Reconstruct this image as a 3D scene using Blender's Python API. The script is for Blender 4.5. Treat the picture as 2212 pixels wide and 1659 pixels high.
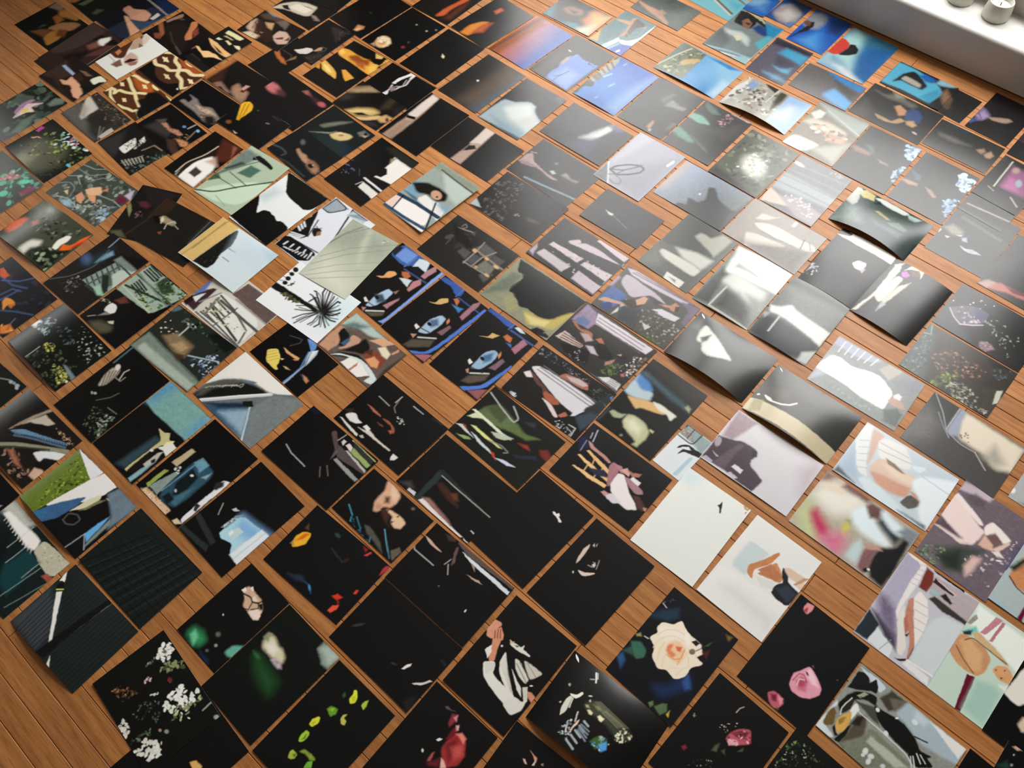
import bpy, math, random
import numpy as np

for o in list(bpy.data.objects): bpy.data.objects.remove(o, do_unlink=True)
scene = bpy.context.scene
COL = scene.collection

# ------------------------------------------------------------------ camera
CAM = [[0.582357, -0.59885, 1.361321], [0.744775, 0.666837, -0.025261], [-0.558896, 0.644007, 0.52239], [-0.364617, 0.374944, -0.852333]]          # position, right, up, forward (metres, z up)
pos, rt, up, fw = [np.array(v) for v in CAM]
cd = bpy.data.cameras.new('camera'); cam = bpy.data.objects.new('camera', cd); COL.objects.link(cam)
cd.sensor_width = 36.0; cd.lens = 1808.77 / 2212 * 36.0; cd.clip_start = 0.02
from mathutils import Matrix
cam.matrix_world = Matrix([[rt[0], up[0], -fw[0], pos[0]], [rt[1], up[1], -fw[1], pos[1]], [rt[2], up[2], -fw[2], pos[2]], [0, 0, 0, 1]])
scene.camera = cam

# ------------------------------------------------------------------ light and exposure
world = bpy.data.worlds.new('world'); scene.world = world; world.use_nodes = True
world.node_tree.nodes['Background'].inputs[0].default_value = (0.80, 0.88, 1.0, 1)
world.node_tree.nodes['Background'].inputs[1].default_value = 0.25
WIN = [(-1.62, -0.55, 0.55, 2.30), (-0.42, 0.66, 0.55, 2.30)]      # x0, x1, z0, z1 of the two window sashes
WALL_Y = 1.75
def window_light(x0, x1, z0, z1, watts):
    d = bpy.data.lights.new('window_daylight', 'AREA'); d.shape = 'RECTANGLE'; d.size = x1 - x0; d.size_y = z1 - z0
    d.energy = watts; d.color = (1.0, 0.985, 0.96)
    o = bpy.data.objects.new('window_daylight', d); COL.objects.link(o)
    o.location = ((x0 + x1) / 2, WALL_Y + 0.07, (z0 + z1) / 2); o.rotation_euler = (math.radians(-90), 0, 0)
    return o
def sheen_window_light(y0, y1, z0, z1, watts):
    o = window_light(y0, y1, z0, z1, watts); o.location = (-3.07, (y0 + y1) / 2, (z0 + z1) / 2); o.rotation_euler = (math.radians(-90), 0, math.radians(90))
WIN_SHEEN = (-1.45, 0.05, 1.00, 1.35)  # unseen left window, added for sheen on the curled prints
sheen_window_light(*WIN_SHEEN, 18.0)
for w, watts in zip(WIN, (80.0, 106.0)): window_light(*w, watts)
scene.view_settings.view_transform = 'Standard'; scene.view_settings.look = 'None'
scene.view_settings.exposure = 0.0; scene.view_settings.gamma = 1.0; scene.view_settings.use_curve_mapping = False

# ------------------------------------------------------------------ helpers
def s2l(c):
    return c / 12.92 if c <= 0.04045 else ((c + 0.055) / 1.055) ** 2.4
def hexc(h):
    if len(h) == 3: h = ''.join(x * 2 for x in h)
    return np.array([s2l(int(h[i:i + 2], 16) / 255) for i in (0, 2, 4)])
def material(name, color=(0.8, 0.8, 0.8), rough=0.5, spec=0.5):
    m = bpy.data.materials.new(name); m.use_nodes = True
    b = m.node_tree.nodes['Principled BSDF']
    b.inputs['Base Color'].default_value = (*color, 1); b.inputs['Roughness'].default_value = rough
    b.inputs['Specular IOR Level'].default_value = spec
    return m
def node(m, t, **kw):
    n = m.node_tree.nodes.new(t)
    for k, v in kw.items(): setattr(n, k, v)
    return n
def mesh_obj(name, verts, faces, mats, parent=None, smooth=False, fmat=None):
    me = bpy.data.meshes.new(name); me.from_pydata([tuple(v) for v in verts], [], faces); me.update()
    for m in (mats if isinstance(mats, (list, tuple)) else [mats]): me.materials.append(m)
    if smooth:
        for p in me.polygons: p.use_smooth = True
    if fmat:
        for p, k in zip(me.polygons, fmat): p.material_index = k
    o = bpy.data.objects.new(name, me); COL.objects.link(o)
    if parent: o.parent = parent
    return o
def box(x0, x1, y0, y1, z0, z1):
    v = [(x, y, z) for z in (z0, z1) for y in (y0, y1) for x in (x0, x1)]
    f = [(0, 2, 3, 1), (4, 5, 7, 6), (0, 1, 5, 4), (2, 6, 7, 3), (0, 4, 6, 2), (1, 3, 7, 5)]
    return v, f
def boxes(*bs):
    V, F = [], []
    for b in bs:
        v, f = box(*b); n = len(V); V += v; F += [tuple(i + n for i in q) for q in f]
    return V, F
def structure(o):
    o['kind'] = 'structure'; return o
def lathe(profile, n=40):
    V, F = [], []
    for r, z in profile:
        for i in range(n):
            a = 2 * math.pi * i / n; V.append((r * math.cos(a), r * math.sin(a), z))
    for k in range(len(profile) - 1):
        for i in range(n):
            j = (i + 1) % n; F.append((k * n + i, k * n + j, (k + 1) * n + j, (k + 1) * n + i))
    return V, F

# ------------------------------------------------------------------ materials
def wood_material():
    m = material('oak_strip', (0.3, 0.13, 0.045), 0.42, 0.22)
    nt = m.node_tree; b = nt.nodes['Principled BSDF']; L = nt.links.new
    tc = node(m, 'ShaderNodeTexCoord'); oi = node(m, 'ShaderNodeObjectInfo')
    mul = node(m, 'ShaderNodeVectorMath', operation='SCALE'); mul.inputs['Scale'].default_value = 37.0
    cmb = node(m, 'ShaderNodeCombineXYZ'); L(oi.outputs['Random'], cmb.inputs[0]); L(oi.outputs['Random'], cmb.inputs[1])
    L(cmb.outputs[0], mul.inputs[0])
    add = node(m, 'ShaderNodeVectorMath', operation='ADD'); L(tc.outputs['Object'], add.inputs[0]); L(mul.outputs[0], add.inputs[1])
    mp = node(m, 'ShaderNodeMapping'); mp.inputs['Scale'].default_value = (7.0, 95.0, 20.0); L(add.outputs[0], mp.inputs[0])
    n1 = node(m, 'ShaderNodeTexNoise'); n1.inputs['Scale'].default_value = 1.0; n1.inputs['Detail'].default_value = 6; n1.inputs['Distortion'].default_value = 0.6
    L(mp.outputs[0], n1.inputs['Vector'])
    mp2 = node(m, 'ShaderNodeMapping'); mp2.inputs['Scale'].default_value = (28.0, 420.0, 40.0); L(add.outputs[0], mp2.inputs[0])
    n2 = node(m, 'ShaderNodeTexNoise'); n2.inputs['Scale'].default_value = 1.0; n2.inputs['Detail'].default_value = 3; L(mp2.outputs[0], n2.inputs['Vector'])
    r1 = node(m, 'ShaderNodeValToRGB'); e = r1.color_ramp.elements
    e[0].position = 0.30; e[0].color = (0.275, 0.106, 0.030, 1); e[1].position = 0.68; e[1].color = (0.42, 0.178, 0.055, 1)
    L(n1.outputs['Fac'], r1.inputs[0])
    r2 = node(m, 'ShaderNodeValToRGB'); e = r2.color_ramp.elements
    e[0].position = 0.36; e[0].color = (0.72, 0.66, 0.58, 1); e[1].position = 0.50; e[1].color = (1, 1, 1, 1)
    L(n2.outputs['Fac'], r2.inputs[0])
    mx = node(m, 'ShaderNodeMix', data_type='RGBA', blend_type='MULTIPLY'); mx.inputs['Factor'].default_value = 0.7
    L(r1.outputs[0], mx.inputs['A']); L(r2.outputs[0], mx.inputs['B'])
    hsv = node(m, 'ShaderNodeHueSaturation')
    mr = node(m, 'ShaderNodeMapRange'); mr.inputs['To Min'].default_value = 0.90; mr.inputs['To Max'].default_value = 1.14
    L(oi.outputs['Random'], mr.inputs['Value']); L(mr.outputs[0], hsv.inputs['Value']); L(mx.outputs['Result'], hsv.inputs['Color'])
    L(hsv.outputs[0], b.inputs['Base Color'])
    bp = node(m, 'ShaderNodeBump'); bp.inputs['Strength'].default_value = 0.12; bp.inputs['Distance'].default_value = 0.0006
    L(n2.outputs['Fac'], bp.inputs['Height']); L(bp.outputs[0], b.inputs['Normal'])
    return m
def print_material():
    m = material('photo_print_gloss', rough=0.25, spec=0.27)
    nt = m.node_tree; b = nt.nodes['Principled BSDF']; L = nt.links.new
    at = node(m, 'ShaderNodeAttribute', attribute_name='print_color'); L(at.outputs['Color'], b.inputs['Base Color'])
    tc = node(m, 'ShaderNodeTexCoord'); nz = node(m, 'ShaderNodeTexNoise'); nz.inputs['Scale'].default_value = 9.0; nz.inputs['Detail'].default_value = 2
    L(tc.outputs['Object'], nz.inputs['Vector'])
    mr = node(m, 'ShaderNodeMapRange'); mr.inputs['To Min'].default_value = 0.21; mr.inputs['To Max'].default_value = 0.28
    L(nz.outputs['Fac'], mr.inputs['Value']); L(mr.outputs[0], b.inputs['Roughness'])
    return m
def paint_material(name, col, rough):
    m = material(name, col, rough, 0.5)
    b = m.node_tree.nodes['Principled BSDF']; L = m.node_tree.links.new
    tc = node(m, 'ShaderNodeTexCoord'); nz = node(m, 'ShaderNodeTexNoise'); nz.inputs['Scale'].default_value = 14.0; nz.inputs['Detail'].default_value = 4
    L(tc.outputs['Object'], nz.inputs['Vector'])
    r = node(m, 'ShaderNodeValToRGB'); e = r.color_ramp.elements
    e[0].position = 0.3; e[0].color = (*[c * 0.92 for c in col], 1); e[1].position = 0.7; e[1].color = (*col, 1)
    L(nz.outputs['Fac'], r.inputs[0]); L(r.outputs[0], b.inputs['Base Color'])
    return m
M_WOOD = wood_material(); M_PRINT = print_material()
M_PAPER = paint_material('paper_white', (0.78, 0.77, 0.74), 0.6)
M_WALL = paint_material('wall_paint', (0.17, 0.145, 0.12), 0.8)
M_CEIL = paint_material('ceiling_paint', (0.22, 0.21, 0.20), 0.9)
M_WHITE = paint_material('gloss_white_paint', (0.74, 0.73, 0.69), 0.35)
M_SILL = paint_material('tan_sill_paint', (0.62, 0.56, 0.46), 0.45)
def far_floor_material():
    # beyond the strips built one by one the same floor goes on as a strip pattern
    m = material('oak_strip_far', (0.3, 0.13, 0.045), 0.42, 0.22)
    b = m.node_tree.nodes['Principled BSDF']; L = m.node_tree.links.new
    tc = node(m, 'ShaderNodeTexCoord'); br = node(m, 'ShaderNodeTexBrick', offset=0.37, squash=1.0)
    br.inputs['Scale'].default_value = 1.0; br.inputs['Brick Width'].default_value = 0.75; br.inputs['Row Height'].default_value = 0.0382
    br.inputs['Mortar Size'].default_value = 0.0006; br.inputs['Mortar Smooth'].default_value = 0.1
    br.inputs['Color1'].default_value = (0.27, 0.105, 0.030, 1); br.inputs['Color2'].default_value = (0.40, 0.168, 0.052, 1); br.inputs['Mortar'].default_value = (0.03, 0.015, 0.008, 1)
    L(tc.outputs['Object'], br.inputs['Vector']); L(br.outputs['Color'], b.inputs['Base Color'])
    return m
M_FAR = far_floor_material()
M_CERAMIC = paint_material('frosted_white_glass', (0.66, 0.66, 0.58), 0.4)
M_WAX = paint_material('candle_wax', (0.72, 0.70, 0.62), 0.5)
M_WICK = paint_material('burnt_wick', (0.03, 0.025, 0.02), 0.9)
def pane_material():
    m = bpy.data.materials.new('window_glass'); m.use_nodes = True; nt = m.node_tree; nt.nodes.clear()
    out = nt.nodes.new('ShaderNodeOutputMaterial'); tr = nt.nodes.new('ShaderNodeBsdfTransparent'); gl = nt.nodes.new('ShaderNodeBsdfGlossy')
    gl.inputs['Roughness'].default_value = 0.02; mx = nt.nodes.new('ShaderNodeMixShader'); mx.inputs[0].default_value = 0.06
    nt.links.new(tr.outputs[0], mx.inputs[1]); nt.links.new(gl.outputs[0], mx.inputs[2]); nt.links.new(mx.outputs[0], out.inputs[0])
    return m
M_PANE = pane_material()

# ------------------------------------------------------------------ room shell
X0, X1, Y0, Y1, ZC = -3.0, 2.2, -2.9, WALL_Y, 2.60
floor = structure(mesh_obj('floor', *box(X0, X1, Y0, Y1, -0.03, -0.004), M_FAR))
structure(mesh_obj('ceiling', *box(X0, X1, Y0, Y1 + 0.2, ZC, ZC + 0.05), M_CEIL))
ya, yb, za, zb = WIN_SHEEN
structure(mesh_obj('wall_left', *boxes((X0 - 0.1, X0, Y0, Y1 + 0.2, -0.03, za), (X0 - 0.1, X0, Y0, Y1 + 0.2, zb, ZC), (X0 - 0.1, X0, Y0, ya, za, zb), (X0 - 0.1, X0, yb, Y1 + 0.2, za, zb)), M_WALL))
w3 = structure(mesh_obj('window_3', *boxes((X0 - 0.05, X0 - 0.005, ya, ya + 0.03, za, zb), (X0 - 0.05, X0 - 0.005, yb - 0.03, yb, za, zb), (X0 - 0.05, X0 - 0.005, ya + 0.03, yb - 0.03, za, za + 0.03), (X0 - 0.05, X0 - 0.005, ya + 0.03, yb - 0.03, zb - 0.03, zb)), M_WHITE))  # frame of the added sheen window, out of view
mesh_obj('pane', *box(X0 - 0.032, X0 - 0.028, ya + 0.03, yb - 0.03, za + 0.03, zb - 0.03), M_PANE, w3)
structure(mesh_obj('added_shade_block', *box(X0, -1.50, 0.37, 0.85, -0.004, ZC), M_WALL))  # unseen block added to shade the top left floor corner
structure(mesh_obj('wall_right', *box(X1, X1 + 0.1, Y0, Y1 + 0.2, -0.03, ZC), M_WALL))
structure(mesh_obj('wall_front', *box(X0, X1, Y0 - 0.1, Y0, -0.03, ZC), M_WALL))
wz0, wz1 = WIN[0][2], WIN[0][3]; T_ = 0.16
structure(mesh_obj('wall_back', *boxes((X0, X1, Y1, Y1 + T_, -0.03, wz0), (X0, X1, Y1, Y1 + T_, wz1, ZC),
    (X0, WIN[0][0], Y1, Y1 + T_, wz0, wz1), (WIN[0][1], WIN[1][0], Y1, Y1 + T_, wz0, wz1), (WIN[1][1], X1, Y1, Y1 + T_, wz0, wz1)), M_WALL))
for k, (x0, x1, z0, z1) in enumerate(WIN):
    t = 0.035
    w = structure(mesh_obj('window_%d' % (k + 1), *boxes((x0, x0 + t, Y1 + 0.005, Y1 + 0.055, z0, z1), (x1 - t, x1, Y1 + 0.005, Y1 + 0.055, z0, z1),
        (x0 + t, x1 - t, Y1 + 0.005, Y1 + 0.055, z0, z0 + t), (x0 + t, x1 - t, Y1 + 0.005, Y1 + 0.055, z1 - t, z1)), M_WHITE))
    zm = (z0 + z1) / 2
    mesh_obj('meeting_rail', *box(x0 + t, x1 - t, Y1 + 0.010, Y1 + 0.050, zm - 0.02, zm + 0.02), M_WHITE, w)
    mesh_obj('pane', *box(x0 + t, x1 - t, Y1 + 0.028, Y1 + 0.032, z0 + t, zm - 0.02), M_PANE, w)
    mesh_obj('pane', *box(x0 + t, x1 - t, Y1 + 0.028, Y1 + 0.032, zm + 0.02, z1 - t), M_PANE, w)
# low white ledge along the window wall, rounded front edge
LY, LH = 1.382, 0.100
RY = 1.50
structure(mesh_obj('trim_2', *box(X0, X1, RY, Y1, 0.0, 0.17), M_SILL))
prof = [(LY, 0.0)] + [(LY + 0.012 - 0.012 * math.cos(a), LH - 0.012 + 0.012 * math.sin(a)) for a in [i * math.pi / 16 for i in range(9)]] + [(RY, LH), (RY, 0.0)]
n = len(prof); V = [(x, y, z) for x in (X0, X1) for y, z in prof]
F = [(i, (i + 1) % n, n + (i + 1) % n, n + i)[::-1] for i in range(n)] + [tuple(range(n)), tuple(range(2 * n - 1, n - 1, -1))]
structure(mesh_obj('trim_1', V, F, M_WHITE))

# ------------------------------------------------------------------ oak strips, each its own piece of the floor
random.seed(11)
PW = 0.0382; GAP = 0.0007
VIS = [(-2.10, 0.03), (0.22, 1.92), (1.24, 0.02), (-0.14, -1.22)]            # floor region around the photographed area
def span(y):
    xs = []
    for i in range(4):
        (xa, ya), (xb, yb) = VIS[i], VIS[(i + 1) % 4]
        if (ya - y) * (yb - y) <= 0 and ya != yb: xs.append(xa + (xb - xa) * (y - ya) / (yb - ya))
    return (min(xs), max(xs)) if len(xs) > 1 else None
def plank(x0, x1, y):
    c = 0.0008; hx, hy = (x1 - x0) / 2 - GAP / 2, PW / 2 - GAP / 2
    V = [(sx * (hx - c), sy * (hy - c), 0) for sx, sy in ((-1, -1), (1, -1), (1, 1), (-1, 1))] \
      + [(sx * hx, sy * hy, -c) for sx, sy in ((-1, -1), (1, -1), (1, 1), (-1, 1))] \
      + [(sx * hx, sy * hy, -0.0045) for sx, sy in ((-1, -1), (1, -1), (1, 1), (-1, 1))]
    F = [(0, 1, 2, 3), (11, 10, 9, 8)]
    for k in (0, 4):
        for i in range(4): j = (i + 1) % 4; F.append((k + 4 + i, k + 4 + j, k + j, k + i))
    o = mesh_obj('oak_strip', V, F, M_WOOD, floor); o.location = ((x0 + x1) / 2, y, 0)
row = math.floor((-1.22 + 0.2525) / PW); count = 0
while True:
    y = -0.2525 + (row + 0.5) * PW
    if y > LY - PW * 0.5: break
    sp = span(y)
    if sp:
        a, b = sp[0] - 0.12, sp[1] + 0.12
        x = a - random.random() * 0.25
        while x < b:
            ln = random.uniform(0.55, 1.15); e = min(x + ln, b + 0.3)
            plank(x, e, y); x = e; count += 1
    row += 1
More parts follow.
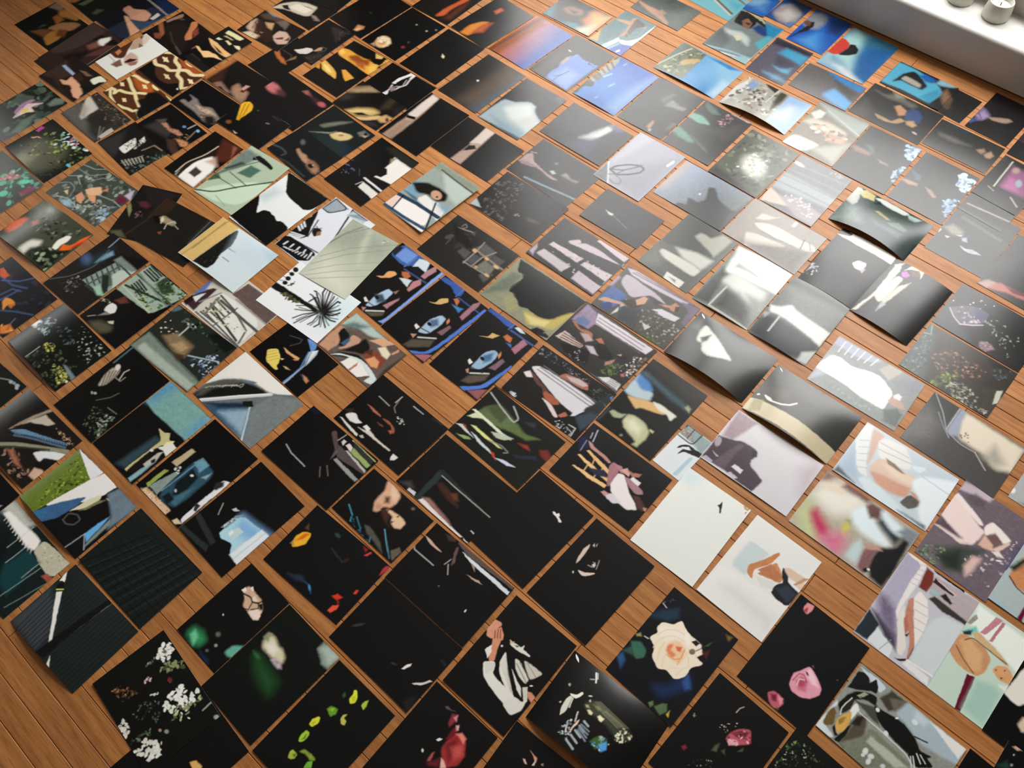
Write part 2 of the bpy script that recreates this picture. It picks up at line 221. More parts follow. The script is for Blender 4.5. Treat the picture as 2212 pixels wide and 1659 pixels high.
# ------------------------------------------------------------------ prints; daisy and arch pictures have sheen painted in
DATA = """
# -1.6712 0.1785 -2.73 711 508 0 67 71 r 868 1.06|dim print of a white and orange iris flower cut by the far top left corner
b 0d0f0b
p 6b5a48 115 -198 83 -84 187 -21 252 -9 261 -143 ~19
p 8a5a28 78 -56 79 41 260 142 258 44 198 -27 ~19
p 48553c 312 46 314 192 374 214 377 73 ~11
p 3c4438 567 59 538 142 608 190 615 87 ~19
# -1.6528 0.0306 0.12 711 508 0 70 73 f 0 1.11|dim print of an orange yellow iris on black, leftmost in the top corner
b 0b0d0b
p 6c5a4a 20 406 5 516 145 585 174 450 ~18
p 8c5f2a 162 433 227 608 364 586 477 471 337 429 271 389 ~23
p 7c4a22 209 338 207 396 345 391 338 297 ~18
p 855a38 330 188 352 338 480 444 555 462 571 345 470 246 ~18
p 8a5c28 426 81 404 191 461 268 546 295 586 157 586 29 ~16
p 5a2d12 506 175 440 265 517 314 602 227 ~23
p 5f3a22 237 53 296 145 374 210 437 90 ~23
p 3a3c32 248 135 236 198 280 220 ~14
# -1.5031 0.0077 -0.37 508 711 0 53 104 f 0 1.07|dark print with a small white spot and pale blue streak, under the maroon print
b 241a14
e b8a898 187 147 19 16 28 -17 ~13
p 8d9ab8 294 149 312 178 507 168 520 132 ~10
p 3a2c22 281 57 330 166 504 112 452 28 ~17
# -1.5142 0.0270 4.79 508 711 1 56 100 f 0 1.07|dark maroon and brown abstract print with a white patch near its right corner
b 2a1a17
p 3a2c26 -78 159 -27 722 249 689 219 520 213 370 152 222 72 140 ~26
p 0d0a09 219 520 247 620 341 633 333 587 266 527 ~12
p cfc8be 283 565 324 620 350 652 394 617 389 560 401 515 320 485 ~19
p 6a4236 262 418 287 528 378 499 347 386 ~26
p 4a2c26 354 261 436 540 536 624 500 402 ~22
p 140a0a 179 176 284 315 364 424 389 234 362 87 ~35
p 0b0908 388 612 405 651 523 635 485 587 427 547 ~12
# -1.4281 -0.0518 1.29 610 406 2 66 62 r 401 1.07|print of a bare-armed figure on brown with a cream wing shape, below the maroon print
b 1a1310
p 33261e 15 32 1 326 262 230 217 103 146 72 ~21
p 8d9ab8 45 241 63 269 258 253 270 217 ~10
p c49274 207 102 288 134 269 210 438 190 478 171 449 97 367 120 300 79 ~12
p c89478 424 90 462 158 516 176 576 135 584 91 610 50 534 39 ~12
p 2c1c16 274 214 289 291 409 257 410 193 ~17
p 6a5042 248 311 315 338 435 343 387 304 ~8
p cfd2b8 470 287 466 329 489 393 552 398 630 383 588 356 561 327 558 274 ~10
p 0d1210 464 173 561 264 615 345 621 222 593 124 ~17
p 2a2014 70 90 197 100 305 45 462 18 275 34 ~17
# -1.5194 0.2052 -1.80 508 711 2 51 98 r 74 1.00|print of a hand resting on a navy garment with a thin white line
b 0b0d14
p 1c2230 224 -7 242 310 257 554 511 702 532 370 521 212 529 43 385 -27 ~18
p 2b3a4c 307 277 461 368 500 493 494 564 546 580 548 236 491 215 295 235 ~11
p b08068 49 293 43 380 142 375 251 456 369 453 424 350 344 294 265 254 204 277 ~13
p b88a6c 151 244 209 265 300 240 521 212 523 96 430 131 317 180 ~13
p b0a8a4 412 400 394 513 450 509 459 411 ~5
l 7c746e 24 106 577 494 564
p 0f1c38 145 611 268 752 501 708 484 571 ~13
l 8a7464 24 549 251 542 515 521 695
# -1.3546 0.2242 -2.90 711 508 0 73 72 f 0 0.93|print of a hand and bare arm against a black pleated dress
b 14100e
p 8a6a54 8 300 31 444 48 491 92 454 56 344 43 286 ~11
p 8a5236 -16 216 11 256 176 166 207 105 67 171 ~12
p 7a4030 92 89 140 148 221 88 170 56 ~14
p 1d1613 60 241 160 409 355 362 466 255 553 132 370 138 186 176 ~26
l 3a302a 12 204 222 352 150 570 104
p b07048 389 273 317 371 228 472 266 522 337 466 376 381 474 307 441 247 ~9
p 7a3c2c 376 381 361 458 442 412 462 340 ~14
l 4a4038 21 452 125 588 92
p 3a3632 79 396 96 443 152 448 130 412 ~7
# -1.2424 0.2537 -0.82 406 610 1 46 85 r 741 0.88|print of pale yellow arms and leaf shapes in warm light on black
b 0e0c0c
p 1c1816 50 12 67 82 297 73 378 88 408 -1 ~9
l 3a3430 10 72 87 228 82
p e0b078 -8 357 118 366 287 341 400 341 392 279 274 274 134 294 ~7
p e8bc84 -7 187 33 208 116 181 169 226 227 234 284 241 400 230 279 195 219 130 123 159 ~7
p 7c3c38 -44 155 -39 202 30 176 20 133 ~10
p d8d0a0 63 519 54 569 133 579 298 591 281 534 175 529 ~9
p b8a878 93 480 109 501 230 505 209 486 ~9
p d8d0a8 71 397 68 429 131 433 113 404 ~7
p d8d0a0 170 438 187 460 267 451 259 423 ~7
p dcd4a8 300 451 356 485 396 463 407 438 350 438 ~7
p 3a1c10 127 316 208 316 328 293 265 281 ~9
# -1.3879 0.0948 -2.26 406 610 1 44 89 r 744 1.00|print of a carved figure fragment lying on white
b d0d0c8
p c0b0a4 23 507 -5 607 89 611 133 533 145 485 ~17
p 4a2418 -8 174 -39 304 -48 487 -45 534 59 379 162 242 149 202 99 171 ~10
p b07048 24 217 13 280 67 270 82 213 ~7
p a88c74 45 396 -21 511 -16 589 59 524 149 475 133 388 101 344 ~10
p 5a3426 -6 525 12 571 44 526 ~7
p 6a5444 75 466 154 479 146 428 ~7
p b89888 157 237 139 336 261 346 338 289 332 214 249 180 ~12
p 34120e 221 197 221 268 292 318 289 273 260 204 ~7
p 8c6054 256 214 315 296 355 262 327 209 ~9
p 6e5044 155 81 155 151 159 197 257 159 238 100 ~10
l 989488 9 -20 149 131 143 157 111
# -1.2490 0.0138 -3.17 610 406 0 67 63 r 959 1.00|print of a brown quatrefoil lattice pattern with a black corner, left of the two
b 4a2a14
p a05020 -16 383 194 398 331 398 391 303 235 257 66 303 ~30
l d8c898 33 4 40 -1 86 69 101 109 62 97 127 175 150 247 192 285 240 339 278
l d8c898 33 -5 289 80 265 156 234 244 215 334 174 453 136
l d8c898 33 -11 336 44 360 131 364 210 387
l d8c898 27 32 66 114 17 223 -6
l d8c898 30 283 1 351 15 403 40 471 55 482 90 594 49
e d8c898 45 194 39 0 7 -13 ~5
e d8c898 45 194 18 0 12 -24 ~5
e d8c898 245 330 46 0 7 -13 ~5
e d8c898 245 330 18 0 12 -24 ~5
e d8c898 266 84 38 1 6 -13 ~5
e d8c898 266 84 17 0 12 -23 ~5
e d8c898 331 398 59 0 10 -21 ~9
p 0d0d0c 341 306 414 375 549 375 607 381 663 6 504 62 478 135 355 168 394 230 ~15
l e0d8b0 24 523 414 610 408
# -1.2553 0.1185 1.39 610 406 1 69 60 r 412 0.95|print of a brown quatrefoil lattice pattern with black sides, right of its twin
b 45281a
p 0d0d0c -2 25 -8 246 81 196 146 130 268 71 409 81 487 169 600 82 638 -13 ~13
p 9a4a22 142 419 551 413 498 345 393 327 271 362 ~10
l d8c898 38 -13 241 75 192 176 233 259 220 328 275
l d8c898 38 -15 361 75 420 137 415 189 349 294 327 339 284 381 226 476 211 560 138
l d8c898 42 331 290 403 335 504 324 583 388
l d8c898 25 576 125 618 184
e e0d0a0 92 305 58 -5 6 -16 ~5
e e0d0a0 92 305 19 -2 12 -31 ~5
e e0d0a0 340 410 61 -2 10 -20 ~5
e d0c090 318 150 56 -5 5 -14 ~5
e d0c090 318 150 17 -1 11 -27 ~5
e e0d0a0 568 253 55 -5 6 -15 ~5
e e0d0a0 568 253 18 -2 10 -27 ~5
e e8e0d0 551 99 6 5 10 -7 ~4
# -1.0961 0.1059 1.56 610 406 0 73 61 f 0 0.91|print of pale tangled figures low on a black ground
b 0c0c0d
p 7c7470 63 77 87 120 160 109 155 174 67 197 185 198 301 152 402 209 525 171 609 149 593 69 490 31 333 64 170 70 ~15
p b09880 223 136 301 152 382 148 468 171 529 152 420 133 334 110 ~12
p c0a080 343 117 377 167 444 175 444 129 ~9
l 8a7460 15 362 87 453 91 496 148
p 1c1816 400 72 510 137 608 103 560 20 ~24
p 5a5038 590 133 592 225 619 156 ~30
s 18 12 3 4a4038,86705a,a08c74 111 116 301 152 548 168 580 81 395 45
# -1.1029 0.2106 1.52 610 406 0 72 59 f 0 0.86|print of lips and skin in close-up with an orange light band
b 0b0a0a
p a8683c -23 27 -42 406 55 408 47 10 ~25
p 3a2218 47 10 71 248 226 56 151 21 ~46
p 8a6a5a 137 33 181 93 294 64 392 47 333 0 201 13 ~22
p 2c1c14 171 -11 240 44 435 11 381 -8 ~12
p 9c7860 329 115 341 185 436 153 528 156 566 92 586 27 502 18 392 47 ~25
p 5a2018 446 113 437 201 476 232 489 125 ~9
p c0988a 427 145 422 213 466 224 461 149 ~9
p 8c6c58 469 15 551 57 566 92 598 2 ~25
l 7c5c40 12 47 10 318 12 614 4
# -1.0790 0.3402 -1.60 406 610 0 48 84 f 0 0.80|black print of an orange crouching stone figure
b 0c0c0d
p b06434 25 318 56 359 150 309 205 306 301 262 232 252 132 267 ~13
l 3a3430 13 85 385 216 394 253 349
p 8c7040 246 290 262 422 291 383 ~13
# -1.1917 0.3932 4.15 610 406 1 70 54 r 520 0.80|print of a dark-haired statue lying in a robe, face at the bottom
b 14100f
p 4c3c30 13 317 91 426 252 436 387 377 359 332 222 336 93 296 ~26
p 8a8c90 -15 416 155 419 245 405 138 380 ~17
p c8a88c 50 85 20 166 27 249 96 221 177 73 103 71 ~20
p 3a2018 48 212 87 266 263 135 328 56 244 46 131 117 ~33
p d8c0a4 80 4 129 65 265 61 274 17 195 -15 ~17
p c09870 151 259 242 299 312 196 249 202 ~17
p 2c1a14 149 207 323 204 432 81 394 28 272 91 ~23
p c8a898 383 146 376 242 456 274 562 224 596 137 530 76 453 96 ~13
p 5c3c30 429 129 494 200 513 164 460 126 ~8
p 5c3c30 538 157 537 231 581 188 ~8
p 6c5c54 248 329 304 421 387 377 415 295 ~20
s 20 15 2 7c5c48,3a2018,b89880 71 48 65 250 323 78 289 3
# -1.1925 0.5080 -0.58 610 406 0 67 54 f 0 0.75|black print of a cream stone lion head, top row
b 0d0c0c
p c8bca8 1 -21 34 106 112 215 233 289 384 318 416 204 428 158 387 124 293 99 208 84 102 50 ~14
p e0d8c4 147 117 158 212 275 253 366 246 364 160 270 136 ~14
p 3a2c20 217 233 349 260 387 263 292 239 ~9
p 1c1410 60 85 103 136 200 91 123 68 ~9
p 8c7c70 422 181 479 202 574 172 526 144 ~17
p 4a3c34 465 162 528 160 516 136 ~7
# -1.1920 0.6351 7.36 508 711 1 60 82 r 912 0.71|thin sliver of a plain black print at the top edge, right of the lion head
b 0d0c0c
# -1.0479 0.6117 -2.50 508 711 0 57 90 r 114 0.68|black print with one small glowing orange smudge at its lower corner
b 0d0c0c
p c08858 347 45 317 130 390 154 412 118 387 54 ~17
p e0b088 352 50 357 96 395 116 384 57 ~10
e 2a2c28 262 350 10 9 13 -11 ~13
# -1.0577 0.4442 1.40 406 610 1 49 80 r 438 0.75|black print of a white stone arm and a dark fern clump
b 0d0c0d
p d8d0c4 81 45 139 105 165 150 213 176 253 157 239 83 171 41 ~8
p b09070 253 157 266 231 289 262 316 220 280 166 ~8
l 4a4440 13 279 254 334 272 349 233 308 175
p 2c2420 231 39 312 154 368 224 391 116 389 15 ~23
p 2c2626 110 535 179 577 284 568 341 639 323 495 346 384 262 446 ~26
s 26 13 4 403830,1c1818,54483c 241 47 325 177 387 188 389 15
s 20 11 5 403c40,1c1818,585058 120 543 269 582 360 602 336 376
# -0.9304 0.4180 0.29 508 711 0 62 96 r 81 0.74|print of orange flame-like rock shapes cut by black shadows
b 0d0c0c
p e0a040 -24 490 -19 546 88 569 188 563 291 572 368 585 416 575 502 597 487 734 490 487 503 424 389 428 284 440 133 441 50 448 ~9
p 8c4818 134 492 188 563 305 558 354 599 405 516 309 486 221 464 ~25
p a85828 241 480 333 531 418 452 317 443 ~19
p f0c060 -19 494 6 540 70 516 70 465 ~16
p e8b850 419 503 450 578 515 533 499 445 ~19
p e0b050 -19 264 -17 304 98 286 228 245 301 170 203 175 73 190 ~9
p f4dc90 25 250 93 257 194 216 141 197 ~19
p d89030 -15 167 -24 260 53 174 ~9
p e0a040 243 307 272 331 426 299 399 215 338 238 ~8
p d8b468 322 699 424 707 430 675 379 645 ~8
p d8a040 472 696 516 733 498 618 480 653 ~9
l b08844 16 4 708 511 729
# -0.9171 0.6066 -1.57 508 711 0 61 91 r 28 0.66|black print of a cream carnation with a tiny pink petal
b 0d0c0c
e d8b480 190 119 34 73 76 -49 ~16
p e8d4b0 148 96 117 176 206 200 275 154 255 69 ~20
e c89058 193 108 29 26 33 -30 ~23
e f0e0c4 168 113 16 14 18 -16 ~13
p b88c6c 120 17 129 79 180 16 ~13
s 14 16 9 e8d8b8,c89860,f0e8d8 93 128 191 214 300 123 233 37
p 7c2838 385 184 399 224 438 205 421 177 ~7
e 909088 250 539 8 7 9 -9 ~5
e a09c90 404 537 9 8 10 -10 ~5
e 808078 465 613 8 7 9 -9 ~5
e 504c48 396 288 6 5 12 -11 ~7
# -0.7778 0.6055 0.22 508 711 0 64 91 r 45 0.64|black print with one tiny pale flame near its middle
b 0d0d0d
p d8c090 229 383 271 368 293 335 255 342 ~8
e e8e0c8 264 357 8 6 11 -11 ~9
# -0.7798 0.4583 0.60 610 406 0 77 56 f 0 0.70|black print of a jagged white sparkling outline of a figure
b 0c0c0c
p e8e0e0 217 177 213 258 250 361 265 435 327 425 319 345 275 284 257 198 ~6
p 0c0c0c 244 211 264 312 296 387 317 295 302 187 ~6
l e0d8d8 14 318 417 323 324 347 248 319 189 307 131
l e0d8d8 14 241 161 262 106 258 8
p e0d8d8 244 21 272 79 296 39 275 -1 ~6
p 8c7c78 244 115 274 164 316 139 298 88 ~12
l c0b8b8 9 283 172 331 211 299 304
# -0.7847 0.3610 0.65 610 406 1 78 58 r 716 0.74|blurred close-up print of an eye and skin lit cream
b 14110f
p 8c7458 -18 175 -22 279 115 403 249 394 141 294 ~24
p a08c68 -4 245 145 392 223 385 77 253 ~19
e 3c3432 78 136 88 30 31 -42 ~77
p 0d0c0c 36 9 62 100 148 288 294 384 423 327 317 194 202 53 ~57
p 3a2f24 431 218 394 373 447 440 493 292 ~38
p d0b070 178 10 252 105 371 192 463 188 438 111 345 34 276 0 ~31
p e0c48c 209 13 309 118 394 154 304 57 ~19
p 1c1612 257 18 325 86 413 102 329 32 ~12
p d8b880 289 -12 395 53 488 163 538 148 446 38 334 -21 ~15
p c8a070 492 110 528 207 621 217 622 150 566 104 ~19
e 5c3c28 588 166 13 11 22 -22 ~12
p 2c2c34 433 16 520 66 576 45 490 -4 ~27
p 241f1e 521 316 583 390 615 257 ~38
# -0.9446 0.2471 -1.18 711 508 1 86 74 f 0 0.81|black print with three blurry pink light spots
b 0c0c0d
e c07070 74 264 96 8 31 -54 ~33
e 4c3030 188 267 61 5 17 -31 ~39
p 9c6058 338 422 372 465 464 436 406 421 ~18
p 44262a 417 443 553 441 586 398 493 413 ~30
e b05860 627 423 43 12 20 -27 ~18
# -0.9490 0.1377 2.32 610 406 2 76 61 r 432 0.87|black print of a yellow striped object and a thin silver rod
b 0c0c0d
p e0a828 -19 329 42 388 115 365 155 306 155 194 141 128 81 203 ~9
l 8c5c14 9 31 334 140 160
l 8c5c14 9 65 360 140 215
p c89020 103 176 138 225 160 143 ~12
l 9c9cb0 14 277 423 580 414
l c8c0d0 9 277 423 342 429
l 7c7c90 10 580 414 599 462
l 3c2430 14 373 385 467 381
e 6c6c6c 413 285 19 8 7 -8 ~7
p b0a8a0 224 17 284 20 271 0 ~7
e 3c4048 201 353 8 6 8 -7 ~6
e 7c4a20 97 71 21 16 19 -16 ~14
# -0.7749 0.2511 -2.78 610 406 0 77 62 r 543 0.79|teal dark print of a cream eye and a smaller eye at right
b 0f1818
p 1c2a2e 110 41 442 167 656 51 612 -2 309 -27 ~57
p 6c7060 108 133 140 199 215 292 320 390 248 264 170 144 ~20
p 8c9080 106 14 200 90 268 142 298 193 272 123 ~11
p d0b880 279 118 313 196 418 248 470 250 468 191 414 129 351 105 ~14
e a87c4c 372 186 19 18 11 -9 ~6
p e0cc98 300 161 337 207 401 231 353 194 ~9
p 6c6860 455 317 483 378 564 372 555 318 507 296 ~14
e 141414 531 353 12 11 16 -13 ~7
p a89c88 518 318 568 353 561 312 ~9
p 182838 464 118 567 124 622 19 ~57
# -0.7801 0.1509 -3.86 610 406 0 78 64 r 981 0.83|dark blue print of half a face with one open eye
b 0e1216
p b08868 204 182 218 208 282 189 342 202 390 181 454 175 464 140 404 127 322 138 ~14
p 8a6850 390 181 458 201 522 196 594 155 578 96 515 101 439 115 ~19
e 14100e 478 143 29 10 15 -19 ~8
e c0b0a0 489 164 5 5 6 -5 ~4
e 5c5c5c 176 283 15 15 27 -20 ~19
l 3c4448 19 -16 61 93 98 188 86 174 39
l 30383c 17 145 -12 274 23 432 20 546 20
p a07860 519 126 548 177 595 112 ~17
# -1.4212 -0.2018 -0.20 508 711 0 56 113 r 87 1.14|print of a white lotus flower among grey-green leaves, at the left edge
b 14160f
s 70 67 11 2c3a30,1a211c,3e4c40,55645a 25 247 26 708 507 715 495 2
p 4c5c4e 450 122 376 287 391 416 480 307 515 177 ~21
p 3c483e -14 478 159 528 201 419 71 357 ~24
p 5a685e 357 576 349 665 436 738 472 673 408 572 ~21
p 8c6c84 213 288 155 405 163 483 213 537 222 462 231 374 274 293 ~12
p c8a8ac 231 374 203 446 302 553 277 485 288 423 ~9
p d0b8a8 287 258 254 346 255 442 354 431 308 369 ~12
p d0b058 241 347 252 416 296 418 297 348 ~12
l c8a8b0 12 278 250 231 374 310 548
# -1.2511 -0.2341 -1.48 711 508 0 81 85 l 4 1.11|print of green garden foliage with small bright flowers and a grey blur
b 11140d
p 4a4a38 239 -55 128 271 485 408 636 212 550 27 415 -51 ~71
p 6c6c54 248 -47 220 60 357 138 406 6 ~57
s 90 25 12 5c6a2c,3a4a20,8c9448,20281a,707a50 120 38 78 434 702 491 717 242
s 60 20 13 20281a,0c0e0a,2c3424 651 -31 491 192 699 466 713 88
s 26 28 14 88b0a8,a8c8c4,6c9890,d8e0d8 338 322 235 504 400 514 640 502 631 427
s 12 23 15 9c5c78,c890a0 379 472 418 530 527 491 512 432
p a83c80 20 313 6 382 57 392 67 320 ~8
s 8 17 16 b0746c,c8a08c 82 230 140 304 180 294
e 58a8c8 675 274 14 13 15 -9 ~7
p 0d0e0b -14 8 5 115 143 103 135 29 ~23
# -1.2447 -0.3683 0.86 711 508 0 83 89 r 147 1.17|print of pink blossom and jade-green leaves, cut by the left edge
b 1a2018
s 70 46 17 3c8468,2c5c48,1c2c20,4a9478 279 314 360 526 682 482 685 145
s 24 27 18 a05c58,c88c84,804848 308 296 339 447 433 441 392 284
p 6c1838 613 304 624 414 687 466 681 300 ~19
e 40a888 513 211 13 36 36 -12 ~11
e 48b090 535 418 26 36 25 -12 ~11
p 20241c 17 392 -15 517 228 502 231 421 ~54
# -1.0529 -0.2419 4.84 711 508 0 91 85 f 0 1.07|print of grey feathery grass with orange and purple flowers
b 3c423a
s 120 40 19 545c50,2c322c,6c746c,8c9488 44 16 30 514 636 496 701 6
l 78847c 8 -23 121 78 213 181 190 220 104
l 909c94 8 -64 208 70 304 180 247
l 78847c 8 -10 365 165 372 285 478
l 8c988c 8 -12 424 138 451 253 533
l 78847c 8 211 308 286 420 407 467
l 9ca898 8 117 30 227 71 359 53
l 909c94 8 445 265 588 292 705 282
p c88c68 262 134 266 194 358 165 371 99 318 98 ~8
p d8a480 269 234 307 289 366 342 434 295 408 238 351 198 ~8
p d09468 351 198 408 238 483 179 420 172 ~8
p b87858 409 315 431 369 464 335 ~8
p d0b48c 122 109 142 143 189 100 ~8
p 5c1c30 594 315 595 372 678 375 705 338 656 294 ~13
p b0a0b8 623 392 632 456 648 486 718 385 ~13
p 8ca8b4 184 21 259 75 353 30 266 -14 ~27
s 14 32 20 7c98b0,9cb4c8,5c7890 581 101 600 226 680 246 726 42
s 40 21 21 8c948c,a8b0a8,5c645c 296 46 458 199 710 194 701 6
# -1.0247 -0.3840 4.25 711 508 0 93 91 l 8 1.14|print of a white daisy and orange blooms over blurred green grass
b 3a3e30
p 62665a -32 364 -17 508 262 486 303 388 187 340 ~63
s 60 28 22 2c3226,505848,6c7464,1c2018 94 235 299 459 669 476 460 234
e 7c8478 178 453 28 20 30 -22 ~25
p c85c3c 12 84 -14 192 43 271 96 273 117 179 90 69 ~25
p a8604c 166 269 188 313 228 297 211 257 ~23
p 34362c 48 20 74 66 363 109 397 -5 ~63
p d8d4c4 331 16 335 142 428 192 449 138 399 83 415 8 ~30
p 1a1e14 423 14 458 144 627 216 686 277 691 91 691 -11 ~25
s 50 30 23 5c6850,2c3424,8c9880,12150e 429 36 467 151 615 225 698 268 688 4
p e8e4d0 550 195 523 280 543 357 585 379 600 328 588 258 594 201 ~8
p d85c20 618 210 594 280 651 304 663 348 663 401 696 496 710 418 686 330 686 277 ~8
p a03010 674 286 680 361 705 449 704 343 ~10
# -1.2628 -0.0952 -1.52 610 406 0 68 65 r 650 1.05|monochrome print of a grey path beside rough brown ground
b 2c2a26
p 54524c -11 11 -8 219 286 122 441 27 586 19 355 -3 ~44
p b8b0a4 184 102 -10 291 2 326 224 280 232 86 ~15
p 989084 184 102 52 224 144 210 237 125 ~30
p 26221e 277 114 253 282 501 266 468 120 ~21
s 110 18 24 4a4038,1c1814,6c5c4c,30281f 7 380 638 389 620 302 415 237 237 292
p a8a098 559 63 553 219 616 207 616 69 ~7
l 7c7468 9 455 156 589 45
l 7c7468 7 498 171 547 99
# -1.1035 -0.0994 -4.70 610 406 0 71 68 f 0 1.02|monochrome print of a white door in shrubbery with picket fence shapes
b 141412
p 2c2c2a 7 0 57 266 234 85 275 9 ~42
p d8d4cc 204 102 198 239 202 291 297 242 316 131 314 106 ~8
p 7c7468 225 170 235 204 272 170 ~6
p e0dcd0 258 298 247 359 316 332 312 281 ~8
s 50 14 25 b0b0a0,0c0c0c,5c5c50,303430 212 111 202 291 318 358 335 186
t a8a498 10 7 378 43 462 35 468 202 539 181
l 8c887c 7 407 26 462 219
p 1c2824 584 135 538 389 588 392 619 22 ~28
s 50 20 26 3c4844,1c2420,58605c 476 26 523 398 598 379 621 35
l 8c7c64 11 395 246 420 365 530 380
# -1.0867 -0.0027 -2.09 610 406 1 72 65 r 42 0.97|dark print of dancers in warm light with two small blue lamps
b 0d0c0c
p 34302e 91 58 127 232 348 199 376 109 ~35
p a87860 162 181 200 227 301 202 369 241 463 234 451 200 321 174 ~12
p 4c4440 88 173 155 257 196 201 ~14
p b88058 453 156 512 187 584 207 632 160 574 130 ~14
p 3c2c22 391 99 467 146 613 75 620 15 500 40 ~20
s 26 16 27 8c6448,3a2c24,604838 187 193 499 266 609 276 616 101
e 70a8d0 522 362 13 11 17 -12 ~7
e 5c88b8 377 307 13 11 15 -10 ~7
l b0a8a8 12 426 316 436 396
l 907868 9 547 219 509 345
# -0.9449 -0.0121 3.16 406 610 0 54 95 r 447 0.94|print of a curving white and brown shell-like staircase
b 0f0c0a
p 4c2418 146 588 391 606 413 417 301 332 224 459 ~33
p 8c5440 299 578 340 588 394 464 ~17
p e8e4de 147 14 129 161 206 321 250 375 382 292 407 4 265 4 ~19
p 24180f 153 9 107 165 143 315 198 481 237 386 170 232 171 112 191 7 ~11
l c8bcae 11 122 34 110 177 174 349 186 492
l f0ece4 11 200 14 180 119 207 261
p 3c3630 227 95 220 190 317 183 317 93 ~11
p b89888 244 289 282 378 379 310 ~28
# -0.8248 0.0036 4.24 508 711 0 69 111 r 898 0.92|print of a pale green tiled floor with a black plant silhouette
b a8b8a0
p 6c7c74 3 233 -10 665 180 661 118 436 ~27
p 3c4840 5 353 86 512 139 511 36 356 ~11
p 3c5c48 -41 182 16 282 83 253 14 163 ~11
p 48685a 157 385 188 527 311 537 297 409 ~13
p c0d4bc 26 18 99 148 342 383 561 486 467 114 239 22 ~13
l 4c5c50 11 -41 182 48 345 209 602
l 2c3430 16 -9 11 158 95 296 273 465 454 571 571
l 34403a 9 -9 244 289 248
l 34403a 9 89 355 340 324
l 8c9c8c 8 211 77 367 41
p 0e100e 133 627 159 666 275 650 381 628 386 592 292 602 209 602 ~8
p 0e100e 123 620 197 613 144 584 ~7
p c8c8c0 522 154 532 483 549 672 589 506 ~11
# -0.6931 0.0014 0.43 508 711 0 71 115 r 211 0.90|print of two black facing profiles against a white sky
b dfe2e2
p b8c8c8 -3 325 35 497 126 493 96 329 ~78
p 0d0d0c 131 548 -33 707 533 716 492 515 435 477 355 488 246 494 157 519 ~6
p 0d0d0c -2 346 88 264 153 182 170 254 230 275 276 265 304 270 358 239 392 267 479 265 517 240 533 -6 -24 14 ~6
p 0d0d0c -24 14 -10 359 103 237 165 172 ~5
# -0.9069 -0.2028 24.36 406 610 1 64 91 f 0 1.03|dark tilted print of a purple orchid, half hidden under the lamp print
b 15120f
p 4a1f30 66 411 139 440 214 399 186 360 116 371 ~13
p 7c7c58 -4 336 4 386 63 308 81 236 ~10
p 20191a 1 609 385 590 337 450 203 396 ~39
p 50503c 0 37 92 72 181 7 81 8 ~18
s 12 21 31 4a3038,30281f,6c4c58 87 269 142 347 265 289 180 219
# -0.8146 -0.1910 9.49 711 508 2 101 85 f 0 1.02|dark tilted print of a small cream lamp on a floor
b 191714
p 2c1f16 41 214 14 521 150 541 151 366 58 258 ~18
p 8c8068 121 296 148 338 293 331 305 287 197 273 ~10
p c8bca0 158 267 144 327 186 301 193 254 ~6
p 0c0b0a 62 278 110 315 183 265 150 228 ~10
l b8b4a8 8 260 226 237 280 273 336 303 320
l a8a498 6 304 304 369 284
p 7c3c2c 233 168 261 193 278 161 258 154 ~6
p 24261f 532 239 531 491 603 518 644 340 ~38
l 505450 10 562 208 550 503
l 30201a 18 8 -10 52 203 21 499
# -0.5552 -0.2348 1.61 711 508 0 108 94 f 0 1.02|print of tree shadows on a pale shuttered wall
b c0bcb0
p 3a2426 28 26 9 145 82 271 117 283 138 17 ~9
p 5468a0 -5 117 -25 252 9 331 54 215 20 137 ~14
p 241418 -17 23 4 123 51 112 48 10 ~9
p d0d0d0 24 107 75 198 82 87 ~7
p 5c4c48 256 329 275 488 700 500 709 304 ~7
p d8d8d0 234 95 154 279 341 298 667 286 688 20 174 14 ~7
l 74787c 14 106 107 173 277
t 4c4c40 18 5 196 48 356 49 193 261 403 233
l 34342c 21 210 141 643 45
l 4c4a44 25 234 227 710 210
l 4c4a48 16 202 69 705 18
l 6a6860 28 238 66 197 231
l 4a4840 12 385 25 399 262
l 5a5850 18 430 223 630 160 677 42
s 40 16 32 a8ac80,8c9468,c8ccb0 212 61 213 244 525 170 645 173 586 93
l 5c504c 16 164 22 715 11
l 8c8880 14 321 315 709 304
# -0.6731 -0.1551 3.03 711 508 3 102 88 a 6 0.99|print of a pale sky above a tan wall and dark hedge
b c4d0d4
p c8a868 1 1 -3 512 212 512 192 8 ~5
l 8c7444 12 72 108 65 481
l b89858 10 53 40 75 415
l 9c8450 10 49 2 81 511
p 161614 192 8 211 483 246 474 327 339 326 198 367 108 355 22 ~6
s 40 11 33 24241f,0c0c0b,34342c 217 27 233 464 318 332 339 35
l 24241f 7 365 193 444 194
l 24241f 7 333 291 408 296
p b8c8d0 275 514 708 513 700 262 414 248 ~122
p a8c0cc 565 469 708 513 711 408 ~37
# -0.9348 -0.5278 0.65 711 508 0 96 100 r 827 1.20|print of orange flowers and blue twigs on near black, at the left edge
b 17161a
s 20 47 34 20202a,12121a,282430 206 273 5 495 714 494 691 28
l 34446c 17 108 331 288 342 412 403
l 405080 12 174 315 293 398 373 518
l 34446c 19 349 187 376 312 377 347
l 3c4c70 12 302 215 324 320 405 353
l 30445c 17 443 131 551 205 691 282
p b04c24 47 368 59 396 181 383 172 340 108 331 ~9
p c88030 377 194 360 239 438 262 497 244 445 200 463 148 ~9
p a8602c 433 207 481 248 498 202 ~9
p c87438 592 42 633 109 717 98 695 48 654 5 ~12
l 5c6480 7 633 109 618 170
s 8 24 35 d89850,b05c24 580 49 646 112 705 88 648 8
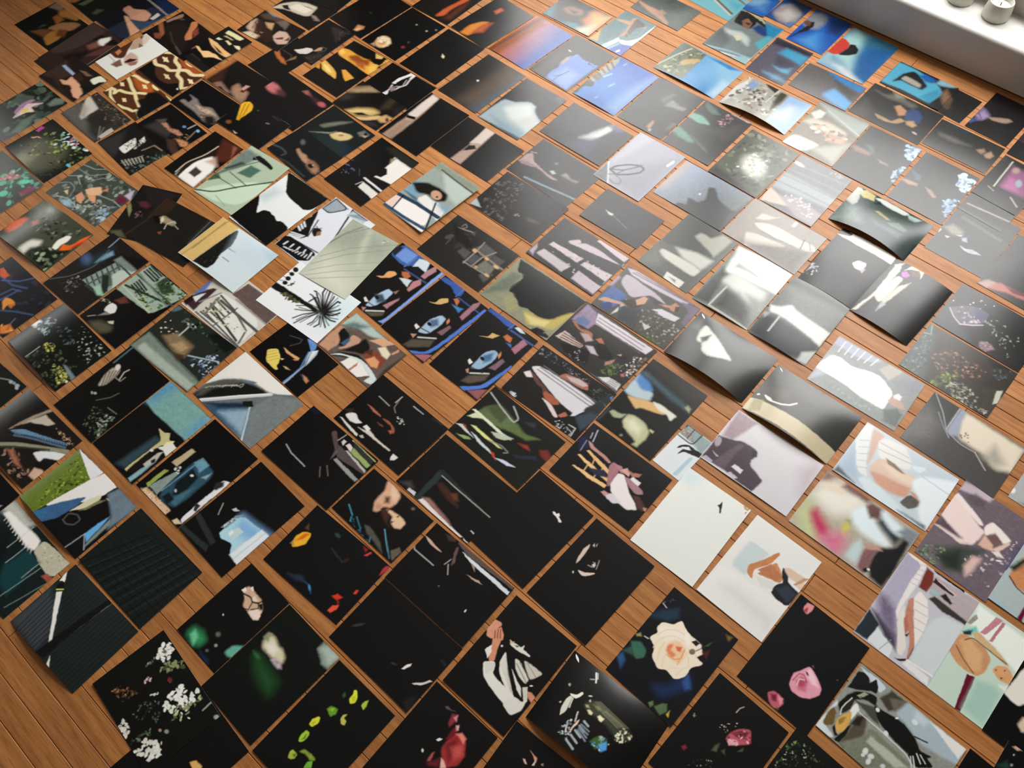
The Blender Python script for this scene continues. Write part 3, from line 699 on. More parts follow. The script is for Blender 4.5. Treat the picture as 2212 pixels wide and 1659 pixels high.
# -0.8457 -0.3695 1.46 508 711 2 71 130 r 769 1.11|print of a pale grey-green balustrade porch seen past dark branches, upper twin
b 171412
p 1c2a30 77 313 94 505 149 622 205 453 151 338 ~48
e 3c5070 60 388 34 28 47 -33 ~36
p 6c8ca0 155 411 143 509 167 583 211 564 182 469 ~17
l 7c909c 10 106 587 91 703
p 7c8c84 233 231 300 565 500 588 511 337 512 237 ~7
t 2c3430 14 7 247 259 363 216 298 528 403 491
l 46524c 19 304 220 357 524
p a8b4a8 382 404 392 499 512 579 511 337 ~10
p 46523f 327 342 345 443 477 361 453 290 ~14
p 1c241e 321 371 362 405 500 295 495 223 ~7
l 2c3430 17 306 535 504 521
l 2c3430 14 296 213 495 223
p 8cb098 357 246 395 294 509 251 468 218 ~14
p 6c7870 258 531 273 597 500 588 489 544 ~12
s 50 12 36 8c8478,5c5448,38302a 112 114 154 235 245 223 293 91 232 59
l 5c5c58 7 6 62 116 187 190 387 130 570
p 0f0d0d 253 599 499 719 489 596 ~24
# -0.7129 -0.3673 0.54 508 711 0 74 134 r 977 1.09|print of a green porch window with white blossom in the dark, lower twin
b 0d0b0a
p 8c9c8c 4 359 -15 587 10 697 511 701 478 521 438 387 284 374 ~7
p 2c3828 212 602 218 713 417 655 350 565 ~16
s 60 21 37 3c6030,24401c,5c8048,12200c 170 620 207 721 503 694 457 537 326 544
s 50 19 38 4c7054,3c5c40,a0a868,24381c 154 416 164 510 473 500 399 404
t 1c2420 16 4 26 621 181 612 30 696 186 685
t 1c2420 16 4 68 464 213 449 72 537 210 515
l 242c24 21 28 430 465 543
l a8b0a0 12 11 416 420 388
l 39443c 16 -20 565 500 556
l 6a786c 12 -15 587 478 521
p d8d4d0 112 161 92 211 102 254 163 255 205 207 185 173 ~7
p 7c7870 116 98 139 167 190 169 ~9
p b8b8a8 233 115 267 152 290 130 257 111 ~6
p 4c4a3a 119 18 175 82 307 112 334 70 282 10 174 -1 ~30
l 989888 7 58 41 100 85
p 5c3024 96 282 128 360 207 342 161 287 ~16
s 14 12 39 b0a89c,5c5448 0 201 26 257 124 239
# -0.7408 -0.5255 -0.79 711 508 0 103 104 l 8 1.17|print of a night garden with yellow-green shrubs, one corner pale
b 10130f
p 1c201c 1 -1 -3 268 99 242 220 23 ~78
p e0e0dc -15 207 -6 282 40 289 57 221 ~16
s 50 24 40 38484c,5c7074,1c2426,8c9c9c 31 214 41 358 175 393 226 338 200 216
s 40 18 41 2c3a3a,4a5858,10130f 230 324 277 400 485 339 388 285
s 40 16 42 a0a048,707828,bcb868,404818 266 177 316 237 396 212 353 158
s 60 18 43 a8a848,787c28,cccc98,30380f,8c9440 490 121 593 181 706 112 670 34
s 120 18 44 20281a,343c2c,0c0f0b,4a543c 278 12 305 244 688 235 693 9
s 50 12 45 8c8c84,b0aca0,3c3c38 306 475 433 488 680 481 692 301 548 300
p 68787c 549 174 582 188 709 177 718 138 ~9
l b0b4b0 6 268 18 265 143
# -0.5503 -0.3634 3.47 711 508 0 111 99 r 111 1.08|print of a garden path beside a long-tailed bird and leaves
b 20241f
p 6c786c 5 6 23 181 130 171 724 107 696 0 ~15
p 98a498 70 18 69 93 236 85 694 70 708 9 407 9 ~18
l 4c5a50 11 140 163 666 120
p 78664c 142 225 220 316 421 302 440 196 348 171 ~26
p a08460 258 207 311 278 398 269 379 209 ~18
p 3c2c1c 323 166 431 204 428 142 ~15
l a8b0a8 13 247 306 241 441
p a8b0a8 181 426 284 458 304 427 244 412 ~6
s 60 22 46 10160f,2c382c,1c2a20,4a5c4c 89 372 102 492 693 509 644 382 352 386
s 60 18 47 8ca0b8,5c7084,34404c,b0c0cc 490 205 620 364 713 360 730 140 544 172
s 30 13 48 10160f,2c342c,c8b8a0 24 244 53 376 220 316 142 225
l 98a8b0 11 454 222 690 328
p 0d120e 415 450 495 526 701 516 675 420 521 424 ~22
p 4a6068 -7 425 10 503 57 490 28 436 ~11
# -0.7779 -0.6760 3.76 610 406 0 91 88 r 677 1.26|near-black print of pale berries on a twig, at the left edge
b 121410
l 6c7470 11 372 321 451 359
e 8c9494 474 355 13 10 14 -10 ~6
e 8c9498 543 364 14 11 14 -10 ~6
e 98a0a4 559 348 11 8 12 -8 ~6
e 7c8488 504 363 11 8 12 -8 ~6
p 5c6444 261 419 305 424 308 411 ~11
# -0.6077 -0.6812 1.11 711 508 0 114 114 l 8 1.25|print of a blue woven strap and fringed hem in close-up
b 191512
p 242420 6 245 0 501 103 514 117 394 149 222 114 179 ~40
p 0f0d0b 123 314 152 482 281 532 224 370 202 211 ~16
p 8c7c68 207 187 244 358 317 519 344 513 288 395 284 321 ~8
p a8a090 265 333 328 457 446 457 424 417 343 371 ~8
p 13110f 217 223 275 327 428 414 605 451 681 433 484 378 322 297 ~8
p 587890 233 208 300 279 457 341 651 421 669 409 516 335 377 274 287 212 ~5
t 1a2830 7 22 258 209 274 188 636 409 680 391
l 4c5c6c 16 296 206 403 268 549 336 663 391
s 40 9 49 c0a884,8c7858,5c4c38 458 439 620 463 712 445 660 415
l 7c7c64 30 268 86 377 177 504 257 705 385
l 34342c 12 287 74 436 193 595 306
p d0d4d4 519 215 604 300 716 367 717 301 620 246 628 199 ~8
p 120e0c 613 187 710 295 724 201 656 118 ~14
s 50 24 50 6c5448,34281f,8c7060,1c1614 305 63 407 148 624 117 650 7 478 20
p c09c88 656 91 635 152 696 177 738 160 724 96 ~10
p 946048 356 106 402 130 564 92 517 80 ~16
# -0.5708 -0.8425 0.94 508 711 0 87 172 r 692 1.33|black sliver of a print at the left edge below the strap print
b 0d0d0c
p 8c948c 460 574 479 584 478 564 ~6
# -0.5670 -0.5189 0.65 508 711 0 81 147 r 540 1.16|black print of a striped sleeve reaching down beside dark tree branches
b 0c0c0b
p a09888 120 317 69 409 63 495 128 520 155 466 155 361 ~10
t 2c2824 7 5 142 336 65 435 161 427 118 527
l b8b0a4 8 199 459 171 525 181 565
l 908878 6 157 453 216 458 217 504
e c8c0b8 93 521 23 4 12 -24 ~8
l 48606c 13 31 529 25 711
s 130 14 51 343c2c,1c2218,586048,0c0e0b 308 55 234 193 461 242 501 135 503 12
s 60 13 52 788070,3c443a,a0a898 358 155 400 262 479 229 500 37
l 5c5c54 6 219 238 281 321 300 388
l 6c6c64 6 342 256 440 268
e 909890 158 268 9 8 10 -7 ~5
e 808880 135 255 7 6 12 -8 ~5
# -0.4379 -0.5169 0.09 508 711 0 86 151 r 800 1.15|print of a teal panel above a cream star and car bodywork
b 0d0d0c
p 6c9490 -26 479 -20 709 524 710 509 472 134 458 ~10
p 5484a0 -26 479 -20 709 89 712 60 510 ~60
p 5c8ca0 438 664 520 707 514 490 450 504 ~40
p 2c4048 276 23 312 342 373 354 360 42 ~24
p b0a878 361 30 371 255 373 354 267 402 335 405 371 436 416 391 453 410 465 378 394 317 399 36 ~4
p e0d0a0 411 373 453 410 465 378 424 329 ~4
p d8d4c8 397 292 463 391 510 390 507 292 450 310 ~5
p 14130f 384 36 379 249 411 304 431 212 437 43 ~5
p a8a89c 432 145 439 273 459 304 485 218 471 139 ~6
p 1c1a16 448 200 459 237 493 212 473 188 ~4
e c8c8c0 386 255 10 9 9 -6 ~4
p 7ca0a4 442 7 452 109 485 218 486 85 481 2 ~8
# -0.3058 -0.5123 0.20 508 711 0 91 155 r 771 1.15|print of a parked car interior with a cream curb below
b 0b0b0b
p a89878 47 280 71 444 113 446 108 280 ~5
p 88944a 50 57 55 207 88 222 81 45 ~5
p 7c8884 80 57 135 250 165 249 179 52 ~6
p 284858 187 46 169 427 335 437 368 399 373 183 355 65 ~13
p 5c8898 181 383 197 451 282 444 275 358 ~8
p 0e1618 209 195 207 353 300 327 322 177 269 118 ~12
p 3c606c 287 82 312 207 343 273 353 89 ~12
p 10181a 222 64 231 123 306 112 297 53 ~10
p 7c98a0 314 339 344 418 350 357 ~8
l 5c8090 10 182 94 200 426
p c8a888 57 -2 75 39 357 42 355 -10 ~8
s 30 12 53 e0c8a8,a88868,8c7054 48 4 73 51 365 36 355 -10
e c8c8c0 250 309 10 8 8 -6 ~5
e a0a8a8 257 159 7 6 11 -8 ~5
s 14 12 54 98a4a4,c8c4b8 96 256 129 298 165 249
p d8d8dc 466 49 461 183 463 338 454 435 497 458 508 416 496 37 ~5
p 24262a 479 148 446 195 489 207 500 154 ~6
p 24262a 455 344 429 386 469 435 494 404 476 350 ~10
p c0b090 427 2 438 37 499 34 463 -3 ~6
# -0.1741 -0.5143 -2.16 508 711 0 97 161 r 325 1.16|print of a lit blue doorway in a black room
b 0b0b0b
p a0c8dc 229 180 237 367 501 399 515 121 408 136 361 191 274 159 ~5
p 78a4d0 245 362 493 404 496 294 293 240 ~55
p d8e0e4 415 130 431 397 501 399 511 124 ~9
l a8c4d4 9 456 132 467 392
p b0c8cc 268 216 295 293 351 295 346 202 ~5
p e0e8e8 282 217 278 251 306 247 306 215 ~4
p 242a2a -22 6 11 37 255 66 280 28 ~7
p 242a2a -9 135 16 171 271 118 268 78 ~7
l a8a8a0 5 69 327 114 251
p b0b4b4 154 341 162 368 201 372 179 345 ~4
p 788890 205 208 213 331 244 374 238 227 ~5
s 14 9 55 0b0b0b,c8d0d0 213 202 215 308 241 332
# -0.4195 -0.6902 0.44 711 508 0 124 120 l 8 1.24|print of a black vintage car beside a lawn and white kerb
b 0d0d0c
p 586a20 -15 -4 0 501 294 418 198 2 ~4
s 120 15 56 6c7a28,3c4a18,8c9438,2c3814 135 61 35 462 291 415 200 41
p d8d8d8 0 501 321 507 295 413 ~4
p e0dcd8 216 93 294 418 335 520 484 504 467 398 419 293 238 99 ~4
p 34567c 196 -7 243 116 391 333 397 224 363 81 306 -5 ~7
p 2c6088 192 -4 255 89 287 28 283 0 ~13
p c8c0a0 392 175 416 316 458 404 479 358 453 260 ~5
p 70704c 436 219 479 358 512 399 469 260 ~7
l 4c4c4c 9 412 111 398 161 454 197 500 187 499 137 454 104 409 108
p a8b0ac 504 405 553 435 621 430 564 406 ~7
p 60707c 486 428 506 510 717 512 698 272 639 344 ~15
p 5c9cd4 609 146 612 247 632 338 650 242 664 120 ~6
p 74807c 672 115 648 327 680 305 684 199 690 82 ~7
l a0a8b0 5 590 -4 609 146 698 77
# -0.4194 -0.8271 0.00 711 508 0 128 128 l 6 1.32|print of a feathery white brush stroke across teal black, at the left edge
b 101a1a
p a8a8a0 -25 402 -8 507 291 503 264 429 59 412 ~35
p e8e4de 30 399 47 439 170 446 424 471 456 402 400 377 271 386 85 397 ~11
t e0dcd4 6 12 85 397 89 375 426 400 454 364
p a8a490 449 396 444 489 713 508 712 390 674 356 541 369 ~5
s 24 11 57 888470,bcb8a4 484 415 460 479 700 497 690 394
p 0c1414 87 336 94 392 239 346 375 188 362 176 ~27
p 123438 388 199 415 378 562 376 591 99 474 111 ~21
l b0bcb8 4 385 220 390 393
l a0aca8 4 559 233 560 368
l b0b8b0 4 294 284 301 487
l 8c9c94 4 560 61 594 357
l 7c8c84 4 648 47 718 348
p 8c4a38 641 328 658 366 715 369 712 332 ~7
# -0.3578 -0.3548 -1.17 711 508 0 118 104 r 980 1.07|print of a chrome car fender in close-up with script lettering
b 606668
p d8d8d0 -20 78 -4 507 725 526 636 550 455 401 231 382 71 237 ~8
p e0dcd0 43 258 1 503 520 521 470 414 241 375 113 290 ~25
p 131310 17 50 87 189 177 302 292 359 432 395 364 303 148 85 61 -16 9 -2 ~14
p 4c4c44 33 4 7 117 86 250 204 342 196 288 78 136 62 30 ~27
l b8bcbc 27 91 -3 291 215 460 398
l e8ecec 8 89 10 282 222 448 395
p 2c4a64 140 -3 355 191 437 235 477 168 603 24 296 -24 ~31
p 182838 131 3 389 236 431 215 267 67 ~17
p 12160f 344 211 397 266 444 242 431 215 378 197 ~6
l d8e0e4 10 431 215 515 116 615 -8
p 88a0b0 280 34 440 209 515 116 579 31 ~31
p 6c7474 445 228 478 407 708 540 719 513 706 -2 629 5 ~17
s 30 6 58 505656,788080,4a5050 486 221 496 393 705 493 701 42
p 3c5c84 204 342 295 393 282 366 ~8
l e8e4d4 3 225 278 235 279 237 295 232 313 223 313 216 296 216 279 209 275
l e8e4d4 3 209 275 197 278 193 273 199 266 206 269 202 276
l e8e4d4 3 197 268 187 271 194 262 182 265 188 256
l e8e4d4 3 188 256 175 259
l e8e4d4 3 173 258 178 234
l e8e4d4 3 183 253 167 244
l e8e4d4 3 163 248 168 239 158 242 163 234 153 236 158 228
l e8e4d4 3 153 231 151 225 142 227 146 218
l e8e4d4 3 146 218 136 221 140 212 130 215 135 205
l e8e4d4 3 127 213 129 185
l e8e4d4 3 132 203 119 194
l e8e4d4 3 120 201 116 194 119 186 108 186 112 178
l e8e4d4 3 101 186 97 181 102 172 109 176
l e8e4d4 3 102 171 89 171 93 157
l e8e4d4 3 81 166 76 140
l e8e4d4 3 67 147 60 140 59 130 47 129 29 92 42 107
# -0.5568 0.0177 0.31 508 711 0 75 117 f 0 0.88|print of a fence, railing and a hat against white sky, under the wires print
b d8dce4
p 0d0d0d 5 1 -5 151 67 146 114 149 358 163 371 66 292 8 ~5
t d8dce0 15 5 63 51 66 90 332 114 320 140
t d8dce0 11 10 85 32 112 37 374 78 359 119
p 0d0d0d -5 151 -14 506 13 490 118 302 156 240 128 179 ~5
p d8dce0 -1 392 -23 470 5 416 ~5
t e0e0e0 12 3 12 137 117 189 9 182 126 224
t d8dce0 17 3 -10 270 51 246 -1 334 52 303
l 0d0d0d 12 85 426 156 240
l 0d0d0d 11 105 142 361 175
p a8b4bc 9 545 -10 697 199 686 92 538 ~6
t 54606a 5 10 23 547 82 539 19 701 191 679
l 24282c 12 9 545 19 701 191 679 96 541 9 545
p 18140f 138 300 122 343 169 373 203 365 216 310 203 271 ~6
p 8c6444 181 327 199 361 229 321 210 286 ~6
l 18140f 9 127 367 162 358 177 381
l 0d0d0d 17 230 703 380 301
p b0bcc4 231 626 244 705 415 695 417 649 ~7
t 5c6870 5 8 248 641 285 652 316 698 412 683
l 24282c 10 240 701 419 699
# -0.3514 0.0197 -1.34 508 711 0 80 121 f 0 0.87|print of friends in a dark car framed by blue trim, first of three copies
b 0a0a0b
p 3c5c9c 18 558 4 657 42 710 349 727 213 550 144 542 ~6
p 6c8ccc 52 570 62 691 203 705 201 576 ~9
p 18202c 5 584 2 674 46 676 62 560 ~9
l 5c7cb4 9 205 543 215 679
p c8d4dc 256 589 240 684 331 729 387 617 292 621 ~7
p 10101a 270 583 322 621 366 579 337 535 ~7
l 3c5078 14 225 524 464 543
p a87c84 385 561 378 626 400 736 440 682 428 564 ~7
p b87c80 396 394 377 482 405 543 443 506 427 386 ~7
p c8d0d4 263 432 306 463 360 484 377 411 ~7
p d8a068 95 317 147 355 138 419 190 457 218 446 208 383 154 334 ~5
p b86840 229 492 273 523 323 505 311 458 259 465 ~7
p a8c0d8 263 49 252 176 276 294 340 291 349 212 323 85 ~7
p 384858 242 185 288 226 361 188 317 131 ~16
e 0a0f14 274 170 24 -1 3 -16 ~4
p b07c80 374 148 417 290 428 266 420 148 ~7
p 9c6c50 330 299 359 343 365 296 ~6
p e0dcd4 198 93 200 112 258 95 235 74 ~4
p b08070 254 23 285 43 290 4 ~6
l c8ccc8 14 309 22 420 113
p 585040 319 13 433 108 442 73 378 8 ~12
l 0a0f14 9 254 91 372 95
p 7c9cd8 461 15 482 51 482 384 478 734 512 729 519 348 509 26 ~6
# -0.2209 0.0142 -2.70 508 711 0 85 125 r 882 0.88|print of friends in a dark car framed by blue trim, middle of three copies
b 0a0a0b
p 34549c 4 654 11 697 227 729 253 647 213 627 117 661 ~6
l 4c6cac 9 223 618 217 738
p c8a468 93 425 150 462 147 520 192 563 225 532 179 463 ~4
p b86840 227 587 240 617 282 604 300 560 ~6
p 3c7cb4 256 545 321 554 360 573 357 519 ~9
l 34508c 11 247 624 475 631
p 9c6c78 392 500 382 664 409 724 430 674 434 488 ~7
p a0b8cc 252 164 241 323 280 411 329 406 345 336 335 209 ~7
p 4c6484 243 307 285 365 331 323 305 264 ~16
e 0a0f14 270 282 23 0 3 -15 ~3
p 7c5c64 377 266 396 385 422 375 424 277 ~7
p c88058 351 393 343 428 369 410 377 375 ~4
p e0dcd4 192 191 189 214 235 206 230 176 ~3
p b08878 229 117 270 147 275 102 ~6
l c0c4c4 13 300 134 410 222
p 50483c 263 7 277 87 416 203 432 135 314 15 ~13
l 0a0f14 9 247 209 357 230
p 4c74c4 336 -5 464 92 485 692 518 688 491 93 365 -18 ~6
p a06468 391 -2 503 96 507 12 ~6
# -0.0891 0.0174 0.42 508 711 0 91 126 r 246 0.89|print of friends in a dark car framed by blue trim, nearest of three copies
b 0a0a0b
p 34549c 7 680 10 707 259 731 277 666 215 661 ~5
l 4c6cac 9 254 646 260 716
p c0d0d8 284 688 306 723 385 694 346 677 ~5
l 3c5c9c 13 277 650 538 652
p c8a468 120 445 181 489 180 535 241 556 216 495 ~4
p b86840 272 566 279 604 333 602 350 554 311 552 ~6
p 3c74ac 327 534 365 551 389 524 ~6
p a06c78 396 515 409 651 463 634 450 499 ~6
p 90acc4 269 176 256 349 303 428 353 417 363 333 343 225 ~6
p 44688c 271 331 315 400 348 335 319 280 ~15
e 0a0f14 284 304 22 -1 2 -15 ~3
p 7c5c68 379 271 403 405 437 396 432 285 ~6
p c88058 357 405 352 447 376 421 384 382 ~4
p e0dcd4 210 218 209 240 252 230 245 202 ~3
p b08878 254 149 265 173 292 136 277 131 ~4
l c0c4c4 13 303 146 414 233
p 584c40 295 49 308 120 422 224 434 168 354 70 ~13
l 0a0f14 9 268 191 373 206
p 4c74c4 322 6 450 122 497 402 520 391 483 114 364 -10 ~5
p 8c5458 393 14 502 122 504 7 ~5
# -0.3623 -0.2359 -2.36 610 406 0 99 79 f 0 1.02|print of a yellow shirt and arm leaning from a dark blue car
b 0b0b0b
p d8c060 83 105 136 171 221 137 248 98 261 63 296 55 282 34 216 36 166 37 ~5
t 6c5c20 4 4 106 94 143 153 173 44 219 119
p c89868 159 209 196 212 271 216 310 229 342 235 347 207 290 202 225 190 ~5
p b88860 308 187 340 225 332 193 ~4
p e0c0a0 230 130 257 146 252 126 ~3
p c0a070 301 100 324 113 373 112 342 99 ~4
l 484848 6 112 315 215 361 229 324 190 254
p 5c84c0 244 388 254 406 331 420 364 369 361 333 ~6
p a8b8c4 346 320 390 386 420 324 443 -3 417 4 420 211 ~6
p d0d4d8 353 327 388 375 413 254 ~6
l 14181c 6 361 333 429 204 443 -3
l 5c84c0 9 346 320 416 177 426 -3
p b07c58 476 154 516 160 557 152 561 124 516 129 ~9
p 284060 462 141 486 147 520 132 ~6
# -0.2769 -0.1343 -1.64 610 406 0 101 77 r 869 0.96|print of a girl in swimwear reflected in a round mirror
b 5c5048
p a8b8b0 -3 245 9 408 342 396 387 396 268 328 113 318 ~15
p 5c7470 6 237 60 337 195 393 154 322 61 270 ~26
p b88c70 21 3 3 135 6 237 62 255 96 187 137 126 119 12 ~7
p 0f0f10 48 175 38 250 141 227 194 129 141 97 109 149 ~9
p b89078 185 137 146 249 235 264 249 212 183 87 159 81 ~7
p 3c5870 137 126 144 198 178 196 178 130 ~9
p 120f0d 249 212 248 293 341 264 382 189 274 138 192 79 181 37 ~11
p c89c7c 288 297 351 387 470 414 414 331 ~7
p 0f1010 177 1 201 71 322 150 442 149 613 88 526 100 366 111 259 61 ~7
p e0dcd4 273 10 296 94 381 124 536 79 473 5 ~5
p c8d0d0 161 2 210 64 386 145 556 113 613 88 603 32 535 15 552 78 390 116 258 75 ~5
p b07060 370 4 375 103 394 73 393 10 ~5
p 7c3c28 342 184 421 272 526 257 549 184 491 131 410 151 ~11
p d09468 401 159 434 221 498 216 527 164 483 139 ~9
p 4a2c1c 340 199 374 261 420 208 ~9
p d8ccb0 394 296 429 345 511 323 524 272 469 269 ~9
p c88c70 510 338 527 402 545 386 527 322 ~5
p 3c3028 581 182 599 404 621 172 608 67 ~11
# -0.4469 -0.1255 3.61 711 508 1 112 90 f 0 0.96|print of a palm tree lying sideways on white sky
b dfe2e4
p c8dce0 526 424 723 501 725 135 591 157 ~138
p 121311 -8 167 -5 235 128 237 303 240 476 242 487 203 340 204 107 172 ~6
s 26 25 59 14150f,3c3c24,5c5c3c 97 181 201 211 324 191 196 158
e 141510 530 268 51 38 52 -52 ~46
l 20211b 8 522 261 398 327 351 308
l 20211b 8 522 261 391 355 360 364
l 20211b 8 522 261 425 380 404 430
l 20211b 8 522 261 494 368 465 427
l 20211b 8 522 261 530 347 526 424
l 20211b 8 522 261 573 332 588 375
l 20211b 8 522 261 618 287 651 296
l 20211b 8 522 261 620 241 678 269
l 20211b 8 522 261 622 196 665 182
l 20211b 8 522 261 590 172 617 130
l 20211b 8 522 261 549 156 544 90
l 20211b 8 522 261 481 152 456 62
l 20211b 8 522 261 455 163 414 62
l 20211b 8 522 261 436 196 339 163
l 20211b 8 522 261 416 245 338 234
l 121311 12 501 246 342 317 316 314
l 121311 14 492 255 339 364 322 359
l 121311 16 500 276 390 386 378 427
l 121311 16 517 273 460 374 430 433
l 121311 14 526 264 502 390 492 415
l 121311 16 543 262 553 397 578 400
l 121311 14 552 253 616 333 623 354
l 121311 16 553 237 619 272 646 324
l 121311 14 562 228 638 224 679 239
l 121311 14 562 213 615 175 654 150
l 121311 14 546 201 591 142 577 100
l 121311 12 521 198 533 129 519 86
l 121311 12 503 215 449 112 420 27
l 121311 12 494 224 414 132 376 56
l 121311 10 481 223 395 165 328 130
l 121311 10 485 233 366 207 309 163
l 121311 14 475 258 377 312 363 253
e 1a1b14 33 423 19 14 20 -19 ~5
e 1a1b14 41 371 17 13 16 -15 ~5
e 1a1b14 50 319 19 14 17 -17 ~5
e 1a1b14 63 271 18 14 15 -15 ~5
l 1a1b14 6 -25 254 62 286
l 1a1b14 6 -34 306 54 322
l 1a1b14 6 -8 367 46 374
s 20 12 61 2c2c20,4a4a30 99 265 121 331 144 266
# -0.4670 0.0061 7.69 508 711 2 81 115 r 622 0.88|print of curving power lines and a plane on hazy green sky
b b4b8a4
p 98a090 13 390 -9 726 512 713 507 463 ~145
p d4d4c4 69 19 77 282 465 149 497 -8 ~145
p c8ccb8 249 543 222 677 363 338 ~60
l 7c8070 6 -5 378 67 560 195 711
l 6c7064 8 -14 356 48 548 131 686
l 8c9080 6 32 237 194 441 511 696
l 8c9080 6 24 134 203 364 492 617
l 9ca090 6 51 71 221 245 515 469
l 9ca090 6 52 7 265 193 531 382
l 9ca090 6 70 -29 308 142 529 301
l 9ca090 6 -5 378 85 504 332 714
l d8d4b8 8 385 639 417 677
l 4c5048 5 385 664 421 663
# -0.2880 0.1823 0.30 711 508 0 112 83 r 671 0.79|dark print of a shadow on grey brickwork with pale joints
b 211f1d
s 16 56 62 3c3a38,302e2c,484644 110 238 35 474 377 409 713 370 692 143 387 164
p 545250 374 333 411 419 541 403 557 291 455 293 ~10
p 4c4c50 395 171 413 276 481 280 480 172 ~10
p 747068 514 183 524 280 643 275 657 182 574 164 ~12
p 4c4a4a 558 274 552 375 662 380 660 272 ~10
p 504e4c 281 199 293 264 379 265 386 181 ~12
p 505050 593 128 598 184 683 169 679 96 ~12
l 948a7c 12 406 144 404 286 393 423
l 948a7c 12 482 156 489 287 541 403
l 948a7c 12 375 316 633 302 717 302
l 948a7c 11 396 154 574 164 666 172
l 948a7c 11 104 401 243 443
e d0a878 390 301 23 2 6 -17 ~10
e d8a878 527 301 19 1 5 -15 ~10
e d8b080 646 287 27 2 5 -14 ~10
e d8b080 645 172 23 2 4 -12 ~10
e c8a070 518 178 16 1 4 -12 ~10
p 0f0f0e 13 418 95 411 294 357 367 309 327 275 176 294 ~19
l 7c746c 10 119 432 125 474 163 450 143 424
p 5c4438 236 419 250 468 280 419 ~10
l 5c5a56 7 149 198 143 266
# -0.6186 0.2135 -1.04 508 711 0 70 108 r 191 0.79|print of black piano players and sharp white keys of light
b 0d0d0d
p e8e4dc 326 324 309 541 281 614 514 616 535 363 ~8
p 0d0d0d 285 330 284 455 342 464 388 421 375 356 ~7
p 24261f 129 644 191 698 505 703 514 616 275 619 ~27
p 8c8468 273 574 305 624 312 523 ~13
p e0dcd4 308 142 296 214 513 200 516 122 ~7
l e8e4e0 19 269 253 515 243
l 5c6884 11 -21 250 46 267
l 5c6884 11 88 261 129 255
l c0c8d0 8 268 148 287 206
l 484848 7 152 296 211 243
s 16 11 63 343c4c,5c6884,242830 58 151 1 292 29 359 143 183
# -0.4583 0.2454 -2.52 508 711 0 74 110 w 5 0.77|print of a dark-haired person by a blue window frame and pale curtain
b 98a49c
p 8c9484 -17 624 -8 698 519 707 519 614 ~26
p b8c4bc 108 632 376 627 508 624 491 424 328 457 ~26
l 54584c 18 77 646 508 624
p 7ca0b4 -71 274 -79 373 11 414 152 376 159 279 98 243 ~16
p 14120f -8 354 100 454 212 474 344 472 394 395 329 334 213 350 117 302 ~18
e c89c84 272 394 58 7 20 -46 ~10
e 4a2c20 293 383 8 8 9 -8 ~6
p e8e4e0 173 251 197 335 481 313 510 181 ~10
p d8dcdc 285 314 356 339 481 313 473 245 ~10
p 88a8b8 359 321 481 374 513 283 ~21
p f0ece8 -5 23 -14 149 72 177 163 200 405 203 483 57 100 19 ~6
p e8d0c4 -5 23 -20 154 58 174 89 29 ~10
p f4f0ec 185 17 483 57 514 7 ~5
l 243c54 39 -71 169 218 210 486 218
l 2c4c6c 31 6 13 258 25 512 45
l 14202c 16 55 192 100 19
l 14202c 18 403 220 512 45
l 14202c 16 340 324 403 220
p 4c7088 -36 243 115 258 181 258 187 223 ~10
# -0.6381 0.4018 0.08 508 711 0 69 100 r 492 0.71|print of a tan horizontal glow band cut by black
b 0f0f0f
p b89c88 57 -9 59 387 12 709 113 711 155 377 160 23 ~20
p d8ccc4 44 352 31 690 116 690 140 409 122 326 ~14
p 0d0d0d 47 331 131 367 152 329 57 305 ~6
p 0d0d0d 1 -12 -1 722 28 710 30 1 ~9
p a08470 72 -7 70 259 134 313 163 4 ~20
# -0.4850 0.4217 0.04 711 508 0 100 73 r 836 0.69|print of a tan glow band with a dark head shape, beside its darker twin
b 141414
p b89c8c 258 -9 264 253 232 511 341 515 358 289 373 4 ~14
p d8c8bc 253 265 238 505 342 505 344 321 ~11
p 1c1a1a 268 148 267 233 311 271 354 243 303 178 ~8
# -0.9202 0.7898 1.07 508 711 0 61 84 r 381 0.60|print of a red sunset streak over black at the top edge
b 14110f
p c85c30 299 28 299 191 330 354 361 518 409 445 361 241 376 90 ~17
p 5c2c1c 405 59 403 274 420 453 451 340 471 85 ~41
# -0.7735 0.7884 -4.25 508 711 0 61 89 r 450 0.59|print of an orange sunset streak under grey cloud
b 1c1c1c
p e08c38 139 2 122 158 176 268 242 331 227 202 249 24 ~16
p c06030 228 61 225 258 276 335 306 165 ~33
p c86048 140 481 158 573 208 562 197 463 ~20
# -0.6434 0.7909 -2.52 508 711 0 65 88 b 2 0.57|print of a smooth orange to blue dusk gradient
b 2c2018
g e07c38 -8 307 3c5ca8 439 386
p 14120f -2 -27 53 713 102 716 60 -29 ~59
p 94502c 60 -29 88 662 172 656 142 -13 ~59
p 3858b0 404 -14 473 736 492 0 440 -19 ~82
# -0.6314 0.5959 -1.23 508 711 0 67 94 r 388 0.63|print of a faint grey-orange sky with a tiny moon
b 1c1a18
p 5c4c40 248 18 258 716 510 698 526 3 ~121
e e8e4d8 198 351 9 8 10 -11 ~6
p 4c6070 439 -3 491 719 516 691 526 3 ~91
# -0.4955 0.5903 0.09 508 711 0 71 94 r 604 0.63|print of a white cloud plume on black
b 141414
p a8b8bc 15 169 33 347 152 377 248 469 335 461 383 387 467 344 519 320 526 61 275 26 7 2 ~17
p d8dcdc 107 247 176 350 295 451 431 314 406 180 258 168 ~44
p 88a0b0 86 92 315 104 491 119 520 34 245 23 ~44
p c8ccc8 315 194 388 345 521 300 500 127 ~44
p 3c4450 392 672 427 724 489 706 498 621 ~23
p 141618 152 -33 180 -10 520 34 519 -10 ~20
# -0.5128 0.7958 -2.10 508 711 0 68 89 r 79 0.56|print of blue sky through a dark cave mouth with branches
b 14120f
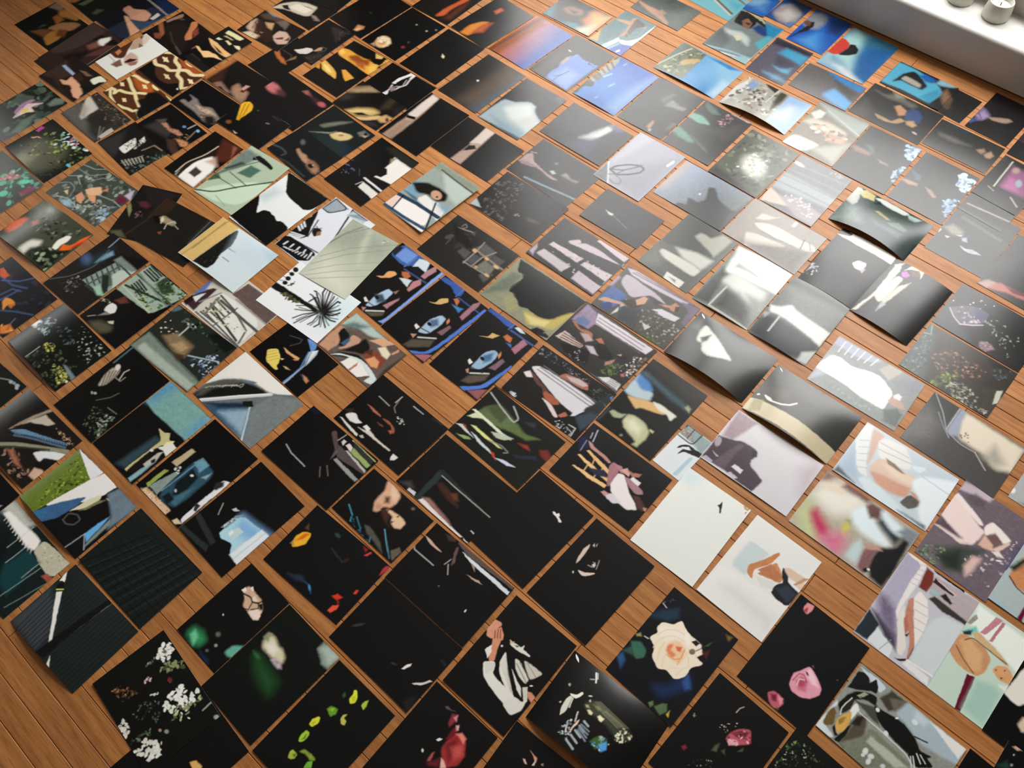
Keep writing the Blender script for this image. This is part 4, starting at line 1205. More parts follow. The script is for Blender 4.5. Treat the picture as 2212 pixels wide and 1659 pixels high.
p 5c80c8 205 29 188 140 208 210 166 274 192 376 206 492 317 462 388 475 450 479 490 490 482 405 481 18 ~9
p 88a4dc 236 32 263 260 430 258 463 38 ~62
p a89484 175 283 161 373 185 421 205 361 210 263 ~15
p 3c3428 40 7 53 250 98 368 166 274 178 132 187 13 ~37
l 20243c 9 295 -14 297 112 320 234
l 20243c 8 260 79 302 142
s 60 14 64 0f100f,2c3038,181a1a 176 545 421 608 503 475 417 423 273 474
e d8d0c8 121 474 20 0 4 -10 ~6
# -0.3769 0.7992 0.04 508 711 0 72 89 b 4 0.56|print of deep blue sky with rooftops upside down along one edge
b 3c78c8
g 3c7cc8 186 252 1c58b4 214 614
p 1c64b4 129 15 139 118 472 27 498 3 ~75
p 88a8d8 392 51 407 343 456 598 486 720 501 29 ~89
p a09888 1 -10 -37 257 -46 544 19 724 68 640 82 503 83 382 64 269 ~15
p 1c1c16 0 1 -35 138 -13 228 75 255 103 182 26 141 37 32 ~12
p 5c584c -32 310 32 388 95 368 94 270 ~15
p 2c2c20 -41 598 19 724 25 654 ~12
t 3c3c30 21 6 -37 257 36 246 11 592 89 534
l 98c0e8 21 95 368 128 444
l 90b8e4 18 224 284 238 343
l 90b8e4 12 223 71 230 101
l 90b8e4 12 141 627 143 665
# -0.3247 0.6221 0.21 711 508 0 103 69 r 926 0.61|print of a bright white cloud streak on dark grey
b 121214
p b8b8bc 327 157 369 235 416 362 456 462 491 513 514 445 486 312 448 193 ~28
p e0dcd8 381 201 439 315 458 441 505 437 470 276 ~22
p 3c3c58 336 55 365 166 499 258 524 43 433 9 ~84
p 4c5078 465 470 518 536 623 514 562 441 ~34
# -0.3011 0.4795 -0.82 711 508 0 106 74 f 0 0.66|print of a bare arm reaching across black above a pale streak
b 121110
p a88c88 13 266 51 310 116 238 212 216 307 195 453 198 392 166 252 188 139 195 12 148 ~11
p 8c7474 -8 162 92 196 203 209 160 171 51 139 ~11
l b09894 9 23 307 77 333
p b8b8bc 317 235 337 263 380 248 360 220 ~11
p 8c8484 429 260 443 314 527 284 598 305 591 278 483 266 ~21
l 789098 21 193 33 393 64 570 98 711 121
e 5c5c5c 301 347 14 12 13 -14 ~16
# -0.2923 0.3500 0.96 711 508 0 109 77 r 730 0.72|print of rough grey gravel with one white spot in the corner
b 1a1817
s 90 28 65 46403c,302c2a,5c5450 102 -12 4 399 229 483 322 305 341 15
e e0dcb8 -82 208 51 2 21 -62 ~20
p b0bcc0 0 0 -7 92 107 31 ~10
s 10 13 66 6c6864,8c8884 387 129 401 197 438 170
e 484440 546 194 55 14 9 -20 ~26
# -0.6221 0.9499 0.66 610 406 0 78 48 r 854 0.53|print of a curly-haired person in a teal and orange light leak
b 1c2c30
p 14110f 68 96 5 402 189 448 349 324 416 179 368 71 215 46 ~24
p 8c6048 119 208 169 279 319 300 348 233 281 179 184 160 ~24
p 2c1a14 167 227 289 245 271 191 ~18
p 206878 6 -4 11 202 142 6 76 -27 ~49
p 307c90 256 19 386 86 443 54 397 -3 ~30
p d86c34 401 167 405 370 485 385 530 174 474 129 ~49
p e8b068 411 324 609 405 604 41 511 159 ~73
p d8ccb0 434 27 548 189 609 -3 490 -5 ~49
p 384c50 81 464 270 463 300 386 ~37
# -0.4871 0.9689 -0.18 406 610 0 55 71 r 392 0.52|print of a tanned sailor in a vest leaning on a boat rail
b 5c8488
p e0a030 -16 10 -2 207 89 33 ~6
p 4c7478 4 199 11 596 141 609 204 234 121 34 ~32
p c8946c -3 435 80 476 217 510 311 535 345 511 235 445 85 427 ~8
p c08c68 136 551 171 580 245 348 236 235 204 234 201 363 ~10
p 584844 166 576 276 560 323 519 257 437 288 252 241 291 ~13
l 8c8c8c 10 226 331 317 276 360 365 335 503
p e8e4dc 251 195 322 229 385 334 384 544 394 605 416 334 399 190 329 157 277 152 ~8
p d8d8d8 158 -13 217 219 264 180 212 -19 ~8
p 3c5cb8 241 5 320 149 399 190 394 342 420 -9 ~8
p 88b8d0 212 -19 276 164 291 125 253 -10 ~8
p e0e4e8 323 23 343 79 367 48 344 16 ~5
# -0.4609 1.1151 -0.87 610 406 0 80 47 r 529 0.49|print of a gymnast in grey-green haze stretched over a bar
b 4c5450
p 444a48 103 408 201 439 317 381 321 280 244 287 ~31
p c89478 -9 154 96 139 277 140 374 91 475 37 464 -3 357 36 186 62 38 111 ~18
p b88c74 255 90 281 174 355 156 338 60 ~18
p 6c7870 355 156 490 374 610 395 606 11 496 25 ~86
l 58605c 12 304 318 572 342
# -0.3771 1.2344 -4.05 610 406 0 79 47 f 0 0.48|print of a pale cyan sky with a diagonal wooden pole
b 7cc0cc
l 6c5848 31 213 222 538 120
l 7c6454 25 403 370 562 337
l c8ccc0 25 196 206 542 92
p 5cb0c4 358 272 555 330 548 184 ~49
# -0.2812 1.2892 2.19 249 346 1 36 38 r 15 0.48|print of white wisps on a vivid blue sky at the top edge
b 1c60b0
p 78a8cc -26 121 19 305 157 261 121 135 33 97 ~49
p 4c88c0 104 72 177 227 211 77 ~49
# -0.2107 1.3097 -0.62 301 425 0 44 47 r 987 0.48|print of a large grey cloud on blue beside the white ledge
b 1c4c90
p a09898 25 91 28 276 110 367 275 282 295 120 283 10 140 18 ~30
p c8c0bc 77 114 125 256 242 204 224 59 ~48
p 243040 0 407 304 429 275 282 99 357 ~60
p 4c7cb0 214 31 277 105 298 4 ~24
# -0.2450 1.1520 -0.13 508 711 1 72 79 r 800 0.48|print of an upside-down portrait in dark hair with white and cyan streaks
b 7c8888
p 0f0e0d 46 477 0 682 93 705 198 684 245 590 241 481 149 483 ~13
p 8c6450 103 551 129 627 204 582 236 489 170 474 ~13
p 2c1a14 134 550 194 574 198 524 ~8
p 14180f 27 596 69 740 268 716 398 585 201 633 ~13
t b8b894 25 4 49 723 134 712 227 709 302 664
p 183c78 249 514 264 606 427 610 454 476 333 479 ~22
p 1c88b8 311 672 443 676 512 708 511 524 432 509 ~16
p 58b0c0 402 329 432 509 502 516 494 279 ~22
p c8d0cc -7 352 86 351 206 398 319 363 387 239 212 299 60 276 ~29
p e0d8b4 172 291 199 340 271 323 246 249 ~10
p 5c6464 9 -1 3 360 188 201 199 31 ~38
l 90b8cc 29 30 -9 277 71 493 102
l d8e4e4 22 221 -1 437 54 504 85
p a0c8cc 331 -9 434 102 514 70 509 -10 ~13
l e0e8e8 13 509 -10 514 683
# -0.2582 0.9736 -0.29 711 508 0 101 62 a 5 0.51|print of white sunlit rocks beside a flat turquoise sea
b 4ca0d0
g 3c94d0 423 157 90c4e4 587 344
p 747c60 -3 4 5 505 291 491 330 17 ~9
s 70 33 67 9ca488,c0c4a4,545c44,808868 26 17 40 457 272 475 302 55
p c8a868 150 221 184 300 273 388 310 357 248 254 203 191 ~12
p 687870 -43 233 5 505 99 482 79 236 ~21
l c8ccb4 18 1 70 63 298 120 474
p 2c84c4 324 25 361 56 617 -12 587 9 420 58 ~21
p 3c88c8 302 475 459 508 694 509 591 446 ~21
p b8d8ec 635 3 629 283 717 262 710 20 ~45
# -0.0650 0.9742 1.38 711 508 0 109 62 a 12 0.52|curled print of a crowded white market beside a pale blue strip of sky
b b0aca0
p d8d8d4 7 -15 -11 188 -25 386 1 525 59 524 93 202 ~20
p c8a070 -71 325 1 525 69 532 23 378 -22 248 ~14
s 90 37 68 e8e4dc,8c8474,c8c4b8,5c5a4c,b8c0c8 29 82 51 447 455 492 481 87 271 51
p 8ca4c8 81 354 98 461 174 452 157 322 ~20
p 3c362c 173 544 362 509 362 417 250 465 ~17
p 4c483c 380 478 455 492 473 347 463 183 463 117 417 258 ~20
l d8d8d0 12 362 236 362 509
p a8c8ec 490 29 482 491 706 512 708 -7 ~7
p d8e4f0 517 95 546 361 618 375 616 131 ~58
# -0.2458 0.8043 1.18 508 711 0 76 89 r 816 0.56|hazy grey print of a dancing figure with a small orange foot
b 181816
p 7c7c78 267 389 281 514 378 479 453 495 445 443 333 420 ~23
p 5c5a54 197 447 220 580 268 595 237 433 ~29
p 38362f 196 699 320 730 353 641 246 670 ~23
p a87c5c 300 61 295 167 325 146 348 34 ~12
e b0a08c 350 41 11 9 10 -14 ~7
p 545450 465 129 452 249 507 272 491 173 ~20
# -0.1143 0.8063 0.12 508 711 0 79 91 r 145 0.56|print of mint green leaves with a sprig of pink blossom
b 1c1e1a
p 78a894 -25 420 0 486 83 511 196 471 215 443 115 404 ~17
p 5c8c7c -12 164 -8 256 114 226 234 176 217 140 90 141 ~22
p 506c60 41 612 9 700 132 666 218 624 145 586 ~19
p 4c6458 169 229 351 167 406 129 261 177 ~22
p 14160f -1 508 11 655 117 585 92 519 ~19
s 26 19 69 b07c90,d0a0b0,8c5c70 230 545 253 676 345 664 342 484
p c8c0c4 232 749 512 715 463 696 289 706 ~11
p 3c3c3a 254 388 446 638 487 453 444 353 ~56
# 0.0222 0.7928 -0.10 508 711 0 83 93 r 390 0.57|print of sunlight sparkling on dark olive water
b 4c5040
s 90 45 70 6c7058,34382c,888c74,282c20 39 83 25 667 480 710 481 57
e f8f8f0 277 307 108 -26 8 -103 ~80
s 60 27 71 e8e8d8,b8bca8 166 213 153 474 378 456 397 185
p 14160f -7 3 12 102 330 48 506 -1 448 -11 170 -9 ~40
# -0.1670 0.6180 0.46 508 711 1 80 97 r 419 0.62|pale lilac print of a bare steering wheel outline
b a8a8b4
p b8b8c4 18 209 5 708 148 719 60 265 ~40
p 6c7070 2 1 9 201 163 4 ~13
p 9898a4 161 43 263 372 468 626 500 10 ~80
l 4a4c54 19 75 153 94 221 171 306 259 358 309 349 311 289 248 206 162 134 75 153
l 5c5e66 16 84 161 180 221 226 290 268 366
l 5c5e66 12 180 221 153 127
l e8e8ec 9 8 221 173 -8
l 6c6e74 13 105 97 148 133 238 107 250 56 197 33 148 51
p e8e8f0 432 513 451 612 474 589 454 501 ~5
# -0.0081 0.6372 0.01 711 508 0 116 72 r 686 0.62|print of a hazy lilac sky with faint dark trees below
b 8c94a4
g 98a4b8 100 396 6c7478 488 132
p c0a898 6 74 -9 511 45 473 47 129 ~64
p 383c3c 224 -56 247 42 314 60 278 147 371 148 412 222 342 360 401 390 495 292 636 258 726 296 717 -3 556 -58 357 -19 ~13
p 484c4c 661 164 702 449 727 509 717 -3 ~26
e e8e8e8 332 242 8 7 6 -9 ~5
# -0.1013 0.4685 1.40 610 406 0 99 61 r 700 0.68|near-black print of one small white comet
b 0d0d0d
p d0d0d0 141 189 184 186 226 192 235 171 201 162 ~8
l 585858 10 231 177 413 131
# -0.1059 0.3255 0.21 711 508 0 117 80 r 409 0.74|print of wide window-bar shadows on a pink plaster wall
b 141213
p c0b0b8 179 310 259 406 298 375 274 354 339 409 722 431 709 297 483 297 ~10
p c8b8c0 370 454 389 516 701 510 694 442 ~10
p c8b8bc 92 181 102 244 164 270 414 248 396 180 ~10
p c0b4b8 70 53 91 126 382 123 365 30 ~10
p c8bcc0 413 167 423 238 701 273 707 157 ~10
p c0b0bc 466 29 463 122 471 146 711 127 705 20 ~10
p a89ca8 7 36 5 144 33 112 63 12 ~12
s 70 17 72 a898a8,d0c4c8,b0a0b0 122 171 225 313 676 321 681 83 310 79
p 141213 3 179 51 238 96 185 75 112 14 133 ~10
p 141213 69 234 154 298 715 407 709 280 ~6
p 141213 64 157 105 192 702 188 704 120 ~6
p 141213 296 428 344 487 698 446 707 400 ~6
l 141213 29 377 31 442 281
# -0.1043 0.1811 0.33 711 508 0 120 85 r 398 0.80|print of a black profile against a pale yellow moonlit ground
b 8c8c74
p 0e0e0d 10 494 715 499 705 367 657 220 581 155 507 133 429 131 393 142 322 107 277 151 228 160 195 182 162 172 135 234 163 343 128 383 79 376 ~6
p 6c7464 -5 4 56 339 137 373 148 313 146 175 ~27
p b8a858 374 101 437 122 523 130 608 169 682 331 713 341 686 108 594 77 487 18 ~16
p d8c888 414 86 523 114 615 160 609 90 510 37 ~18
p 9c9870 149 110 212 163 335 84 282 22 ~34
p 0f0f0d 534 -22 568 47 633 62 702 42 699 15 ~7
l 8c8468 9 649 44 663 72 698 62
# 0.0809 0.3125 1.78 711 508 0 128 82 r 375 0.76|print of a seated person in shorts by white columns and shrubs
b 484640
p c0b4c0 14 487 110 513 604 496 602 463 335 443 85 442 ~9
p b8acb8 51 331 37 438 372 407 485 368 325 369 213 246 ~9
t 6c6474 9 3 77 470 581 494 110 513 634 505
p 44609c 16 87 26 261 175 248 188 144 139 40 ~11
p 283c74 54 36 110 114 163 76 123 11 ~9
p d8d4d0 185 13 197 217 220 186 209 64 ~7
p c09878 16 70 40 122 134 149 227 176 250 162 161 130 39 73 ~4
p 2c2420 165 175 237 249 345 271 296 167 227 159 ~9
p c89c80 260 251 293 327 331 325 337 265 297 216 ~6
p 34303a 309 356 439 364 461 332 407 305 ~7
p b08068 423 334 501 381 531 389 530 356 ~7
p b07c60 508 370 525 433 570 421 567 354 537 346 ~6
p 302420 547 402 577 419 590 373 567 354 ~4
p d0c8d0 413 261 475 312 633 328 623 272 518 250 ~7
p 685c74 550 469 709 501 726 278 668 293 653 423 ~11
s 90 16 73 5c6450,34382c,807c6c,a89c94 326 159 398 265 703 243 691 18 478 14
p c8c0c0 426 105 505 113 484 57 ~4
t 242422 7 5 187 127 276 7 364 174 404 16
p 30343a 180 121 350 194 390 36 269 33 ~27
s 40 11 74 4c7030,34501f 448 -11 531 42 676 5 566 -7
p a890a8 -21 222 -19 392 28 363 26 261 ~16
# 0.0737 0.1790 -1.19 711 508 0 129 88 r 236 0.82|print of a garden party by a long white railing and lilac wall
b 2c2a28
p 907c94 17 293 16 494 125 474 189 398 177 305 ~9
p 5c6c98 32 290 59 381 144 374 154 317 ~11
p d0c8d0 133 481 677 499 663 423 190 382 ~6
t 80747c 9 3 172 450 612 472 182 392 620 400
p 2c2c28 199 309 220 377 612 409 642 325 438 299 ~22
p a06850 25 284 62 301 132 265 185 296 237 295 277 217 208 252 118 252 ~5
p c8b4ac 25 87 52 176 249 160 249 129 101 91 ~6
t 4c302a 9 3 62 104 242 138 60 151 241 169
p b8a0a0 156 238 208 268 276 249 240 200 ~9
p b06c50 283 271 312 313 365 281 328 263 ~6
p 12110f 94 68 249 129 323 163 384 46 297 14 163 19 ~11
p 14120f 300 206 357 290 490 236 498 196 433 153 345 167 ~11
p c0b4bc 263 173 314 203 396 166 338 145 ~9
p a88068 477 161 520 231 520 169 492 128 ~6
p 24201f 490 267 570 307 599 256 534 244 ~9
p c89c80 497 273 526 299 530 279 ~4
s 70 14 75 4c6034,34421f,68784c 492 82 520 200 599 225 614 115 543 51
s 60 14 76 c8c0bc,807870,4c4840,e0dcd8 600 163 605 371 692 371 721 151
s 20 15 77 5c4438,7c6050 664 221 685 427 706 337
p 54586c 421 2 536 14 706 18 713 -5 451 -33 ~6
p d8d4d0 522 17 586 74 692 80 706 18 ~6
t 44485c 5 4 601 12 685 28 607 63 685 73
p b0686c 632 147 650 178 671 151 653 135 ~6
s 26 11 78 b8b0b0,6c6460,1a1818 155 28 265 111 369 79 341 -8
# 0.0778 0.0459 1.79 711 508 0 134 93 r 745 0.89|print of seated musicians beside a white pillar at a crowded party
b 13110f
s 90 12 79 5c5c5c,8c8c8c,242424,34343a 21 396 15 497 485 478 504 406 223 440
p 5c3c34 57 261 108 259 210 225 254 217 360 175 345 149 245 167 ~6
p d0ccd0 50 285 102 343 481 359 649 340 639 276 578 171 431 177 ~6
t 70686c 8 3 109 304 647 297 125 361 650 355
p d8d0cc 41 219 71 258 123 226 85 196 ~6
p a06454 272 362 303 417 376 432 484 448 525 395 467 376 352 369 ~6
p b8a8a8 317 399 419 439 498 430 475 397 367 381 ~6
p 14110f 39 27 19 200 137 194 246 196 288 144 215 143 322 87 476 60 411 21 227 10 ~8
p a0583c 274 162 282 197 410 188 431 162 394 132 323 131 ~5
p d8c8c4 287 130 373 129 463 91 490 72 469 54 358 103 ~5
p b06848 477 88 507 141 542 127 505 83 ~5
p d0d0d8 551 191 582 258 609 238 585 163 556 139 ~6
p 24282c 595 241 635 343 638 402 683 467 722 400 729 280 676 196 ~10
s 50 12 80 344034,1c2420,4a5c4c 525 395 585 472 698 479 706 373 594 366
p 4c68a0 683 452 698 479 724 444 710 432 ~5
p 34404c 591 154 652 259 729 280 691 86 ~14
s 26 9 81 c8c8c8,5c5c5c,a0a0a0 447 36 553 82 663 62 666 -2 556 -11
l c8c8c8 7 595 74 650 79 660 6
l b0b0b0 6 593 46 648 36 646 -6
p c0c4d0 71 25 119 35 126 -2 ~4
l c8ccd8 7 75 14 126 -2 133 18
# 0.0632 0.4832 -1.56 508 711 0 88 107 r 32 0.69|print of a grey horse-head shadow over pale sunlit patches
b 54564f
p 3c3e3a 11 313 -37 653 -20 737 345 710 356 606 268 583 220 578 214 515 311 491 430 470 438 441 344 411 242 373 131 347 60 301 ~14
p a8a89c 189 531 207 595 251 606 308 600 361 705 457 698 446 448 422 463 302 502 ~18
p d0cec4 68 197 70 236 126 250 371 271 457 259 447 170 296 166 121 172 ~14
p c8c8c0 148 325 305 393 470 415 449 270 253 273 ~25
p e0ded4 269 -1 251 72 422 77 428 -6 ~7
p 787a72 291 37 361 47 369 20 ~10
p 6a6c64 16 3 31 219 146 139 156 76 ~54
# 0.2620 0.3122 0.62 711 508 0 138 85 a 15 0.79|curled print of a white winged statue in grey light
b 2c2c2a
p d0d8cc 137 236 105 334 108 416 208 374 319 313 462 236 391 206 290 151 234 164 187 232 ~14
p 3c403a 146 275 200 352 204 277 187 232 ~14
p e8ece4 221 199 248 315 339 284 414 240 313 185 ~23
p 606058 47 349 58 438 91 338 ~51
# 0.1998 0.4813 2.03 508 711 0 95 107 b 5 0.71|print of bright white windows above a dark frame corner
b 7c8078
p e8ece8 50 389 29 596 -1 703 511 707 512 444 181 410 ~21
p d8dcd4 83 298 121 429 443 405 473 219 274 221 ~41
p 1c1614 -4 6 5 269 55 343 116 209 136 29 ~29
p 34382f 5 269 20 417 87 368 88 252 ~29
p 14140f 166 37 156 240 277 255 433 171 452 28 ~62
l c0c4bc 16 504 8 143 18 157 257
p b0b8b0 101 481 103 534 308 512 322 489 201 493 ~16
p 889088 324 293 487 311 502 115 433 171 ~49
# 0.1734 0.6386 -0.14 711 508 0 125 73 r 173 0.64|pale pink print of folded white cloth forms
b a09890
p d8ccc0 135 310 148 397 253 430 285 458 204 350 ~12
p e0d8cc 147 264 252 335 403 352 551 351 675 366 711 326 660 272 548 257 369 231 219 231 ~12
p d8d0c4 146 132 234 170 478 215 500 198 319 78 232 -15 ~12
p e8e0d8 412 435 414 512 437 494 436 437 ~7
p 888078 211 224 392 233 548 257 392 214 ~12
p 78706c 161 15 492 191 679 280 708 40 718 -4 ~58
l 5c5450 10 575 371 602 268
l 5c5450 7 621 375 673 310
# 0.1544 0.7958 1.04 508 711 0 88 94 r 902 0.59|print of a bedroom with soft white stripes and embroidered cloth
b 78787c
p a0a8ac -5 207 -9 423 637 426 645 282 503 277 ~31
t 888c90 18 4 5 295 624 320 3 574 527 624
p d8c4b4 7 3 -22 193 109 145 271 106 205 70 ~13
p a89ca0 109 145 259 230 514 173 506 19 332 24 ~21
s 50 15 82 d8d8d8,a0a0a4,e8e8e8 77 157 252 243 468 211 459 17 272 125
e d8d0c8 46 589 53 -3 4 -22 ~13
s 14 15 83 e0e0e0,b0b0b0 290 648 309 703 498 699 463 650
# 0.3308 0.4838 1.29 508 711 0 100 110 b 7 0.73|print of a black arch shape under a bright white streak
b 6c706c
p 0f1a20 -4 7 -8 161 24 220 91 243 213 249 387 237 490 230 510 140 430 89 439 36 387 -6 212 -30 ~35
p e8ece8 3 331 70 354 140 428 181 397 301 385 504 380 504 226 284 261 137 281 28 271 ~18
p a0a8a4 -10 240 42 267 30 193 ~14
p 383c3a -7 704 514 688 500 644 218 606 6 614 ~53
p d0d4d0 430 89 513 173 512 22 436 4 ~18
l c0c8c8 15 123 97 121 268
# 0.3358 0.6616 -0.12 508 711 0 96 102 b 8 0.66|curled black print of a white blossom and a white bar along one edge
b 121211
p e8e4d4 -6 617 95 649 104 694 501 693 503 606 198 593 ~7
p d8d0c0 70 692 135 702 494 705 492 667 ~6
p e8e0dc 255 393 280 450 348 473 366 401 342 363 298 359 ~7
p c8b0b8 335 374 374 408 371 353 ~9
p a8acb4 11 95 15 185 52 182 ~9
s 24 14 84 c8c8cc,5c5c60,e0e0e0 3 70 9 233 104 175 71 94
# 0.4588 0.6555 -2.25 508 711 1 101 106 b 9 0.70|curled print of pale petals and one magenta flower on dark grey
b 191918
p e0dcd0 13 18 55 246 46 448 30 630 74 653 93 563 87 381 68 224 41 27 ~9
p d8d8c8 55 246 88 417 106 540 156 533 158 377 137 185 ~9
p c8c8b8 138 221 167 438 220 540 200 382 173 201 ~9
p b060b0 105 591 131 634 173 601 164 558 135 549 ~7
p e8dcc4 109 613 142 734 242 719 255 616 226 686 161 680 124 645 ~7
p 5c3c30 153 655 205 703 239 645 194 604 ~16
p c8b8b8 23 641 76 709 66 627 50 576 ~7
p b0b4c4 162 107 145 210 187 215 171 149 ~11
# 0.3241 0.8163 -0.60 711 508 0 128 70 a 16 0.61|curled print of a verandah with a yellow lamp and white beams
b 405050
p c0c4bc -8 296 -4 498 36 493 95 308 78 254 ~10
p d8cc98 27 445 77 508 172 492 193 412 106 395 ~10
p e0e4dc 179 459 228 501 422 496 499 486 473 425 326 412 ~10
p b8c8c4 483 472 613 491 572 417 526 415 ~10
p 34443f 174 299 240 395 701 436 691 261 671 45 428 86 ~37
p a89c5c 259 287 287 311 413 278 389 258 ~6
p 688078 404 232 483 302 573 287 563 241 456 222 ~12
p 20302c 200 379 234 448 279 410 231 368 ~15
p 58707c 309 169 561 203 558 145 339 138 ~25
p 14303c 702 0 688 203 711 224 707 22 ~15
p 7c8c88 17 -11 -1 263 133 244 245 94 ~61
# -0.1100 1.2898 0.91 406 610 0 60 66 r 897 0.48|print of a diver arched across deep blue sky by the ledge
b 1858b8
p 90949c 6 325 -17 521 67 589 175 559 189 424 173 315 78 267 ~35
p 18100c 14 26 40 179 56 288 61 369 109 360 112 237 55 153 32 59 ~12
p 6c4c38 -1 338 16 401 94 377 99 323 44 307 ~12
p 18100c 61 388 90 412 121 321 100 285 ~12
p 2c7cd0 176 128 227 359 397 2 178 36 ~82
p 102c60 168 553 410 612 397 354 264 341 ~70
p 4c9ce0 87 56 210 250 304 45 178 36 ~70
# 0.0103 1.2704 -0.10 508 711 0 77 78 r 136 0.48|print of a red bathing cap and swimmer in a pale blue sky streak
b 2878b0
p b0dcdc 10 571 32 714 205 686 215 505 245 344 352 27 220 140 72 199 57 94 -4 15 ~68
p a8c8d8 -4 15 21 155 220 140 352 27 505 -21 250 -15 ~79
p 3c7c90 152 689 504 691 469 532 243 528 ~90
p 1c64a8 278 557 504 607 521 258 532 -7 403 70 298 297 ~79
p d84030 1 213 -46 399 -24 494 45 494 110 454 133 361 107 246 58 206 ~11
p 14100e 100 240 125 373 110 454 159 476 219 434 238 357 187 286 124 243 ~11
p e0e8e8 145 77 231 104 488 9 360 -29 ~45
# -0.1238 1.1287 1.82 406 610 0 61 69 r 215 0.49|hazy lilac print with soft cyan glints, beside the upside-down portrait
b 585464
p 181424 -16 601 414 599 389 525 15 495 ~34
p 40a0cc 132 405 160 517 407 521 392 367 261 389 ~34
p 60b8dc 173 213 262 212 350 281 356 182 286 170 ~28
p 80b8d8 163 73 304 97 401 62 286 40 ~45
p 403c4c 143 368 357 357 321 242 180 219 ~45
# 0.0130 1.1208 1.53 610 406 0 94 48 r 529 0.50|hazy grey print with a bright blue wedge, below the red cap print
b 605c5c
p 2c84c8 209 407 599 399 597 312 457 319 301 332 ~22
p 6cb4ec 324 69 367 213 470 186 608 129 608 6 447 25 ~32
p 484848 271 368 439 305 579 273 560 174 428 236 ~32
# 0.0952 0.9802 1.29 508 711 0 84 86 r 65 0.53|print of two children in white by a sunlit grey step
b 807868
p a8b0a8 -14 689 534 691 488 488 153 576 ~30
l c8ccc4 15 121 632 504 501
p e0dcd4 10 502 45 595 117 588 119 508 79 451 ~15
p d0c4b4 8 363 52 455 249 492 408 462 389 369 229 357 ~30
p c09878 196 331 325 356 453 381 450 302 332 260 ~20
s 26 41 85 c8ac90,8c705c,e0d4c4 52 414 216 466 438 408 370 276 179 277
p ece8e0 0 7 31 158 192 171 288 171 237 53 156 -13 ~20
p b8b8a8 238 92 417 275 489 357 499 38 ~41
# 0.2375 1.2600 -4.13 610 406 0 98 49 f 0 0.51|dark print of white cloth and a brown head, half under the cyan water print
b 161514
p 58b4d4 -230 1 -254 367 -96 377 39 365 222 310 290 238 267 34 40 40 ~16
p 14181c -150 60 -138 241 -77 347 25 305 131 239 122 148 1 141 -98 138 ~16
p b8b0a4 -109 156 -103 227 -4 230 80 217 89 162 -10 159 ~16
p 1c64b0 -9 319 28 383 144 373 147 311 79 282 ~21
p 8cc0d0 163 326 174 430 274 471 359 535 322 389 231 336 ~21
p a8a8a0 241 402 327 505 375 532 331 415 ~16
p 8c6850 275 223 286 326 386 241 423 98 359 124 ~32
p 3c9cc0 153 59 224 266 275 223 267 34 ~21
p 50402c 376 96 371 226 438 112 ~32
# 0.1774 1.2634 -1.13 610 406 1 97 47 r 475 0.50|print of a figure and blue cloth in cyan water, half in shadow by the ledge
b 161514
p 58b4d4 1 20 -4 388 155 389 288 370 468 305 532 230 499 28 272 46 ~16
p 14181c 84 75 105 255 172 358 272 310 374 240 360 149 239 149 140 151 ~16
p b8b0a4 130 168 139 239 239 237 321 220 328 164 229 166 ~16
p 1c64b0 238 326 278 388 394 372 393 310 324 285 ~22
p 8cc0d0 410 324 427 428 528 463 617 523 573 379 478 331 ~22
p a8a8a0 492 396 584 494 633 519 583 405 ~16
p 8c6850 516 216 533 318 629 228 658 83 595 113 ~32
p 3c9cc0 386 58 468 261 516 216 499 28 ~22
p 50402c 611 84 612 214 674 97 ~32
# 0.1828 1.1418 0.00 711 508 0 115 60 r 45 0.51|print of a dancer bending with a blue headscarf on grey rock
b 242220
p b8946c 200 130 265 134 377 130 420 224 474 212 437 132 350 91 258 87 ~10
p c89870 294 325 337 378 416 345 437 280 389 239 ~16
p 1a1816 195 200 278 354 357 253 370 141 275 142 ~31
p 2c4c84 422 308 440 407 505 419 576 355 588 260 522 253 462 234 ~16
p c8a078 474 212 529 258 584 224 564 174 507 175 ~16
p 6c6c60 33 429 149 415 231 484 355 478 464 469 440 407 318 413 188 388 ~31
p 8c9080 199 500 291 508 329 481 254 443 ~21
p 504c48 1 3 48 245 162 130 160 5 ~83
e d0c8c0 615 121 25 -3 2 -12 ~10
# 0.3763 1.2787 -2.12 406 610 0 70 70 r 639 0.54|print of a purple frilled flower stem on black
b 0f0e0e
p 7c6c98 -30 243 -20 355 27 337 110 285 103 210 46 125 ~20
p 3c58a0 -10 74 16 157 46 125 18 66 ~15
p b098c0 10 194 33 300 100 259 78 171 ~20
l 5c4c70 10 -8 263 72 182
p b09480 94 245 156 284 258 352 300 340 256 266 161 230 ~15
# 0.3500 1.1414 -0.02 610 406 0 106 50 r 678 0.54|grey print of a swimmer floating face up
b 2c2c2a
p 6c6860 46 224 194 245 312 235 375 241 227 179 91 181 ~30
p b08c78 419 224 464 286 494 250 474 201 ~15
p c09c80 498 214 527 292 571 253 562 200 526 184 ~15
p 243c48 60 421 255 441 267 371 144 346 ~40
# 0.2248 0.9794 0.63 508 711 0 87 88 r 95 0.55|grey print of a dim face with bright blue leaves, by the step print
b 262624
p 8c6c58 -13 382 75 392 168 392 185 345 110 329 42 326 ~20
p 506064 77 472 149 469 208 387 168 392 ~20
p a0847c 258 353 349 353 373 335 294 329 ~15
s 40 34 86 b8d4ec,7c9cc0,d8e8f4 365 710 503 708 529 525 434 536
s 18 29 87 a8c4e0,6c8cb0 438 314 494 420 510 263 463 224
e a0b8d0 497 201 15 13 8 -15 ~10
# 0.3605 0.9806 -0.33 508 711 0 92 90 r 460 0.58|grey print of a dim face with bright blue leaves, beyond its twin
b 262624
p b08c74 -16 272 38 296 132 303 139 273 71 251 ~14
p 50606c 13 425 101 411 128 360 93 344 ~19
p a88878 199 310 254 306 329 262 308 236 255 263 ~14
